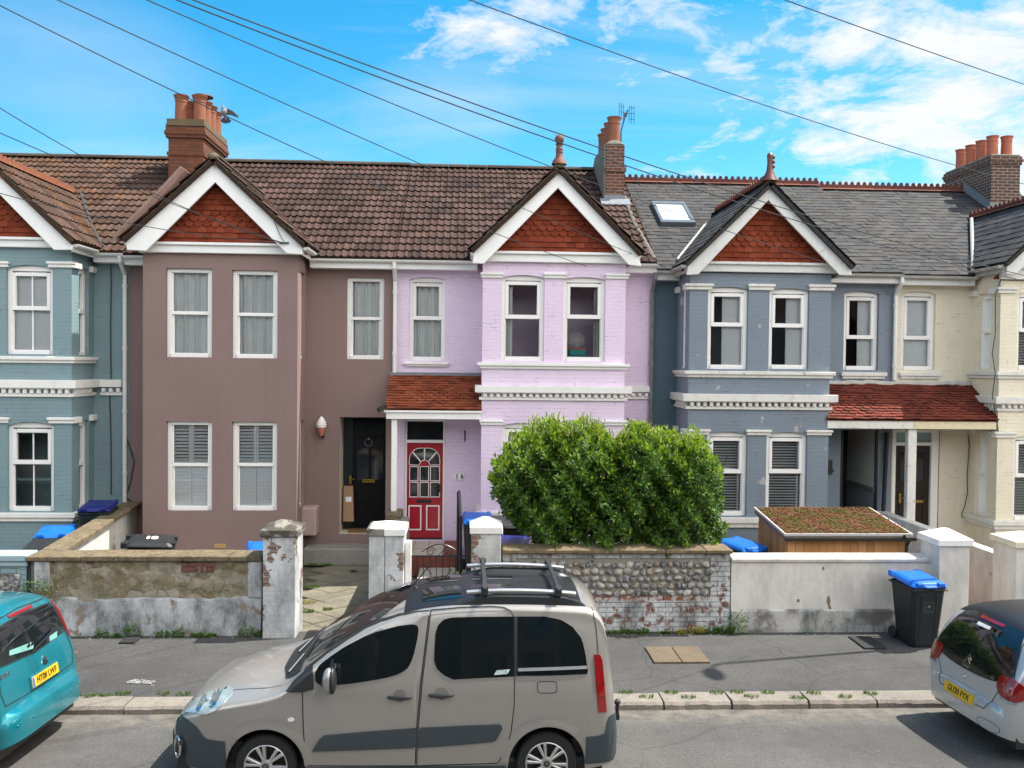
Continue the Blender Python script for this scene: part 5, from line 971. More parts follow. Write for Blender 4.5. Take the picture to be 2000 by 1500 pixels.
MOSSCAP = peel('mossy_stone_cap', (.30, .28, .22), (.07, .06, .045), .46, .52, dark=.9, sc=5)
pillar(513, 577, YW - .22, .58, 1024, 1050, 'grey white peeling gate pillar with mossy cap left of the flagstone path', PILL, MOSSCAP)
t, x0, x1, zb, zt = pillar(720, 788, YW - .22, .58, 1022, 1048, 'grey white double gate pillar left of the iron gate', PILL, MT['white'], .03, .07)
k = MB(); k.box(x0 - .034, x0 + (x1 - x0) * .46, YW - .256, YW + .396, zb + .004, zt + .012); k.build('old_cap', MOSSCAP, t, bevel=.012)
k = MB(); k.box(x0 + (x1 - x0) * .46 - .004, x0 + (x1 - x0) * .46 + .004, YW - .223, YW - .219, 0, zb); k.build('joint', MT['dark'], t)
k = MB(); k.box(x1 + .012, x1 + .10, YW - .05, YW + .12, GZ, zb - .12); k.build('gate_post', MT['upvc'], t, bevel=.008)
pillar(920, 978, YW - .2, .56, 1013, 1044, 'cracked white gate pillar with exposed brick at the flint wall', PILL2, MT['white'], .025, .11)
pillar(1834, 1893, YW - .28, .56, 1038, 1068, 'smooth cream gate pillar behind the pavement bin', WPL, MT['white'], .04, .12)
t, x0, x1, zb, zt = pillar(1984, 2052, YW - .28, .6, 1040, 1072, 'cream gate pillar cut off at the right edge', WPL, MT['cream'], .04, .1)
# flint wall of the lilac house
xa, xb = W(981, 1120, YW).x, W(1426, 1120, YW).x; t = thing('garden_wall', 'flint wall with whitewashed brick surround below the hedge', 'garden wall', ((xa + xb) / 2, YW, GZ)); fa, fb = W(1006, 1120, YW).x, W(1388, 1120, YW).x
zc2 = W(1200, 1074, YW - .08).z; z1, z0 = W(1200, 1090, YW).z, W(1200, 1163, YW).z
k = MB(); k.box(xa, xb, YW + .02, YW + .36, -.05, zc2 - .06); k.build('wall_core', plain('flint_mortar', (.27, .25, .21), .95, var=.3, bump=.8, bsc=60), t)
k = MB(); r = random.Random(12); z = z0 + .04
while z < z1 - .02:
    x = fa + r.uniform(.02, .06)
    while x < fb - .02:
        a, b = r.uniform(.04, .085), r.uniform(.034, .062); rot = Matrix.Rotation(r.uniform(-.6, .6), 3, 'Y'); k.ball((x + a * .6, YW + .02, z + r.uniform(-.02, .02)), (a * .95, .055, b), 8, 6, r.random(), .42, rot); x += a * 1.75 + r.uniform(.0, .02)
    z += .105
k.build('flint_panel', FLI, t, smooth=True, sharp=50)
k = MB(); brickwork(k, xa, xb, GZ - .05, z0 - .08, YW, 2); brickwork(k, xa, fa, z0 - .08, z1, YW, 3); brickwork(k, fb, xb, z0 - .08, z1, YW, 4); brickwork(k, xa, xb, z1, zc2 - .065, YW, 5); k.build('whitewashed_brick', WBR, t)
k = MB(); brickwork(k, fa, fb, z0 - .08, z0 - .003, YW + .002, 8); k.build('brick_course', peel('worn_brick_course', (.5, .48, .46), (.24, .09, .06), .45, .52, False, .6, 9), t)
k = MB(); x = xa; r = random.Random(5)
while x < xb - .02: L = min(r.uniform(.6, .9), xb - x + .02); k.box(x + .002, x + L - .004, YW - .08, YW + .40, zc2 - .062, zc2, r.random()); x += L
k.build('coping', MT['coping'], t, bevel=.012)
# white rendered wall of the blue grey house
xa, xb = W(1428, 1150, YW).x, W(1834, 1150, YW - .1).x; t = thing('garden_wall', 'smooth off white rendered wall behind the pavement bin', 'garden wall', ((xa + xb) / 2, YW, GZ)); z1, zl, zp = W(1620, 1090, YW - .05).z, W(1620, 1097, YW).z, W(1620, 1191, YW).z
k = MB(); k.prism([(xa, YW + .02, -.05), (xa, YW, -.05), (xa, YW, zl), (xa, YW - .035, zl + .003), (xa, YW - .045, z1 - .02), (xa, YW - .02, z1), (xa, YW + .26, z1 + .015), (xa, YW + .28, z1), (xa, YW + .36, -.05)], (xb - xa, 0, 0)); k.build('wall_face', WPL, t)
k = MB(); k.prism([(xa, YW, -.05), (xa, YW - .045, -.05), (xa, YW - .04, zp - .012), (xa, YW - .004, zp + .012)], (xb - xa, 0, 0)); k.build('plinth', peel('stained_white_plinth', (.54, .53, .50), (.16, .15, .13), .50, .60, dark=1.0, sc=2.6), t)
k = MB(); p = W(1618, 1178, YW); k.prism([p + Vector((x, -.004, z)) for x, z in ((-.02, .1), (.01, .11), (.03, .04), (.02, -.02), (.05, -.08), (.01, -.1), (-.01, -.02), (-.03, .03))], (0, .006, 0)); p = W(1559, 1173, YW); k.prism([p + Vector((.022 * cos(a), -.004, .03 * sin(a))) for a in [i * .8 for i in range(8)]], (0, .006, 0)); p = W(1608, 1110, YW); k.prism([p + Vector((.018 * cos(a), -.004, .03 * sin(a))) for a in [i * .8 for i in range(8)]], (0, .006, 0)); k.build('chipped_render', plain('bare_brown_render', (.24, .16, .09), .9), t)
# walls along the gardens
def ywall(px, py, y0, y1, th, label, mat, cope=None, x1=None):
    p = W(px, py, y0); t = tag(MB().box(p.x, p.x + th, y0, y1, GZ - .05, p.z).build('garden_wall', mat, None, loc=(p.x, (y0 + y1) / 2, GZ), bevel=.02, seg=2), label, 'garden wall'); return t
ywall(1981, 1095, YW + .26, YM - .03, .22, 'low cream side wall running back from the right hand gate pillar', WPL)
t = ywall(733, 1094, YW + .28, YM - .9, .26, 'low stone wall between the flagstone path and the red door path', MT['conc'])
k = MB(); a, b = W(755, 990, 17.261).x, W(784, 990, 17.261).x; zz = W(768, 999, YP + .1).z; k.box(a, b, YP - .2, YP + .5, GZ, zz - .001); o = k.build('porch_pier', MT['coping'], lilac['h'], bevel=.02)
# iron gate
ga, gb = W(802, 1100, YW).x, W(915, 1100, YW).x; t = thing('garden_gate', 'black wrought iron gate with scrolls between the white pillars', 'gate', ((ga + gb) / 2, YW, GZ)); zt = W(850, 1086, YW).z
k = MB()
for x in (ga, gb): k.tube([(x, YW, GZ + .06), (x, YW, zt)], .014, 6)
for z in (GZ + .12, zt): k.tube([(ga, YW, z), (gb, YW, z)], .012, 6)
k.build('gate_frame', MT['blackm'], t); k = MB(); n = 9
for i in range(1, n): x = ga + (gb - ga) * i / n; k.tube([(x, YW, GZ + .12), (x, YW, zt)], .006, 5)
for c, s in (((ga + gb) / 2 - .13, 1), ((ga + gb) / 2 + .13, -1)): 
    for zc_, rr, up in ((zt + .07, .075, 1), (zt - .42, .07, 1)): k.tube([(c + s * rr * (1 - i / 34) * cos(i * .35), YW - .008, zc_ + rr * (1 - i / 34) * sin(i * .35)) for i in range(30)], .006, 5)
    k.tube([(c - s * .12, YW - .008, zt - .1), (c + s * .02, YW - .008, zt - .28), (c - s * .05, YW - .008, zt - .42), (c + s * .10, YW - .008, zt - .55)], .006, 5)
k.tube([(ga + .16 + (gb - ga - .3) * i / 20, YW - .008, zt + .06 + .12 * sin(pi * i / 20)) for i in range(21)], .007, 5)
k.build('scrollwork', MT['blackm'], t)
# ------------------------------------------------------------------ wheelie bins
def make_bin(lidmat, body=None):
    t = thing('wheelie_bin', None, 'wheelie bin', (0, 0, 0), 'wheelie bins', local=True); body = body or MT['binbody']
    k = MB(); pr = [(0, .205, .24), (.04, .215, .25), (.5, .245, .30), (.86, .268, .335), (.90, .27, .34)]; vs = []; n = 4
    def ringp(w, d, z, c=.05): return [(-w + c, -d, z), (w - c, -d, z), (w, -d + c, z), (w, d - c, z), (w - c, d, z), (-w + c, d, z), (-w, d - c, z), (-w, -d + c, z)]
    rg = [ringp(w, d, z) for z, w, d in pr] + [ringp(.285, .355, .90), ringp(.285, .355, .95), ringp(.26, .33, .95), ringp(.24, .31, .90)]
    for g in rg: vs += g
    fs = [tuple(range(8))[::-1]] + [(i * 8 + j, i * 8 + (j + 1) % 8, (i + 1) * 8 + (j + 1) % 8, (i + 1) * 8 + j) for i in range(len(rg) - 1) for j in range(8)] + [tuple(range(len(vs) - 8, len(vs)))]
    k.add(vs, fs)
    for x in (-.12, .12): k.hexa([(x - .012, -.262, .1), (x + .012, -.262, .1), (x + .012, -.24, .1), (x - .012, -.24, .1), (x - .012, -.348, .86), (x + .012, -.348, .86), (x + .012, -.3, .86), (x - .012, -.3, .86)])
    k.box(-.29, .29, -.362, .362, .905, .93); k.build('body', body, t, bevel=.008)
    k = MB()
    lid = [ringp(.29, .365, .955, .04), ringp(.288, .362, .985, .04), ringp(.25, .33, 1.03, .06), ringp(.20, .27, 1.045, .05)]; vs = []
    for q, g in enumerate(lid): vs += [(x, y, z + (y + .36) * .06) for x, y, z in g]
    fs = [tuple(range(8))[::-1]] + [(i * 8 + j, i * 8 + (j + 1) % 8, (i + 1) * 8 + (j + 1) % 8, (i + 1) * 8 + j) for i in range(3) for j in range(8)] + [tuple(range(24, 32))]
    k.add(vs, fs); 
    for s in (-1, 1): k.box(s * .17 - .055, s * .17 + .055, -.385, -.24, .975, 1.035); k.box(s * .22 - .04, s * .22 + .04, .33, .43, .975, 1.07)
    k.box(-.10, .10, -.40, -.33, .96, .985); k.build('lid', lidmat, t, bevel=.012, seg=2)
    k = MB(); k.tube([(-.25, .42, 1.0), (.25, .42, 1.0)], .016, 8); k.build('handle', body, t)
    for s in (-1, 1): k = MB(); k.lathe([(.02, -.025), (.09, -.025), (.1, -.015), (.1, .015), (.09, .025), (.02, .025)], (s * .25, .27, .1), 16, 'x'); k.build('wheel', MT['rubber'], t, smooth=True)
    return t
pb_, pn_, pk_ = make_bin(MT['bluelid']), make_bin(MT['navylid']), make_bin(MT['black'])
used = set()
def bin_at(proto, px, py, Y, rz, label, base=GZ, s=1):
    o = proto if proto.name not in used else copy_tree(proto); used.add(proto.name)
    o.location = (W(px, py, Y).x, Y, base); o.rotation_euler = (0, 0, rz); o.scale = (s, s, s); o['label'] = label; return o
bin_at(pb_, 1791, 1200, YW - .56, .06, 'tall dark wheelie bin with blue lid standing on the pavement', GZ + .012, .93)
pb2 = [o for o in bpy.data.objects if o == pb_][0]
mk = MB(); bx = pb_.location
a = Vector((.0, 0, 0))
k = MB(); z = .62
for (x0, x1, z0, z1) in ((-.07, .09, .72, .725), (-.07, .09, .57, .575), (-.07, -.065, .57, .725), (.085, .09, .57, .725), (-.04, .06, .60, .603), (-.02, .03, .64, .68)): k.hexa([(x0, -.262 - z0 * .086, z0), (x1, -.262 - z0 * .086, z0), (x1, -.25 - z0 * .086, z0), (x0, -.25 - z0 * .086, z0), (x0, -.262 - z1 * .086, z1), (x1, -.262 - z1 * .086, z1), (x1, -.25 - z1 * .086, z1), (x0, -.25 - z1 * .086, z1)])
k.build('council_stamp', plain('grey_stamp', (.10, .12, .13), .6), pb_)
st = [c for c in kids(pb_) if c.name.startswith('council')]
for c in st: c.parent = None
slab = MB(); slab.box(W(140, 985, 17.135).x - .1, W(240, 985, 17.135).x + .15, 16.442, YM - .01, GZ - .05, .42); struct('bin_platform', slab, MT['conc'], None)
bin_at(pn_, 192, 978, 17.072, .15, 'dark wheelie bin with navy lid against the teal wall', .42)
bin_at(pb_, 108, 1022, 16.064, .25, 'blue lidded wheelie bin half hidden behind a black lidded bin', GZ)
bin_at(pk_, 86, 1042, 14.804, .2, 'black lidded wheelie bin in the teal garden', GZ)
o18 = bin_at(pk_, 298, 1055, 15.0, 1.75, 'black lidded wheelie bin marked 18 in the brown garden', GZ + .07); o18.rotation_euler = (0, -.10, 1.75)
bin_at(pb_, 519, 1058, 14.615, .3, 'blue lidded wheelie bin just behind the mossy capped gate pillar', GZ)
bin_at(pb_, 934, 1012, 16.631, .05, 'blue lidded wheelie bin behind the cracked pillar near the handrail', GZ + .15)
bin_at(pk_, 992, 1012, 16.379, .1, 'black lidded wheelie bin between pillar and hedge', GZ + .12)
bin_at(pn_, 998, 1040, 15.119, -.2, 'navy lidded wheelie bin low down beside the hedge stems', GZ)
bin_at(pb_, 1449, 1062, 14.95, .45, 'blue lidded wheelie bin between the hedge and the wooden shed', GZ)
for c in st: c.parent = pb_
k = MB(); add_text(k, '18', .2, lambda x, y, z: Vector((y, -x, 1.0685 - .06 * x + z)), .004, .012); k.build('painted_number', MT['upvc'], o18)
# ------------------------------------------------------------------ shed with a sedum roof
fl, fr = W(1538, 1043, 14.111), W(1783, 1038, 14.111); bl_, br_ = W(1470, 994, 15.623), W(1699, 991, 15.623); zf, zb = fl.z, (bl_.z + br_.z) / 2; x0, x1 = (fl.x + bl_.x) / 2, (fr.x + br_.x) / 2
t = thing('bike_shed', 'low cedar board shed with a red and green sedum roof', 'shed', ((x0 + x1) / 2, 14.867, GZ)); k = MB(); n = 15; r = random.Random(8)
for i in range(n):
    a, b = x0 + .07 + (x1 - x0 - .14) * i / n, x0 + .07 + (x1 - x0 - .14) * (i + 1) / n; k.box(a + .003, b - .003, 14.174 + r.uniform(-.003, .003), 14.212, GZ, zf - .09, r.random())
for i in range(9):
    a, b = 14.212 + 1.36 * i / 9, 14.212 + 1.36 * (i + 1) / 9
    for x in (x0 + .05, x1 - .075): k.box(x, x + .025, a + .003, b - .003, GZ, zf - .09 + (a - 14.111) / 1.512 * (zb - zf), r.random())
k.build('board_wall', MT['wood'], t)
k = MB(); k.box(x0 + .08, x1 - .08, 14.218, 15.547, GZ, zf - .12); k.build('inner_wall', MT['dark'], t)
k = MB(); k.hexa([(x0, 14.111, zf - .10), (x1, 14.111, zf - .10), (x1, 15.648, zb - .10), (x0, 15.648, zb - .10), (x0, 14.111, zf - .02), (x1, 14.111, zf - .02), (x1, 15.648, zb - .02), (x0, 15.648, zb - .02)]); k.build('roof_tray', plain('weathered_board', (.24, .17, .12), .8, var=.3), t)
k = MB()
for a, b, c, d in ((x0 - .012, x0 + .02, 14.098, 15.661), (x1 - .02, x1 + .012, 14.098, 15.661), (x0 + .02, x1 - .02, 14.098, 14.123)): 
    za, zb_ = zf + (c - 14.111) / 1.537 * (zb - zf), zf + (d - 14.111) / 1.537 * (zb - zf); k.hexa([(a, c, za - .03), (b, c, za - .03), (b, d, zb_ - .03), (a, d, zb_ - .03), (a, c, za + .01), (b, c, za + .01), (b, d, zb_ + .01), (a, d, zb_ + .01)])
k.build('edge_trim', plain('pale_metal_trim', (.5, .48, .46), .4, var=.2), t)
k = MB(); gutter_run(k, (x0 - .02, 14.035, zf - .05), (x1 + .02, 14.035, zf - .05), .05); k.tube([(x1 - .09, 14.048, zf - .1), (x1 - .09, 14.111, zf - .2), (x1 - .09, 14.111, GZ)], .03, 8); k.build('gutter', MT['black'], t)
k = MB(); r = random.Random(9)
for i in range(9000):
    u, v = r.random(), r.random(); p = Vector((x0 + .03 + (x1 - x0 - .06) * u, 14.130 + 1.50 * v, zf + (zb - zf) * v - .02)); h = r.uniform(.015, .055); a = r.uniform(0, 6.28); s = r.uniform(.008, .02); d = Vector((cos(a), sin(a), 0)); lean = Vector((r.uniform(-.02, .02), r.uniform(-.02, .02), h))
    c = min(1, max(0, .5 + .35 * sin(p.x * 9 + 3 * sin(p.y * 7)) * cos(p.y * 11) + r.uniform(-.35, .35)))
    k.add([p - d * s, p + d * s, p + lean + d * s * .6, p + lean - d * s * .6], [(0, 1, 2, 3)], c); q = Vector((-d.y, d.x, 0)); k.add([p + lean - d * s, p + lean + q * s, p + lean + d * s, p + lean - q * s], [(0, 1, 2, 3)], c)
sed = NT('sedum'); sed.set(Base_Color=sed.ramp(sed.attr(), [(0, (.09, .12, .018)), (.3, (.17, .15, .03)), (.5, (.20, .10, .03)), (.8, (.22, .055, .025)), (1, (.36, .17, .13))]), Roughness=.8); o = k.build('sedum', sed.m, t); o['kind'] = 'stuff'
# ------------------------------------------------------------------ foliage
def leaf(k, p, d, n, L, w, rnd):
    d = d.normalized(); s = d.cross(n)
    if s.length < 1e-4: return
    s.normalize(); n2 = s.cross(d); q = p + d * L * .5
    k.add([p, q + s * w + n2 * w * .25, p + d * L - n2 * L * .12, q - s * w + n2 * w * .25, q], [(0, 4, 1), (4, 2, 1), (0, 3, 4), (3, 2, 4)], rnd)
def rv(r): 
    while True:
        v = Vector((r.uniform(-1, 1), r.uniform(-1, 1), r.uniform(-1, 1)))
        if .05 < v.length < 1: return v.normalized()
LF1 = leaf_mat('privet_leaf', (.018, .056, .004), (.085, .185, .009), .22, .55); LF2 = leaf_mat('new_yellow_green_leaf', (.15, .265, .009), (.29, .40, .016), .3, .45); STEM = plain('hedge_stem', (.10, .065, .04), .9, var=.3)
HY = 14.300
top = pch([(962, 925), (975, 895), (990, 872), (1010, 862), (1040, 838), (1075, 826), (1110, 836), (1150, 832), (1180, 850), (1198, 868), (1214, 848), (1232, 834), (1262, 836), (1300, 852), (1340, 852), (1372, 866), (1392, 892), (1402, 960), (1408, 1040)])
lft = pch([(830, 1040), (870, 985), (900, 966), (940, 961), (985, 975), (1015, 1000), (1040, 1030), (1066, 1060)])
t = thing('hedge', 'big leafy green privet hedge above the flint wall', 'hedge', (W(1200, 1070, HY).x, HY, GZ)); k1, k2, k3 = MB(), MB(), MB(); r = random.Random(21)
cnt = 0
while cnt < 27500:
    px, py = r.uniform(958, 1412), r.uniform(822, 1067)
    tp = top(px) + 9 * sin(px * .11) + 7 * sin(px * .31) + 6 * sin(px * .57)
    if py < tp or (px < 1100 and px < lft(py) + 6 * sin(py * .2)) or px > 1402 + 8 * sin(py * .13): continue
    if py > 1040 and r.random() < (py - 1040) / 45 * (.8 if px < 1120 else .35): continue
    edge = min(py - tp, px - (lft(py) if px < 1150 else 0), 1408 - px); tk = .75 * min(1, (max(edge, 0) / 60) ** .5 + .12) * (.92 + .22 * sin(px * .05 + py * .03) + .20 * sin(px * .13 - py * .09) + .12 * sin(px * .21 + py * .17))
    if abs(px - 1198 - 6 * sin(py * .05)) < 16 and py < 985: tk *= .62 + .35 * abs(px - 1198) / 16
    sgn = -1 if r.random() < .66 else 1; y = HY + sgn * tk * (1 - abs(r.gauss(0, .16)))
    if r.random() < .24: y = HY + tk * r.uniform(-1, 1)
    # a clumpy surface with gaps
    cl = sin(px * .085 + 1.3 * sin(py * .06)) * sin(py * .095 + 1.1 * sin(px * .05)); 
    if cl < -.25 and r.random() < .7: continue
    base = W(px, py, HY); p = Vector((base.x, y, base.z)); out = Vector(((px - 1185) / 260, sgn * 1.0, (950 - py) / 150 + .35)).normalized()
    d = (out * .8 + rv(r) * .9 + Vector((0, 0, .35))); n = (out + rv(r) * .5 + Vector((0, 0, .3))).normalized()
    if py - tp < 62 and r.random() < .8 * (1 - (py - tp) / 62) + .08 or r.random() < .04 + .10 * (cl > .3): leaf(k2, p, d + Vector((0, 0, .5)), n, r.uniform(.06, .11), r.uniform(.013, .021), r.random())
    else: leaf(k1, p, d, n, r.uniform(.055, .105), r.uniform(.015, .025), r.random())
    cnt += 1
for i in range(5200):                    # dense inner leaves
    px, py = r.uniform(985, 1395), r.uniform(850, 1060)
    if py < top(px) + 16 or (px < 1110 and px < lft(py) + 18) or (py > 1030 and r.random() < .5): continue
    b = W(px, py, HY); leaf(k1, Vector((b.x, HY + r.uniform(-.25, .3), b.z)), rv(r), rv(r), r.uniform(.12, .18), r.uniform(.03, .05), r.random() * .4)
for i in range(300):                     # upright shoots above the clipped top
    px = r.choice([r.uniform(985, 1190), r.uniform(1000, 1180), r.uniform(1205, 1395)]); y = HY + r.uniform(-.5, .45); b = W(px, top(px) + 14, HY); b.y = y; h = r.uniform(.06, .27) * (1.25 if px < 1190 else .9); lean = Vector((r.uniform(-.25, .25), r.uniform(-.2, .2), 1)).normalized(); k3.tube([b, b + lean * h], .004, 4)
    for j in range(int(h / .022)): a = r.uniform(0, 6.28); leaf(k2, b + lean * (j * .022 + .01), Vector((cos(a), sin(a), .9)), Vector((-cos(a) * .5, -sin(a) * .5, 1)), r.uniform(.045, .075), r.uniform(.010, .015), r.random())
for i in range(46):
    px = r.uniform(1030, 1375); b = W(px, 1060, HY); b.z = GZ; b.y = HY + r.uniform(-.3, .35); tp_ = W(px + r.uniform(-60, 60), r.uniform(880, 960), HY); tp_.y = HY + r.uniform(-.45, .45); mid = b.lerp(tp_, .45) + Vector((r.uniform(-.12, .12), r.uniform(-.1, .1), 0)); k3.tube([b, mid, tp_], [r.uniform(.010, .022), .010, .004], 5)
k1.build('foliage', LF1, t); k2.build('new_shoots', LF2, t); k3.build('stem', STEM, t)
WEED = leaf_mat('weed_leaf', (.045, .11, .018), (.13, .24, .035), .25, .5); WEEDY = leaf_mat('yellow_weed_leaf', (.30, .26, .04), (.42, .38, .07), .25, .5); GRASS = leaf_mat('grass_blade', (.07, .14, .025), (.16, .24, .05), .25, .5)
def clump(name, p, w, h, nl, mat, label, cat, group, kind='leaf', seed=1, L=.05):
    r = random.Random(seed); k = MB(); st = MB()
    for i in range(nl):
        a = r.uniform(0, 6.28); rad = w * sqrt(r.random()); hh = h * r.random() ** .8
        q = Vector((p[0] + rad * cos(a), p[1] - abs(rad * sin(a)) * .5, p[2] + hh * (1 - .4 * rad / w)))
        if kind == 'leaf': leaf(k, q, Vector((cos(a), -.6 + .4 * sin(a), .5)) + rv(r) * .6, Vector((0, -.4, 1)), L * r.uniform(.6, 1.2), L * .3 * r.uniform(.7, 1.2), r.random())
        else:
            b = Vector((p[0] + rad * cos(a), p[1] + rad * sin(a) * .5, p[2])); tip = b + Vector((r.uniform(-.4, .4) * h, r.uniform(-.3, .1) * h, h * r.uniform(.5, 1))); s = Vector((cos(a), sin(a), 0)) * .004; m = b.lerp(tip, .55) + Vector((0, 0, h * .12))
            k.add([b - s, b + s, m + s * .8, m - s * .8, tip], [(0, 1, 2, 3), (3, 2, 4)], r.random())
    o = k.build(name, mat, None, loc=p); return tag(o, label, cat, group)
i = 0
for px, py, w, h in ((201, 1236, .09, .14), (229, 1238, .05, .07), (259, 1234, .1, .24), (320, 1236, .08, .13), (350, 1233, .07, .16), (383, 1236, .05, .08), (399, 1235, .06, .09), (415, 1236, .05, .07), (481, 1230, .10, .20), (515, 1236, .10, .12), (535, 1237, .12, .14), (563, 1238, .06, .08)):
    p = W(px, py, YW - .12); clump('weed', (p.x, YW - .13, GZ), w, h, int(40 + w * 500), WEED, 'small green weed at the foot of the rubble stone wall', 'weed', 'weeds along the rubble wall', seed=100 + i); i += 1
for px, py, w, h, m in ((1190, 1225, .14, .10, GRASS), (1225, 1224, .12, .12, GRASS), (1255, 1222, .08, .11, WEED), (1300, 1227, .06, .05, WEED), (1332, 1230, .10, .07, WEEDY), (1362, 1230, .14, .13, WEEDY), (1390, 1231, .12, .12, WEED), (1415, 1232, .14, .14, WEED)):
    p = W(px, py, YW - .06); lab = 'yellowish weed at the foot of the flint wall' if m is WEEDY else 'green weed at the foot of the flint wall'; clump('weed', (p.x, YW - .05, GZ), w, h, int(60 + w * 700), m, lab, 'weed', 'weeds along the flint wall', 'grass' if m is GRASS else 'leaf', seed=200 + i); i += 1
p = W(1440, 1237, YW - .1); clump('weed', (p.x, YW - .09, GZ), .16, .42, 150, WEED, 'tall leafy weed at the joint of flint and white walls', 'weed', None, seed=301)
p = W(1570, 1240, YW - .1); clump('weed', (p.x, YW - .09, GZ), .07, .09, 22, plain('grey_green_leaf', (.20, .28, .22), .6), 'single pale weed at the foot of the white wall', 'weed', None, seed=302)
for j, (px, py) in enumerate(((172, 1360), (205, 1359), (358, 1357), (1262, 1362), (1345, 1363), (1467, 1362), (1558, 1364), (1650, 1362), (1222, 1353), (1310, 1354), (1400, 1354), (1440, 1353), (1500, 1354), (1590, 1355), (1700, 1356), (240, 1356), (320, 1356))):
    p = G(px, py, GZ); clump('grass_tuft', (p.x, p.y, GZ), .09, .055, 60, GRASS, 'thin grass tuft growing between the kerb stones', 'grass tuft', 'grass tufts in the kerb', 'grass', seed=400 + j)
for j, (px, py, w) in enumerate(((638, 1105, .12), (607, 1148, .16), (600, 1178, .14), (601, 1196, .10), (640, 1192, .08), (610, 1105, .1), (690, 1118, .07))):
    p = G(px, py, GZ + .02); clump('grass_tuft', p, w, .07, 110, GRASS if j != 2 else WEEDY, 'grass tuft in the joints of the flagstone path', 'grass tuft', 'grass tufts on the flagstone path', 'grass', seed=500 + j)
p = W(80, 1145, YW - .06); clump('ivy', (p.x - .02, YW - .05, W(80, 1150, YW).z - .15), .22, .42, 170, WEED, 'trailing green ivy at the corner of the rubble wall', 'ivy', None, seed=601, L=.045)
p = W(110, 1175, YW - .1); clump('ivy', (p.x, YW - .09, W(110, 1175, YW).z - .02), .25, .4, 150, leaf_mat('olive_moss_leaf', (.07, .09, .015), (.13, .15, .03), .2, .6), 'olive green creeper low on the rubble wall', 'creeper', None, seed=602, L=.035)
p = W(1432, 1050, 15.371); clump('ornamental_grass', (p.x, 15.497, GZ), .32, 1.25, 260, GRASS, 'tall green grass clump between hedge and shed', 'grass plant', None, 'grass', seed=603)
p = W(1985, 1060, 15.119); clump('shrub', (p.x + .25, 15.371, GZ), .75, 1.05, 1500, leaf_mat('shrub_leaf', (.06, .12, .02), (.20, .26, .05), .25, .4), 'green shrub in the cream house garden at the right edge', 'shrub', None, seed=604, L=.07)
p = W(893, 1090, 15.119); clump('shrub', (p.x, 14.993, GZ), .16, .75, 240, WEED, 'small green plant beside the black handrail', 'shrub', None, seed=605, L=.06)
p = W(20, 1060, 15.875); clump('shrub', (p.x, 16.253, GZ), .6, .55, 400, WEED, 'low green plant below the teal bay window', 'shrub', None, seed=606, L=.07)
# ------------------------------------------------------------------ covers and marks in the pavement
def cover(quad, mat, label, z=GZ + .016, split=0, name='utility_cover'):
    q = [G(*p, GZ) for p in quad]; x0, x1 = (q[0].x + q[3].x) / 2, (q[1].x + q[2].x) / 2; y0, y1 = min(v.y for v in q), max(v.y for v in q)
    zz = GZ + .02 * (y0 - YK) / 2; k = MB()
    for a, b in ([(x0, x1)] if not split else [(x0, (x0 + x1) / 2 - .006), ((x0 + x1) / 2 + .006, x1)]): k.box(a, b, y0, y1, zz - .03, zz + .02)
    o = k.build(name, mat, None, loc=((x0 + x1) / 2, (y0 + y1) / 2, zz), bevel=.004); tag(o, label, 'utility cover'); return o
cover([(1268, 1297), (1375, 1297), (1375, 1267), (1268, 1267)], MT['tan'], 'tan two part utility cover in the pavement before the flint wall', split=1)
cover([(240, 1260), (270, 1260), (270, 1247), (240, 1247)], MT['rubber'], 'small dark iron cover in the pavement near the rubble wall')
cover([(90, 1287), (146, 1287), (146, 1277), (90, 1277)], MT['tan'], 'tan utility cover partly hidden by the turquoise car')
cover([(1672, 1270), (1715, 1270), (1715, 1247), (1672, 1247)], MT['rubber'], 'dark ribbed iron cover in the pavement beside the bin')
k = MB(); r = random.Random(31)
for i in range(46):
    p = G(r.uniform(252, 300), 1333 + r.gauss(0, 2.2), GZ); a = r.uniform(-.5, .5); L, w = r.uniform(.01, .05), r.uniform(.003, .009); d = Vector((cos(a), sin(a), 0)); s = Vector((-sin(a), cos(a), 0)); z = Vector((0, 0, .012)); k.add([p - d * L - s * w + z, p + d * L - s * w + z, p + d * L + s * w + z, p - d * L + s * w + z], [(0, 1, 2, 3)])
o = k.build('paint_mark', plain('worn_road_paint', (.36, .36, .35), .8, var=.3), None, loc=G(275, 1333, GZ)); tag(o, 'worn white paint scribble on the pavement', 'paint mark')
k = MB()
for i in range(60):
    px = r.choice([r.uniform(150, 560), r.uniform(1190, 1800)]); p = Vector((W(px, 1240, YW - .2).x, YW - .12 - abs(r.gauss(0, .05)), GZ + .022)); s = r.uniform(.006, .018); k.ball(p, (s, s, s * .6), 5, 4, r.random(), .5)
for i in range(40): p = G(r.uniform(1180, 1800), 1392 + r.gauss(0, 4), ZR); s = r.uniform(.004, .012); k.ball(p, (s, s, s * .6), 5, 4, r.random(), .5)
for i in range(420): p = G(r.uniform(-100, 2100), r.choice([r.uniform(1245, 1345), r.uniform(1395, 1560)]), ZR); zz = GZ + .004 + .02 * (p.y - YK) / 2.4 if p.y > YKB else ZR; p = Vector((p.x, p.y, zz)) if p.y > YKB or p.y < YK - .05 else Vector((p.x, YK - .3, ZR)); s = r.uniform(.003, .009); k.ball(p, (s, s, s * .6), 5, 4, r.random(), .5)
o = k.build('rubble', MT['conc'], None, loc=(0, YW, GZ)); tag(o, 'small stones and litter swept along the foot of the walls', 'rubble', kind='stuff')
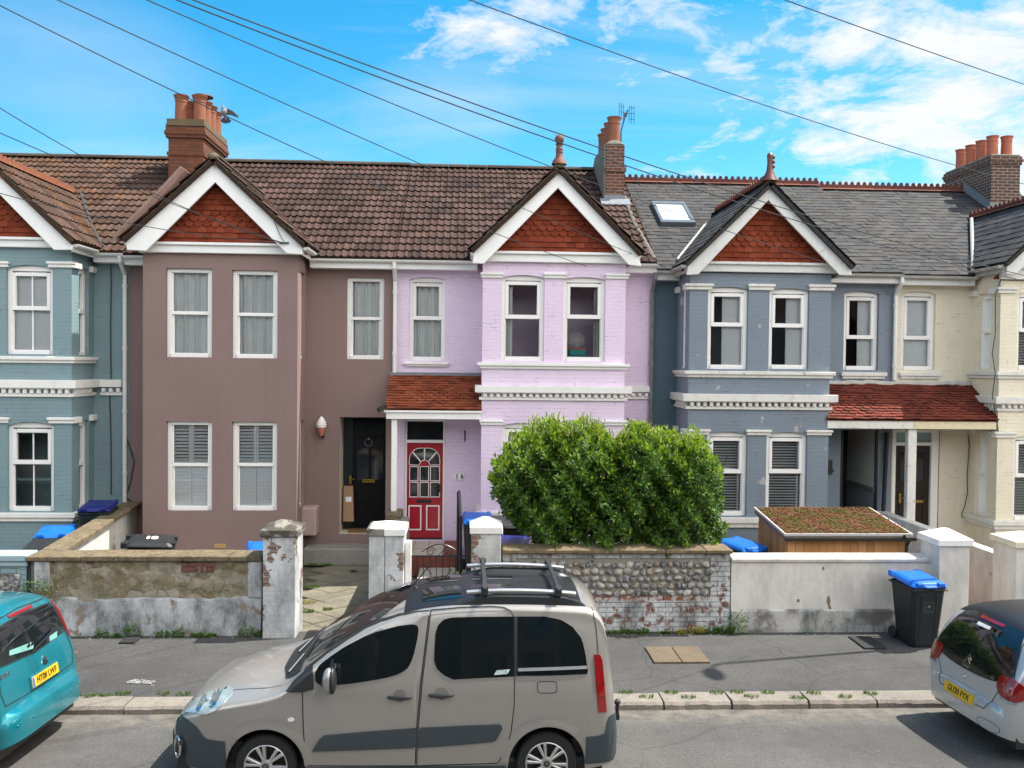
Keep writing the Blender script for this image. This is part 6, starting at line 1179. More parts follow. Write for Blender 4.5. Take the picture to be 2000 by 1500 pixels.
# ------------------------------------------------------------------ overhead cables
def cable(p0, Y0, p1, Y1, sag, label, r=.0065):
    a, b = W(*p0, Y0), W(*p1, Y1); d = (b - a); a = a - d * .25; n = 40; k = MB(); f = .25 / 1.25
    k.tube([a.lerp(b, i / n) - Vector((0, 0, sag * 4 * (i / n) * (1 - i / n))) for i in range(n + 1)], r, 6); o = k.build('overhead_cable', MT['black'], None, loc=b, smooth=True); tag(o, label, 'cable', 'overhead cables across the street')
cable((0, 184), 11.969, (546, 473), YG - .04, .28, 'overhead cable from the left edge above the orange chimney base to the brown gable')
cable((0, 250), 11.969, (552, 474), YG - .04, .10, 'overhead cable from the left edge sloping across the teal roof')
cable((0, 360), 13.229, (556, 474), YG - .04, .20, 'lowest overhead cable crossing the brown gable tiles')
cable((40, 0), 9.449, (1146, 520), YB - .07, .25, 'leftmost of the cables leaving the top edge, ending at the lilac bay')
cable((140, 0), 9.449, (1300, 522), YM - .4, .10, 'second cable from the left at the top edge')
cable((350, 0), 9.449, (1610, 512), YG - .05, .22, 'third cable from the left at the top edge')
cable((453, 0), 9.449, (1985, 545), YG - .05, .34, 'lower cable of the close pair crossing the lilac chimney pots', .008)
cable((475, 0), 9.449, (2030, 545), YG - .05, .30, 'upper cable of the close pair crossing the lilac chimney pots', .008)
cable((970, 0), 9.449, (2010, 362), 17.009, .16, 'cable from the top middle down to the dark brick chimney')
cable((1540, 0), 9.449, (2040, 178), 13.229, .02, 'short cable across the top right corner of the sky')
k = MB(); p = W(556, 475, YG - .03); k.tube([p + Vector((-.1, 0, 0)), p + Vector((.08, 0, .01))], .015, 6); k.build('cable_bracket', MT['black'], brown['h'])
k = MB(); k.tube([W(532, 424, YG - .02), W(545, 455, YG - .02), p], .006, 5); k.build('cable_drop', MT['black'], brown['h'])
for pts, hs in (([(216, 500), (217, 560), (216, 640), (217, 735), (214, 760), (217, 860), (217, 965)], teal), ([(246, 850), (262, 900), (255, 940), (246, 970), (262, 985)], teal)):
    k = MB(); k.tube([W(*q, YM - .04) for q in pts], .010, 5); k.build('wall_cable', MT['black'], hs['h'])
k = MB(); k.tube([W(*q, YB - .02) for q in ((1955, 545), (1944, 575), (1944, 650), (1938, 690), (1944, 730), (1938, 775), (1946, 815), (1950, 845))], .009, 5); k.build('wall_cable', MT['black'], cream['h'])
k = MB(); k.tube([W(*q, YM - .03) for q in ((1890, 842), (1893, 870), (1889, 930), (1890, 960), (1884, 990), (1878, 1003), (1880, 1012))], .009, 5); k.build('wall_cable', MT['black'], cream['h'])
# ------------------------------------------------------------------ terrace across the street (behind the camera; the window panes mirror it)
t = thing('terraced_house', 'brick terrace across the street with white gables, mirrored in the window panes', 'house', (0, -4.6, 0), None)
DK = plain('dark_facade_brick', (.075, .055, .045), .8); k = MB(); k.box(-26, 26, -5.0, -4.6, 0, 6.1); k.build('wall', DK, t); k = MB(); k.prism([(-26, -4.3, 6.1), (-26, -8.2, 9.2), (-26, -12, 6.1)], (52, 0, 0)); k.build('roof', MT['tile_a'], t)
k = MB(); k2 = MB(); k3 = MB()
for i in range(-5, 6):
    x = i * 5.0 + 1.4; k.box(x - 1.5, x + 1.5, -4.6, -3.8, 0, 6.0); k2.prism([(x - 1.75, -3.6, 6.0), (x + 1.75, -3.6, 6.0), (x, -3.6, 7.9)], (0, -3, 0)); 
    for z in (1.3, 4.0):
        for dx in (-.75, .75): k3.box(x + dx - .45, x + dx + .45, -3.82, -3.78, z, z + 1.6)
k.build('bay', DK, t); k2.build('gable', MT['tile_a'], t); k3.build('window', darkglass, t)
# street lamp just outside the frame on the right: its shadow lies along the pavement
lx = 8.62; t = thing('street_lamp', 'grey street lamp just outside the right edge, shadow along the pavement', 'street lamp', (lx, YW - .35, GZ)); LG = plain('galvanised_grey', (.25, .26, .27), .5)
k = MB(); k.tube([(lx, YW - .35, GZ), (lx, YW - .35, 1.3), (lx, YW - .35, 1.32), (lx, YW - .35, 9.3), (lx - .05, YW - .40, 9.4), (lx - .08, YW - .6, 9.45)], [.08, .08, .045, .03, .028, .025], 12); k.build('pole', LG, t, smooth=True); k = MB(); k.ball((lx - .1, YW - .72, 9.45), (.14, .24, .07), 12, 8); k.build('lantern', LG, t, smooth=True)

# desk fan on a turquoise box inside the right lilac window
p = W(1127, 690, YB + .38); t = thing('desk_fan', 'white desk fan on a turquoise box behind the lilac house upper window', 'fan', (p.x, YB + .38, p.z)); q = Vector((p.x, YB + .38, p.z))
k = MB(); k.box(q.x - .15, q.x + .17, q.y, q.y + .2, q.z - .05, q.z + .07); k.build('box', plain('turquoise_card', (.04, .42, .42), .6), t, bevel=.008); k = MB(); k.box(q.x - .152, q.x + .172, q.y - .002, q.y + .202, q.z + .072, q.z + .105); k.build('box_lid', plain('coral_card', (.60, .16, .14), .6), t)
k = MB(); c = q + Vector((0, .06, .27)); k.tube([q + Vector((0, .1, .1)), c + Vector((0, .05, -.05))], .02, 6)
for rr in (.05, .1, .14): k.tube([c + Vector((rr * cos(a), 0, rr * sin(a))) for a in [2 * pi * i / 20 for i in range(21)]], .007, 5)
for i in range(12): a = pi * i / 6; k.tube([c, c + Vector((.14 * cos(a), -.01, .14 * sin(a)))], .004, 4)
k.build('cage', MT['upvc'], t)
# ------------------------------------------------------------------ vehicles (local: x forward, y to its left, z up)
GLASSD = plain('tinted_car_glass', (.006, .009, .010), .03, spec=.9, var=.0); GAP = plain('panel_gap', (.010, .010, .010), .8, var=0); TRIM = plain('grey_bumper_plastic', (.045, .058, .068), .45, var=.15, bump=.15, bsc=300)
REDL = plain('red_lamp_plastic', (.24, .004, .006), .12, spec=.8, coat=.6, var=.25); CLEAR = plain('clear_lamp_plastic', (.26, .33, .34), .06, spec=.9, coat=1, var=.5); YEL = plain('yellow_plate', (.75, .43, .01), .4, var=.04)
def body_loft(sp, root, mat):
    hw, zt, m, cr, zs = sp['hw'], sp['zt'], sp['m'], sp['crown'], sp['sill']; xa, xb = sp['x0'], sp['x1']; xs = set()
    n = 96
    for i in range(n + 1): xs.add(round(xa + (xb - xa) * (.5 - .5 * cos(pi * i / n)), 4))
    for i in range(60): xs.add(round(xa + (xb - xa) * i / 59, 4))
    for c in sp['arch']:
        xs = {x for x in xs if abs(abs(x - c) - sp['ra']) > .004}
        for i in range(25): xs.add(round(c + sp['ra'] * sin(-pi / 2 + pi * i / 24) * .9995, 4))
    xs = sorted(xs); rings = []; NS, NA, NT_ = 16, 6, 7
    for x in xs:
        zb = zs(x)
        for c in sp['arch']:
            if abs(x - c) < sp['ra']: zb = max(zb, sp['zc'] + sqrt(max(0, sp['ra'] ** 2 - (x - c) ** 2)))
        w, ztp = hw(x), zt(x); c_ = cr(x); ze = max(ztp - c_, zb + .03); r = min(sp['rad'], (ze - zb) * .45, w * .5); half = []
        for i in range(NS): z = zb + (ze - r - zb) * i / (NS - 1); half.append((w * m(z), z))
        ys = half[-1][0]
        for i in range(1, NA + 1): a = pi / 2 * i / NA; half.append((ys - r + r * cos(a), ze - r + r * sin(a)))
        for i in range(1, NT_ + 1): y = (ys - r) * (1 - i / NT_); half.append((y, ze + c_ * (1 - (y / max(ys - r, .01)) ** 2)))
        rings.append([(x, y, z) for y, z in half] + [(x, -y, z) for y, z in half[-2::-1]])
    k = MB(); N = len(rings[0]); vs = [p for g in rings for p in g]; fs = [(i * N + j, (i + 1) * N + j, (i + 1) * N + j + 1, i * N + j + 1) for i in range(len(rings) - 1) for j in range(N - 1)]
    fs += [tuple(range(N)), tuple(range((len(rings) - 1) * N, len(rings) * N))[::-1]]
    k.add(vs, fs); o = k.build('body', mat, root, smooth=True, sharp=40)
    bv = BVHTree.FromPolygons([Vector(v) for v in vs], fs); return o, bv
class Car:
    def __init__(s, name, label, sp, paint, loc, rz, sc):
        s.t = thing(name, label, 'car', loc, 'cars parked along the kerb', local=True, rz=rz); s.t.scale = (sc, sc, sc); s.sp = sp; s.paint = paint
        s.M = Matrix.Translation(loc) @ Matrix.Rotation(rz, 4, 'Z') @ Matrix.Scale(sc, 4); s.I = s.M.inverted()
        s.body, s.bv = body_loft(sp, s.t, paint)
        k = MB(); k.box(sp['x0'] + .15, sp['x1'] - .15, -.72, .72, .19, .5); k.build('underbody', MT['black'], s.t)
        for c in sp['arch']:
            for sg in (-1, 1):
                k = MB(); R = sp['ra']; n = 16; y0, y1 = sg * (sp['hw'](c) - .01), sg * .45
                k.add([(c + R * cos(pi * i / n), y, sp['zc'] + R * sin(pi * i / n)) for y in (y0, y1) for i in range(n + 1)], [(i, i + 1, n + 2 + i, n + 1 + i) for i in range(n)]); k.add([(c + R, y1, .2), (c - R, y1, .2), (c - R, y1, sp['zc'] + R), (c + R, y1, sp['zc'] + R)], [(0, 1, 2, 3)]); k.build('wheel_arch', MT['black'], s.t)
    def hit(s, px, py):
        o = s.I @ CAM_P; d = (s.I.to_3x3() @ ray(px, py)).normalized(); h = s.bv.ray_cast(o, d)
        if h[0] is not None: return h[0]
        best = None                        # just off the silhouette: nearest body point to the sight line
        for i in range(200):
            p = o + d * (3 + i * .04); q = s.bv.find_nearest(p)
            if q[0] is not None and (best is None or q[3] < best[1]): best = (q[0], q[3])
        return best[0]
    def poly(s, pts, ax): return [((h.x, h.z) if ax[0] == 'y' else (h.y, h.z) if ax[0] == 'x' else (h.x, h.y)) for h in (s.hit(*p) for p in pts)]
    def cast(s, u, v, ax, off):
        o, d = {'y+': (Vector((u, 4, v)), Vector((0, -1, 0))), 'y-': (Vector((u, -4, v)), Vector((0, 1, 0))), 'x-': (Vector((-9, u, v)), Vector((1, 0, 0))), 'x+': (Vector((9, u, v)), Vector((-1, 0, 0))), 'z+': (Vector((u, v, 5)), Vector((0, 0, -1)))}[ax]
        h = s.bv.ray_cast(o, d)
        if h[0] is None or (ax[0] == 'y' and abs(h[0].y) < .55 * s.sp['hw'](u)):
            g = {'y': Vector((u, s.sp['hw'](u) * (1 if ax[1] == '+' else -1), v)), 'x': Vector((s.sp['x0'] if ax[1] == '-' else s.sp['x1'], u, v)), 'z': Vector((u, v, s.sp['zt'](u)))}[ax[0]]
            h = s.bv.find_nearest(g)
        n = h[1] if h[1].dot(d) < 0 else -h[1]
        return h[0] + n * off
    def patch(s, poly, ax, off, k=None, nu=18, nv=10, rnd=.5):
        k = k or MB(); us = [p[0] for p in poly]; a, b = min(us), max(us); U = sorted(set([round(a + (b - a) * (.5 - .5 * cos(pi * i / nu)), 5) for i in range(nu + 1)])); U[0] += 1e-4; U[-1] -= 1e-4; cols = []
        for u in U:
            c = []
            for (p, q) in zip(poly, list(poly[1:]) + [poly[0]]):
                if (p[0] - u) * (q[0] - u) <= 0 and p[0] != q[0]: c.append(p[1] + (q[1] - p[1]) * (u - p[0]) / (q[0] - p[0]))
            cols.append([s.cast(u, min(c) + (max(c) - min(c)) * j / nv, ax, off) for j in range(nv + 1)])
        k.add([p for c in cols for p in c], [(i * (nv + 1) + j, (i + 1) * (nv + 1) + j, (i + 1) * (nv + 1) + j + 1, i * (nv + 1) + j + 1) for i in range(len(U) - 1) for j in range(nv)], rnd)
        # folded rim down to the body
        rim = [c[0] for c in cols] + cols[-1][1:] + [c[-1] for c in cols[::-1]][1:] + cols[0][::-1][1:-1]
        inner = []
        for p in rim: h = s.bv.find_nearest(p); inner.append(h[0] - (p - h[0]) * .3)
        n = len(rim); k.add(rim + inner, [(i, (i + 1) % n, n + (i + 1) % n, n + i) for i in range(n)], rnd); return k
    def part(s, name, mat, pts, ax, off=.004, smooth=2, par=None, nu=18, nv=10, local=False):
        po = pts if local else s.poly(pts, ax)
        if smooth: po = [tuple(p) for p in chaikin([Vector((p[0], p[1])) for p in po], smooth)]
        return s.patch(po, ax, off, None, nu, nv).build(name, mat, par or s.t, smooth=True, sharp=50)
    def line(s, k, pts, ax, w=.006, off=.0025, local=False, n=14):
        po = pts if local else s.poly(pts, ax); dn = []
        for a, b in zip(po, po[1:]): dn += [(a[0] + (b[0] - a[0]) * i / n, a[1] + (b[1] - a[1]) * i / n) for i in range(n)]
        dn.append(po[-1]); vs = []
        for i, p in enumerate(dn):
            q0, q1 = dn[max(i - 1, 0)], dn[min(i + 1, len(dn) - 1)]; t = Vector((q1[0] - q0[0], q1[1] - q0[1])); t = t.normalized() if t.length else Vector((1, 0)); nn = Vector((-t.y, t.x)) * w / 2
            vs += [s.cast(p[0] + nn.x, p[1] + nn.y, ax, off), s.cast(p[0] - nn.x, p[1] - nn.y, ax, off)]
        k.add(vs, [(2 * i, 2 * i + 1, 2 * i + 3, 2 * i + 2) for i in range(len(dn) - 1)])
    def wheel(s, c, sg, r=.31, w=.2, style=0):
        y = sg * (s.sp['hw'](c) - .035); k = MB(); z = s.sp['zc'] if s.sp.get('wz') is None else s.sp['wz']
        k.lathe([(r * .66, y), (r * .70, y + sg * .0), (r * .93, y + sg * .004), (r * .985, y - sg * .022), (r, y - sg * .05), (r, y - sg * (w - .03)), (r * .93, y - sg * w), (r * .6, y - sg * w)], (c, 0, z), 40, 'y', cap=False)
        for i in range(64):             # tread blocks
            a = 2 * pi * i / 64; e = Vector((cos(a), 0, sin(a))); f = Vector((-sin(a), 0, cos(a)))
            p = Vector((c, y - sg * .03, z)) + e * (r + .001); q = p - Vector((0, sg * .05, 0)); k.add([p - f * .010, p + f * .010, q + f * .010 + f * .01, q - f * .010 + f * .01], [(0, 1, 2, 3)])
        ty = k.build('wheel', MT['rubber'], s.t, smooth=True, sharp=30); k = MB(); R = r * .69
        k.lathe([(R, y - sg * .004), (R * .97, y + sg * .002), (R * .93, y - sg * .008), (R * .90, y - sg * .06), (.02, y - sg * .09)], (c, 0, z), 36, 'y', cap=False); k.build('rim_barrel', plain('dark_rim', (.03, .03, .032), .5) if not bpy.data.materials.get('dark_rim') else bpy.data.materials['dark_rim'], ty, smooth=True, sharp=25)
        k = MB(); k.lathe([(R * 1.0, y + sg * .0), (R * .995, y + sg * .008), (R * .94, y + sg * .006), (R * .92, y - sg * .02)], (c, 0, z), 40, 'y', cap=False)
        ns = 6
        for i in range(ns):
            a = 2 * pi * i / ns + .25
            for da in (-.17, .17):
                e0 = Vector((cos(a + da * .45), 0, sin(a + da * .45))); e1 = Vector((cos(a + da), 0, sin(a + da))); t = Vector((-sin(a), 0, cos(a))); c0 = Vector((c, y + sg * .004, z)); A = c0 + e0 * R * .20; B = c0 + e1 * R * .95; w0, w1 = R * .065, R * .095; D = Vector((0, -sg * .03, 0))
                k.hexa([A - t * w0 + D, B - t * w1 + D, B + t * w1 + D, A + t * w0 + D, A - t * w0 * .6, B - t * w1 * .8 + Vector((0, sg * .004, 0)), B + t * w1 * .8 + Vector((0, sg * .004, 0)), A + t * w0 * .6])
        k.lathe([(R * .30, y - sg * .03), (R * .28, y + sg * .002), (R * .2, y + sg * .008), (.002, y + sg * .010)], (c, 0, z), 24, 'y', cap=False); rm = k.build('rim', MT['alloy'], ty, bevel=.004)
        k = MB(); k.lathe([(R * .15, y + sg * .006), (R * .15, y + sg * .013), (.001, y + sg * .014)], (c, 0, z), 20, 'y', cap=False); k.build('hub_cap', MT['black'], ty)
        k = MB()                          # double chevron mark
        for dz in (-.008, .010): k.prism([Vector((c + x, y + sg * .015, z + dz + zz)) for x, zz in ((-.018, -.008), (0, .008), (.018, -.008), (.018, -.002), (0, .014), (-.018, -.002))], (0, sg * .001, 0))
        if style == 0: k.build('hub_emblem', MT['chrome'], ty)
    def plate(s, pts, text, ax, blue=False):
        q = [s.hit(*p) for p in pts]; c = sum(q, Vector()) / 4; ux = (q[1] - q[0] + q[2] - q[3]) / 2; up = (q[0] - q[3] + q[1] - q[2]) / 2; n = ux.cross(up).normalized(); cam = (s.I @ CAM_P - c)
        n = n if n.dot(cam) > 0 else -n
        ux = Vector((0, 1 if ux.y > 0 else -1, 0)) if ax[0] == 'x' else ux.normalized(); up = (up - ux * up.dot(ux)).normalized(); n = ux.cross(up); n = n if n.dot(cam) > 0 else -n
        L, H = .52, .115; c = c + n * .02; k = MB(); P = lambda x, y, z: c + ux * x + up * y + n * z
        k.hexa([P(-L/2, -H/2, 0), P(L/2, -H/2, 0), P(L/2, H/2, 0), P(-L/2, H/2, 0), P(-L/2, -H/2, .008), P(L/2, -H/2, .008), P(L/2, H/2, .008), P(-L/2, H/2, .008)]); o = k.build('number_plate', YEL, s.t, bevel=.003)
        k = MB(); k.hexa([P(-L/2-.02, -H/2-.02, -.03), P(L/2+.02, -H/2-.02, -.03), P(L/2+.02, H/2+.02, -.03), P(-L/2-.02, H/2+.02, -.03), P(-L/2-.01, -H/2-.01, -.001), P(L/2+.01, -H/2-.01, -.001), P(L/2+.01, H/2+.01, -.001), P(-L/2-.01, H/2+.01, -.001)]); k.build('plate_recess', s.paint, s.t)
        k = MB(); add_text(k, text, .092, lambda x, y, z: P(x + (.02 if blue else 0), y, .0095 + z), .0008, .0018, .92); k.build('plate_letters', MT['blackm'], o)
        if blue: k = MB(); k.add([P(-L/2 + .004, -H/2 + .004, .0093), P(-L/2 + .045, -H/2 + .004, .0093), P(-L/2 + .045, H/2 - .004, .0093), P(-L/2 + .004, H/2 - .004, .0093)], [(0, 1, 2, 3)]); k.build('country_band', plain('plate_blue', (.05, .16, .5), .4), o)
        return c, ux, up, n
# the beige van -------------------------------------------------------------
SCV = .97
sp = dict(x0=-.72, x1=3.76, arch=(0, 2.73), ra=.375, zc=.315, wz=.31, rad=.085,
    zt=pch([(-.72, .60), (-.705, .68), (-.69, .80), (-.665, 1.05), (-.62, 1.42), (-.58, 1.68), (-.51, 1.80), (-.38, 1.855), (0, 1.88), (.5, 1.89), (.95, 1.875), (1.25, 1.84), (1.5, 1.775), (1.8, 1.645), (2.1, 1.47), (2.4, 1.25), (2.52, 1.15), (2.62, 1.105), (2.9, 1.06), (3.15, 1.005), (3.35, .935), (3.50, .86), (3.60, .78), (3.67, .69), (3.73, .60), (3.76, .50)]),
    hw=pch([(-.72, .62), (-.70, .73), (-.66, .80), (-.58, .845), (-.40, .875), (0, .893), (.6, .90), (1.6, .90), (2.3, .895), (2.75, .89), (3.0, .875), (3.2, .85), (3.38, .81), (3.52, .745), (3.62, .66), (3.70, .55), (3.76, .36)]),
    m=pch([(.15, .93), (.30, .965), (.45, .985), (.62, 1.0), (.80, 1.0), (.92, .992), (1.02, .978), (1.12, .955), (1.3, .91), (1.5, .86), (1.65, .815), (1.8, .765)]),
    crown=pch([(-.72, .02), (-.5, .05), (0, .055), (1.0, .055), (1.5, .055), (2.2, .055), (2.5, .06), (2.9, .09), (3.3, .08), (3.5, .05), (3.76, .02)]), sill=pch([(-.72, .34), (-.6, .27), (0, .22), (1, .215), (2.7, .215), (3.3, .23), (3.55, .27), (3.76, .32)]))
VAN = car_paint('beige_van_paint', (.345, .328, .305)); YV = 8.42; xr = W(1068, 1480, YV).x
v = Car('parked_van', 'beige van with black roof rails parked in the middle of the street', sp, VAN, Vector((xr, YV + .87 * SCV, ZR + .03)), pi, SCV); t = v.t
for c in (0, 2.73):
    for sg in (-1, 1): v.wheel(c, sg, .305, .2)
FD = [(596, 1308), (591, 1350), (592, 1400), (594, 1445), (603, 1495), (811, 1495), (814, 1420), (822, 1330), (839, 1193), (812, 1195), (780, 1201), (745, 1211), (715, 1224), (680, 1246), (640, 1273), (612, 1296)]
RD = [(842, 1192), (900, 1187), (960, 1185), (985, 1187), (997, 1193), (1004, 1206), (1005, 1270), (1005, 1330), (1004, 1380), (998, 1430), (988, 1465), (972, 1490), (814, 1495), (817, 1420), (825, 1330)]
fdo = v.part('door', VAN, FD, 'y+', .005, 0, nu=44, nv=24); rdo = v.part('door', VAN, RD, 'y+', .005, 0, nu=36, nv=24)
k = MB(); v.line(k, FD + FD[:1], 'y+', .009, .0065); v.line(k, RD + RD[:1], 'y+', .009, .0065); k.build('panel_gap', GAP, t); k = MB(); v.line(k, [(1155, 1186), (1164, 1225), (1168, 1275), (1178, 1390)], 'y+', .008, .003); k.build('panel_gap', GAP, t)
w = v.part('window', GLASSD, [(616, 1339), (616, 1306), (642, 1285), (676, 1262), (720, 1239), (768, 1224), (800, 1219.5), (812, 1219.5), (818, 1226), (816, 1246), (806, 1288), (795, 1308), (768, 1321), (715, 1331), (660, 1338)], 'y+', .009, 1, fdo, nu=40)
k = MB(); v.line(k, [(650, 1287), (642, 1338)], 'y+', .03, .011); k.build('window_divider', MT['black'], fdo)
v.part('mirror_panel', MT['black'], [(558, 1351), (575, 1330), (598, 1309), (613, 1300), (613, 1346), (592, 1352)], 'y+', .010, 0)
rw = v.part('window', GLASSD, [(848, 1290), (850, 1240), (855, 1222), (866, 1210), (883, 1206), (940, 1204.5), (1004, 1204), (1004.2, 1262), (1004, 1321), (940, 1324), (885, 1327), (868, 1319), (853, 1306)], 'y+', .009, 0, rdo, nu=30)
v.part('quarter_window', GLASSD, [(1010, 1204), (1064, 1204), (1095, 1210), (1118, 1224), (1136, 1247), (1143, 1275), (1148, 1310), (1147, 1316), (1080, 1319), (1010, 1320)], 'y+', .007, 0, nu=30)
k = MB(); v.line(k, [(1012, 1308), (1146, 1303)], 'y+', .03, .011); k.build('window_trim_strip', plain('silver_strip', (.28, .29, .30), .3), t)
k = MB(); v.line(k, [(1007, 1204), (1007, 1320)], 'y+', .035, .011); k.build('slide_rail', MT['black'], t)
q = v.poly([(965, 1318), (970, 1309), (996, 1307), (991, 1316)], 'y+'); v.patch(q, 'y+', .0105).build('window_sticker', plain('pale_sticker', (.55, .66, .63), .4), rw); c = Vector(((q[0][0] + q[2][0]) / 2, 0, (q[0][1] + q[2][1]) / 2)); k = MB()
yw = v.cast(c.x, c.z, 'y+', .0125); add_text(k, 'XTR', .05, lambda x, y, z: v.cast(c.x - x * 1.2 + .0, c.z + y, 'y+', .0118), 0, 0); k.build('sticker_letters', plain('sticker_green', (.12, .28, .26), .5), rw)
for px, par, kk in (((758, 804, 1361), fdo, 0), ((838, 885, 1357), rdo, 0)):
    a, b = v.hit(px[0], px[2]), v.hit(px[1], px[2]); k = MB(); pts = [v.cast(a.x + (b.x - a.x) * i / 10, a.z, 'y+', .016 + .026 * sin(pi * i / 10) ** .5) for i in range(11)]; k.tube(pts, [.013] + [.019] * 9 + [.013], 8); k.build('handle', MT['black'], par, smooth=True)
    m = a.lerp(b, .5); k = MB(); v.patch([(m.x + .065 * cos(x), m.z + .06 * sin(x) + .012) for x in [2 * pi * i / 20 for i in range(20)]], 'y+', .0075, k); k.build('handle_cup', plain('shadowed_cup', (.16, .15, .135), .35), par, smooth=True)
v.part('side_moulding', TRIM, [(610, 1466), (628, 1436), (720, 1428), (814, 1421), (812, 1459), (700, 1463)], 'y+', .022, 0, fdo); v.part('side_moulding', TRIM, [(817, 1421), (900, 1417), (979, 1413.6), (981, 1422), (968, 1447), (900, 1453), (815, 1459)], 'y+', .022, 0, rdo)
q = v.poly([(1049, 1331), (1087, 1331), (1088, 1353), (1051, 1354)], 'y+'); q = rrect([Vector(p) for p in q], .035); k = MB(); v.line(k, q + q[:1], 'y+', .007, .003, True, 3); k.build('fuel_flap', GAP, t)
v.part('headlight', CLEAR, [(366, 1379), (376, 1360), (390, 1346), (420, 1338), (450, 1338), (458, 1350), (444, 1366), (430, 1382), (414, 1393), (402, 1396), (381, 1391)], 'y+', .010, 1, nu=22)
h = v.hit(408, 1368); k = MB(); nrm = Vector((.75, .6, .1)).normalized(); k.ball(v.cast(h.x, h.z, 'y+', .0), .035, 14, 8); k.build('headlight_bulb', plain('lamp_blue_grey', (.20, .26, .32), .1), t, smooth=True)
v.part('indicator', MT['upvc'], [(561, 1405), (566, 1401), (573, 1402), (576, 1406), (571, 1409), (564, 1409)], 'y+', .010, 1, nu=8, nv=4)
q = v.poly([(372, 1377), (380, 1361), (391, 1350), (420, 1343), (444, 1343), (449, 1350), (441, 1364), (428, 1380), (413, 1390), (402, 1393), (383, 1388)], 'y+'); 
for hx, hy, rr in ((424, 1358, .05), (394, 1374, .035)):
    h = v.hit(hx, hy); k = MB(); v.patch([(h.x + rr * cos(a), h.z + rr * sin(a)) for a in [2 * pi * i / 18 for i in range(18)]], 'y+', .0125, k, 10, 6); k.build('reflector', MT['chrome'], t, smooth=True)
tl_ = v.part('tail_light', REDL, [(1160, 1278), (1175, 1279), (1180, 1335), (1184, 1390), (1168, 1391), (1163, 1330)], 'y+', .012, 0, nu=8, nv=20)
k = MB()
for yy in (1305, 1335, 1362): v.line(k, [(1163 + (yy - 1278) * .05, yy), (1176 + (yy - 1278) * .075, yy)], 'y+', .006, .0145)
k.build('lens_joint', GAP, tl_)
# lower front and rear bumpers: body panels of grey plastic
L = sp
def panel(name, mat, fx0, fx1, zlo, zhi, off, par=None):
    obs = []
    for sg in ('y+', 'y-'):
        k = MB(); n = 16
        pts = [(fx0 + (fx1 - fx0) * i / n, zhi(fx0 + (fx1 - fx0) * i / n)) for i in range(n + 1)] + [(fx1 + (fx0 - fx1) * i / n, zlo(fx1 + (fx0 - fx1) * i / n)) for i in range(n + 1)]
        v.patch(pts, sg, off, k, 26, 8).build(name, mat, par or t, smooth=True, sharp=50)
arc = lambda c: (lambda x: .315 + sqrt(max(0, .385 ** 2 - (x - c) ** 2)))
panel('front_bumper', TRIM, 3.115, 3.66, lambda x: .27, pch([(3.11, .56), (3.30, .575), (3.40, .68), (3.54, .74), (3.66, .72)]), .008)
panel('rear_bumper', TRIM, -.69, -.385, lambda x: .30, pch([(-.69, .78), (-.60, .76), (-.585, .60), (-.385, .575)]), .010)
k = MB(); v.patch([(-.8, .3), (-.8, .62), (.8, .62), (.8, .3)], 'x-', .012, k); v.patch([(-.55, .28), (-.55, .50), (.55, .50), (.55, .28)], 'x+', .012, k); k.build('bumper', TRIM, t, smooth=True)
k = MB(); h = v.hit(356, 1456); cpt = v.cast(h.x, h.z, 'y+', .02); tdir = Vector((.62, -.70, 0)).normalized(); k.tube([cpt + tdir * .055 * cos(a) * 1 + Vector((0, 0, .10 * sin(a))) + Vector((.02, .012, 0)) for a in [2 * pi * i / 24 for i in range(25)]], .014, 6); k.build('fog_lamp_ring', MT['chrome'], t, smooth=True)
k = MB(); k.ball(cpt, (.05, .05, .085), 12, 8); k.build('fog_lamp', MT['black'], t, smooth=True)
for c, e0, e1 in ((0, .05, 2.35), (2.73, .80, pi - .05)):
    n = 36; vs = []
    for i in range(n + 1):
        a = e0 + (e1 - e0) * i / n
        for rr, off in ((.377, .016), (.41, .018), (.475, .001)): x, z = c + rr * cos(a), .315 + rr * sin(a); q = v.cast(x, max(z, .2), 'y+', off); vs.append(q)
    vv = k = MB(); k.add(vs, [(i * 3 + j, i * 3 + j + 1, i * 3 + 4 + j, i * 3 + 3 + j) for i in range(n) for j in range(2)]); k.build('arch_lip', VAN, t, smooth=True, sharp=80)
# roof: black panel with four glass lights, housings, rails and bars
ztv, hwv = sp['zt'], sp['hw']
def topw(x): return hwv(x) * sp['m'](ztv(x) - sp['crown'](x)) - .045
ROOFB = plain('black_roof_panel', (.012, .0125, .014), .42, spec=.35, coat=.05, var=.3)
xs_ = [-.36 + (1.42 + .36) * i / 20 for i in range(21)]; po = [(x, topw(x)) for x in xs_] + [(x, -topw(x)) for x in xs_[::-1]]; rp_ = v.patch(po, 'z+', .006, None, 30, 20).build('roof_panel', ROOFB, t, smooth=True)
for (a, b, c, d) in ((.86, 1.26, .10, .50), (.86, 1.26, -.50, -.10), (.30, .76, .10, .46), (.30, .76, -.46, -.10)):
    q = rrect([Vector(p) for p in ((a, c), (b, c), (b, d), (a, d))], .08); v.patch([tuple(p) for p in q], 'z+', .010, None, 14, 8).build('roof_window', GLASSD, rp_, smooth=True)
k = MB(); q = chaikin([Vector(p) for p in ((1.40, -.53), (2.36, -.665), (2.44, -.3), (2.44, .3), (2.36, .665), (1.40, .53))], 1); v.patch([tuple(p) for p in q], 'z+', .007, k, 24, 20); ws = k.build('windscreen', GLASSD, t, smooth=True)
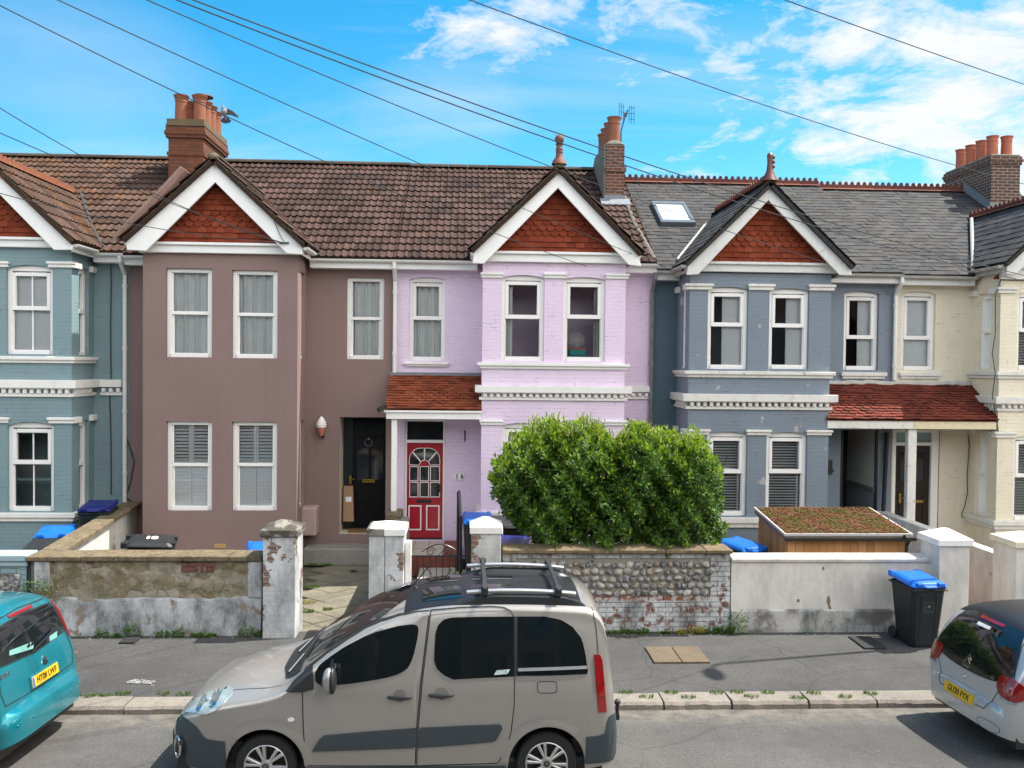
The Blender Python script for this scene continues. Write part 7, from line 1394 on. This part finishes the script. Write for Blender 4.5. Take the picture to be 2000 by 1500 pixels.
k = MB(); v.patch([tuple(p) for p in chaikin([Vector(p) for p in ((2.40, -.74), (2.62, -.66), (2.66, 0), (2.62, .66), (2.40, .74), (2.46, 0))], 1)], 'z+', .010, k, 24, 24) if False else v.patch([(2.43, -.67), (2.58, -.62), (2.66, -.3), (2.66, .3), (2.58, .62), (2.43, .67)], 'z+', .010, k, 16, 20); k.build('cowl_grille', MT['black'], t, smooth=True)
k = MB()
for y0, y1 in ((.55, -.10), (.02, -.62)): k.tube([v.cast(2.56, y0, 'z+', .03), v.cast(2.44, (y0 + y1) / 2 + .1, 'z+', .035), v.cast(2.38, y1, 'z+', .02)], [.014, .012, .008], 6)
k.build('wiper', MT['black'], t)
k = MB(); k.ball(v.cast(2.18, .36, 'z+', .0) + Vector((-.06, 0, -.005)), (.10, .12, .05), 10, 6, .5, .4); 
k = MB(); v.line(k, [(2.42, .68), (2.0, .615), (1.42, .54)], 'z+', .012, .012, True); k.build('windscreen_seal', MT['black'], t); k = MB(); v.line(k, [(2.42, -.68), (2.0, -.615), (1.42, -.54)], 'z+', .012, .012, True); k.build('windscreen_seal', MT['black'], t)
for sg in (-1, 1):
    y = sg * .60; k = MB(); prof = []; n = 30
    for i in range(n + 1):
        x = -.40 + 1.30 * i / n; e = min(1, min(i, (n - i) * .6) / 5); yy = sg * (topw(x) - .02); zz = ztv(x) - sp['crown'](x) + .0; hgt = .085 * e ** .7
        prof.append([(x, yy + sg * .03, zz - .02), (x, yy + sg * .018, zz + hgt * .8), (x, yy - sg * .03, zz + hgt), (x, yy - sg * .075, zz + hgt * .75), (x, yy - sg * .11, zz)])
    k.add([p for g in prof for p in g], [(i * 5 + j, i * 5 + j + 1, i * 5 + 6 + j, i * 5 + 5 + j) for i in range(n) for j in range(4)]); k.build('rail_housing', MT['black'], t, smooth=True)
    k = MB(); k.tube([(-.30 + 1.10 * i / 10, sg * (topw(-.3 + 1.1 * i / 10) - .055), ztv(-.30 + 1.10 * i / 10) - sp['crown'](.3) + .105 + .012 * sin(pi * i / 10)) for i in range(11)], .024, 10); k.build('roof_rail', MT['alloy'], t, smooth=True)
for x in (-.12, .62):
    k = MB(); zz = ztv(x) - sp['crown'](.3) + .145; k.box(x - .022, x + .022, -.70, .70, zz, zz + .03)
    for sg in (-1, 1): k.box(x - .035, x + .035, sg * .615 - .035, sg * .615 + .035, zz - .06, zz + .035); 
    k.build('roof_bar', plain('dark_grey_bar', (.03, .032, .035), .4), t, bevel=.006)
k = MB(); b = v.cast(1.33, 0, 'z+', 0); k.tube([b, b + Vector((.05, 0, .03)), b + Vector((-.28, .0, .42))], [.014, .008, .003], 6); k.build('radio_aerial', MT['black'], t)
h = v.hit(632, 1335); m0 = v.cast(h.x, h.z, 'y+', .0); k = MB(); k.tube([m0, m0 + Vector((-.06, .11, .02))], .03, 8); k.build('mirror_arm', MT['black'], t)
mm = m0 + Vector((-.075, .17, .085)); k = MB(); k.ball(mm, (.062, .085, .125), 14, 10); mi = k.build('wing_mirror', VAN, t, smooth=True); k = MB(); k.ball(mm + Vector((-.032, .0, 0)), (.045, .088, .128), 14, 10); k.build('mirror_shell', MT['black'], mi, smooth=True); k = MB(); k.lathe([(.001, 0), (.075, 0)], mm + Vector((-.079, 0, 0)), 16, 'x', cap=False); 
k = MB(); k.box(-.86, -.70, -.03, .03, .40, .46); k.tube([(-.84, 0, .43), (-.84, 0, .56)], .02, 8); k.ball((-.84, 0, .585), .035, 10, 8); k.build('tow_ball', MT['black'], t, smooth=True)
k = MB()
v.line(k, [(3.42, .55), (3.1, .60), (2.75, .70), (2.60, .72)], 'z+', .007, .003, True); v.line(k, [(3.42, -.55), (3.1, -.60), (2.75, -.70), (2.60, -.72)], 'z+', .007, .003, True); k.build('bonnet_gap', GAP, t)
k = MB(); v.patch([(.80 - 1.6, .205), (.8, .205), (.8, .30), (-.8, .30)], 'x+', .01) if False else None
v.part('sill_trim', TRIM, [(.40, .30), (2.34, .30), (2.34, .215), (.40, .215)], 'y+', .012, 0, local=True, nu=30, nv=3); v.part('sill_trim', TRIM, [(.40, .30), (2.34, .30), (2.34, .215), (.40, .215)], 'y-', .012, 0, local=True, nu=30, nv=3)
v.part('rear_window', GLASSD, [(-.62, 1.08), (-.52, 1.58), (.52, 1.58), (.62, 1.08)], 'x-', .008, 1, local=True)
# the turquoise hatchback ---------------------------------------------------
TUR = car_paint('turquoise_car_paint', (.006, .20, .255))
sp2 = dict(x0=-.70, x1=3.10, arch=(0, 2.36), ra=.34, zc=.29, rad=.13,
    zt=pch([(-.70, .50), (-.69, .56), (-.665, .615), (-.60, .650), (-.575, .665), (-.565, .76), (-.545, .86), (-.53, .95), (-.48, 1.12), (-.42, 1.32), (-.36, 1.46), (-.27, 1.55), (-.1, 1.59), (.4, 1.61), (.9, 1.60), (1.3, 1.53), (1.7, 1.33), (2.1, 1.10), (2.4, 1.01), (2.8, .90), (3.0, .76), (3.07, .6), (3.10, .5)]),
    hw=pch([(-.70, .46), (-.68, .60), (-.64, .69), (-.60, .74), (-.55, .77), (-.48, .79), (-.36, .81), (-.1, .83), (.4, .84), (1.8, .84), (2.4, .82), (2.8, .74), (3.0, .6), (3.10, .35)]), m=pch([(.15, .92), (.35, .975), (.55, 1.0), (.75, 1.0), (.9, .985), (1.0, .96), (1.25, .885), (1.45, .81), (1.6, .74)]),
    crown=pch([(-.70, .01), (-.56, .02), (-.4, .05), (.5, .05), (1.6, .06), (2.6, .07), (3.1, .02)]), sill=pch([(-.70, .34), (-.4, .26), (.4, .20), (2.3, .20), (3.1, .26)]))
rear = G(150, 1372, .6); rr = W(157, 1350, YK - .15).x
c2 = Car('parked_car', 'turquoise hatchback seen from behind, cut off at the left edge', sp2, TUR, Vector((rr - .64, YK - .87, ZR)), pi - .07, .98); t = c2.t
for c in (0, 2.36):
    for sg in (-1, 1): c2.wheel(c, sg, .29, .18, 1)
wr = c2.part('rear_window', GLASSD, [(.645, 1.10), (.61, 1.24), (.565, 1.425), (.3, 1.46), (-.3, 1.46), (-.565, 1.425), (-.61, 1.24), (-.645, 1.10), (-.3, 1.065), (.3, 1.065)], 'x-', .007, 1, local=True, nu=26, nv=14)
for sg in (1, -1): c2.part('tail_light', REDL, [(sg * .775, 1.0), (sg * .73, 1.17), (sg * .655, 1.44), (sg * .60, 1.44), (sg * .655, 1.17), (sg * .70, 1.0)], 'x-', .010, 1, local=True, nu=10, nv=18)
c2.part('brake_light', REDL, [(.22, 1.475), (.22, 1.50), (-.22, 1.50), (-.22, 1.475)], 'x-', .016, 0, local=True, nu=10, nv=3)
k = MB(); tg = [(.66, .71), (.70, .85), (.68, .97), (.62, 1.2), (.56, 1.49), (0, 1.525), (-.56, 1.49), (-.62, 1.2), (-.68, .97), (-.70, .85), (-.66, .71), (0, .685)]; c2.line(k, tg + tg[:1], 'x-', .009, .003, True); k.build('tailgate_gap', GAP, t)
for y in (.62, .38, -.38, -.62): h = c2.cast(y, .50, 'x-', .002); k = MB(); k.ball(h, .010, 8, 6); k.build('parking_sensor', TUR, t, smooth=True)
k = MB(); c2.line(k, [(.05, 1.06), (.02, 1.09), (-.42, 1.17)], 'x-', .022, .03, True); k.build('wiper', MT['black'], t)
k = MB(); q = [(.65, 1.095), (.615, 1.24), (.568, 1.43), (0, 1.468), (-.568, 1.43), (-.615, 1.24), (-.65, 1.095), (0, 1.055)]; c2.line(k, q + q[:1], 'x-', .014, .0085, True); k.build('window_seal', MT['black'], t)
P0, ux, up, nn = c2.plate([(50, 1327), (113, 1293), (117, 1311), (55, 1345)], 'HT08 LWF', 'x-', True)
def rear_mark(car, y, z, fn_name, mat, shapes, off=.006):
    k = MB()
    for poly in shapes: k.prism([car.cast(y + a, z + b, 'x-', off) for a, b in poly], (-.004, 0, 0))
    k.build(fn_name, mat, car.t)
# the angular S shaped emblem
h = c2.hit(87, 1289); sgx = -1; e = .05
S = [[(-.045, .012), (0, .052), (.045, .018), (.025, .004), (0, .024), (-.012, .014), (.045, -.030), (.03, -.042), (-.045, .012)][:-1], [(.045, -.012), (0, -.052), (-.045, -.018), (-.025, -.004), (0, -.024), (.012, -.014), (-.02, .010), (-.035, .0)]]
rear_mark(c2, h.y, h.z, 'emblem', MT['chrome'], [[(-a, b) for a, b in p] for p in S])
k = MB(); h = c2.hit(12, 1318); add_text(k, 'SUZUKI', .05, lambda x, y, z: c2.cast(h.y - x * 1.2 + .05, h.z + y, 'x-', .006 + z), .001, .002); k.build('lettering', MT['chrome'], t)
for pts, tx in (([(17, 1271), (64, 1253), (64, 1267), (17, 1281)], 1), ([(95, 1243), (110, 1233), (110, 1245), (96, 1253)], 0)):
    q = c2.poly(pts, 'x-'); o = c2.patch(q, 'x-', .0095).build('window_sticker', plain('pale_green_sticker', (.16, .36, .33), .5) if not bpy.data.materials.get('pale_green_sticker') else bpy.data.materials['pale_green_sticker'], wr)
    cu, cv = sum(p[0] for p in q) / 4, sum(p[1] for p in q) / 4
    if tx: k = MB(); [k.prism([c2.cast(cu + d - .12 + a, cv + b, 'x-', .0105) for a, b in ((-.03, -.02), (.03, -.02), (.028, .0), (.0, .012), (-.02, .03), (-.03, .01))], (-.001, 0, 0)) for d in (0, -.07)]; k.build('sticker_picture', MT['blackm'], o)
# the silver hatchback -------------------------------------------------------
SIL = car_paint('silver_car_paint', (.46, .472, .478)); BLK = plain('black_gloss_panel', (.010, .010, .011), .08, spec=.8, coat=.5, var=0)
sp3 = dict(x0=-.60, x1=2.90, arch=(0, 2.34), ra=.33, zc=.29, rad=.14,
    zt=pch([(-.60, .46), (-.59, .54), (-.57, .585), (-.542, .61), (-.53, .76), (-.505, .86), (-.47, .95), (-.38, 1.12), (-.26, 1.29), (-.12, 1.385), (.1, 1.43), (.5, 1.45), (.9, 1.43), (1.3, 1.34), (1.7, 1.15), (2.0, 1.0), (2.3, .95), (2.6, .87), (2.8, .74), (2.87, .6), (2.90, .5)]),
    hw=pch([(-.60, .48), (-.58, .60), (-.54, .68), (-.50, .72), (-.42, .76), (-.28, .79), (0, .805), (.5, .81), (1.8, .81), (2.3, .80), (2.65, .7), (2.8, .56), (2.90, .3)]), m=pch([(.15, .90), (.35, .97), (.55, 1.0), (.72, 1.0), (.88, .985), (1.0, .95), (1.2, .87), (1.35, .79), (1.45, .72)]),
    crown=pch([(-.60, .01), (-.52, .02), (-.4, .05), (.5, .05), (1.6, .06), (2.6, .07), (2.9, .02)]), sill=pch([(-.60, .30), (-.4, .26), (.4, .20), (2.3, .20), (2.9, .26)]))
rr = W(1797, 1330, YK - .15).x
c3c = Car('parked_car', 'silver hatchback with black tailgate seen from behind, cut off at the right edge', sp3, SIL, Vector((rr + .66, YK - .88, ZR)), .07, 1.0); t = c3c.t
for c in (0, 2.34):
    for sg in (-1, 1): c3c.wheel(c, sg, .285, .17, 0)
xs_ = [-.20 + 1.4 * i / 16 for i in range(17)]; tw3 = lambda x: sp3['hw'](x) * sp3['m'](sp3['zt'](x) - .05) - .02
c3c.patch([(x, tw3(x)) for x in xs_] + [(x, -tw3(x)) for x in xs_[::-1]], 'z+', .005, None, 20, 20).build('roof_panel', ROOFB, t, smooth=True)
k = MB(); q = [(.69, .885), (.63, 1.05), (.54, 1.275), (.42, 1.35), (-.42, 1.35), (-.54, 1.275), (-.63, 1.05), (-.69, .885)]; c3c.line(k, q, 'x-', .010, .004, True); k.build('tailgate_gap', GAP, t)
tgp = c3c.part('tailgate', BLK, [(.68, .885), (.62, 1.05), (.53, 1.27), (.42, 1.34), (-.42, 1.34), (-.53, 1.27), (-.62, 1.05), (-.68, .885), (-.45, .80), (0, .775), (.45, .80)], 'x-', .008, 1, local=True, nu=30, nv=18)
c3c.part('rear_window', GLASSD, [(.58, 1.00), (.50, 1.26), (-.50, 1.26), (-.58, 1.00), (0, .95)], 'x-', .012, 1, tgp, local=True, nu=26, nv=12)
for sg in (1, -1):
    c3c.part('tail_light', REDL, [(sg * .77, .70), (sg * .775, .80), (sg * .745, .90), (sg * .63, .915), (sg * .50, .90), (sg * .50, .79), (sg * .56, .715), (sg * .66, .69)], 'x-', .016, 1, local=True, nu=14, nv=10)
    c3c.part('reversing_light', CLEAR, [(sg * .74, .665), (sg * .74, .695), (sg * .56, .70), (sg * .58, .665)], 'x-', .014, 1, local=True, nu=10, nv=4)
c3c.part('brake_light', REDL, [(.20, 1.30), (.20, 1.325), (-.20, 1.325), (-.20, 1.30)], 'x-', .018, 0, tgp, local=True, nu=10, nv=3); c3c.part('window_sticker', MT['upvc'], [(.16, 1.235), (.16, 1.265), (-.06, 1.265), (-.06, 1.235)], 'x-', .016, 0, tgp, local=True, nu=10, nv=3)
k = MB(); tg = [(.66, .86), (.52, .72), (.40, .50), (0, .485), (-.40, .50), (-.52, .72), (-.66, .86)]; c3c.line(k, tg, 'x-', .008, .003, True); k.build('panel_gap', GAP, t); k = MB()
q = chaikin([Vector(p) for p in ((-.30, .40), (-.62, .41), (-.62, .30), (-.30, .29))], 2); q = [tuple(p) for p in q]; c3c.line(k, q + q[:1], 'x-', .005, .003, True, 3); k.build('panel_gap', GAP, t)
c3c.plate([(1848, 1328), (1908, 1359), (1905, 1379), (1844, 1348)], 'GU20 FYX', 'x-')
rear_mark(c3c, 0.02, .885, 'emblem', MT['chrome'], [[(-.055, d - .03), (0, d + .025), (.055, d - .03), (.055, d - .045), (0, d + .002), (-.055, d - .045)] for d in (0, .04)], .012)
k = MB(); add_text(k, 'CITROEN', .028, lambda x, y, z: c3c.cast(.02 - x, .815 + y, 'x-', .011 + z), .001, .001); k.build('lettering', MT['chrome'], t)
k = MB(); add_text(k, 'C1', .05, lambda x, y, z: c3c.cast(-.42 - x, .84 + y, 'x-', .011 + z), .001, .002); k.build('model_lettering', MT['chrome'], t)
k = MB(); k.ball(c3c.cast(.04, .70, 'x-', .004), (.012, .035, .028), 10, 8); k.build('boot_button', MT['chrome'], t, smooth=True)
c3c.part('side_window', GLASSD, [(-.05, 1.0), (.1, 1.27), (.9, 1.32), (1.5, 1.08), (1.5, .98)], 'y-', .007, 1, local=True); c3c.part('side_window', GLASSD, [(-.05, 1.0), (.1, 1.27), (.9, 1.32), (1.5, 1.08), (1.5, .98)], 'y+', .007, 1, local=True)
# ------------------------------------------------------------------ light, sky, camera
sv = Vector((.49, .10, .866)).normalized(); el = math.asin(sv.z)
sun = bpy.data.lights.new('sun', 'SUN'); sun.energy = 3.1; sun.angle = radians(.5); sun.color = (1, .955, .88)
so = bpy.data.objects.new('sun', sun); COL.objects.link(so); so.rotation_euler = (-sv).to_track_quat('-Z', 'Y').to_euler()
wd = bpy.data.worlds.new('World'); SC.world = wd; wd.use_nodes = True; nt = wd.node_tree; bg = nt.nodes['Background']
class WN(NT):
    def __init__(s): s.t = nt
m = WN(); sky = nt.nodes.new('ShaderNodeTexSky'); sky.sky_type = 'NISHITA'; sky.sun_disc = False; sky.sun_elevation = el; sky.sun_rotation = atan2(sv.x, sv.y); sky.air_density = 1.0; sky.dust_density = .15; sky.ozone_density = 3.0
hs = nt.nodes.new('ShaderNodeHueSaturation'); hs.inputs['Saturation'].default_value = 1.42; hs.inputs['Hue'].default_value = .481; hs.inputs['Value'].default_value = .56; nt.links.new(sky.outputs[0], hs.inputs['Color'])
gen = nt.nodes.new('ShaderNodeTexCoord').outputs['Generated']; sp_ = nt.nodes.new('ShaderNodeSeparateXYZ'); nt.links.new(gen, sp_.inputs[0]); X, Y, Z = sp_.outputs
den = m.math('ADD', m.math('MAXIMUM', Z, 0.0), .16); cb = nt.nodes.new('ShaderNodeCombineXYZ'); nt.links.new(m.math('DIVIDE', X, den), cb.inputs[0]); nt.links.new(m.math('DIVIDE', Y, den), cb.inputs[1]); pv = cb.outputs[0]
n1 = m.noise(3.4, pv, 12, .66, .35); n2 = m.noise(.8, m.mapping(pv, (1, 1, 1), (3, 1, 0)), 3); n3 = m.noise(1.1, m.mapping(pv, (.45, 1.5, 1), (7, 2, 0)), 7, .6, .6)
mr = nt.nodes.new('ShaderNodeMapRange'); nt.links.new(m.math('ADD', X, m.math('MULTIPLY', Z, .12)), mr.inputs[0]); mr.inputs[1].default_value = .10; mr.inputs[2].default_value = .66; mr.inputs[3].default_value = -.17; mr.inputs[4].default_value = .22
def blob(px, py, rad):
    d = ray(px, py); dx = m.math('MULTIPLY', m.math('SUBTRACT', X, d.x), 1 / rad); dz = m.math('MULTIPLY', m.math('SUBTRACT', Z, d.z), 1.7 / rad)
    return m.math('MAXIMUM', m.math('SUBTRACT', 1.0, m.math('ADD', m.math('MULTIPLY', dx, dx), m.math('MULTIPLY', dz, dz))), 0.0)
bias = m.math('ADD', mr.outputs[0], m.math('MULTIPLY', blob(950, 50, .11), .30)); bias = m.math('ADD', bias, m.math('MULTIPLY', blob(1290, 60, .12), .16))
back = m.math('MULTIPLY', m.math('SUBTRACT', .05, Y), 2.5, clamp=True); bias = m.math('ADD', bias, m.math('MULTIPLY', back, .22))  # unseen cloud added behind the camera, brightened to lift the shaded facades
cov = m.math('ADD', m.math('ADD', n1, m.math('MULTIPLY', m.math('SUBTRACT', n2, .5), .3)), bias)
cl = m.ramp(cov, [(.49, 0.0), (.56, .5), (.66, 1.0)]); thin = m.math('MULTIPLY', m.ramp(n3, [(.50, 0.0), (.82, 1.0)]), .34)
thin = m.math('ADD', thin, m.math('MULTIPLY', m.math('ADD', blob(150, 130, .14), blob(860, 215, .10)), m.math('MULTIPLY', n1, .34)))
f = m.math('ADD', cl, thin, clamp=True) if False else m.math('MAXIMUM', cl, thin)
mk_ = nt.nodes.new('ShaderNodeMath'); mk_.operation = 'MINIMUM'; nt.links.new(f, mk_.inputs[0]); mk_.inputs[1].default_value = .97
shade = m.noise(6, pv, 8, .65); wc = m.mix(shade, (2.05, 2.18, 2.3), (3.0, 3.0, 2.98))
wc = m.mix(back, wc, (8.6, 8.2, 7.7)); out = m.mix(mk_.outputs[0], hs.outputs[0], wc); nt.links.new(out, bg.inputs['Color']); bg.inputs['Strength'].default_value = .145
cam = bpy.data.cameras.new('camera'); cam.sensor_width = 36; cam.lens = 36 * F_PX / 2000; cam.clip_end = 1000; cam.clip_start = .1
co = bpy.data.objects.new('camera', cam); COL.objects.link(co); co.matrix_world = Matrix.Translation(CAM_P) @ CAM_R.to_4x4(); SC.camera = co
SC.view_settings.view_transform = 'Standard'; SC.view_settings.look = 'None'; SC.view_settings.exposure = 1.42; SC.view_settings.gamma = 1
SC.cycles.max_bounces = 8; SC.cycles.transparent_max_bounces = 12; SC.cycles.use_denoising = True
for o in bpy.data.objects:
    if '_local' in o: del o['_local']
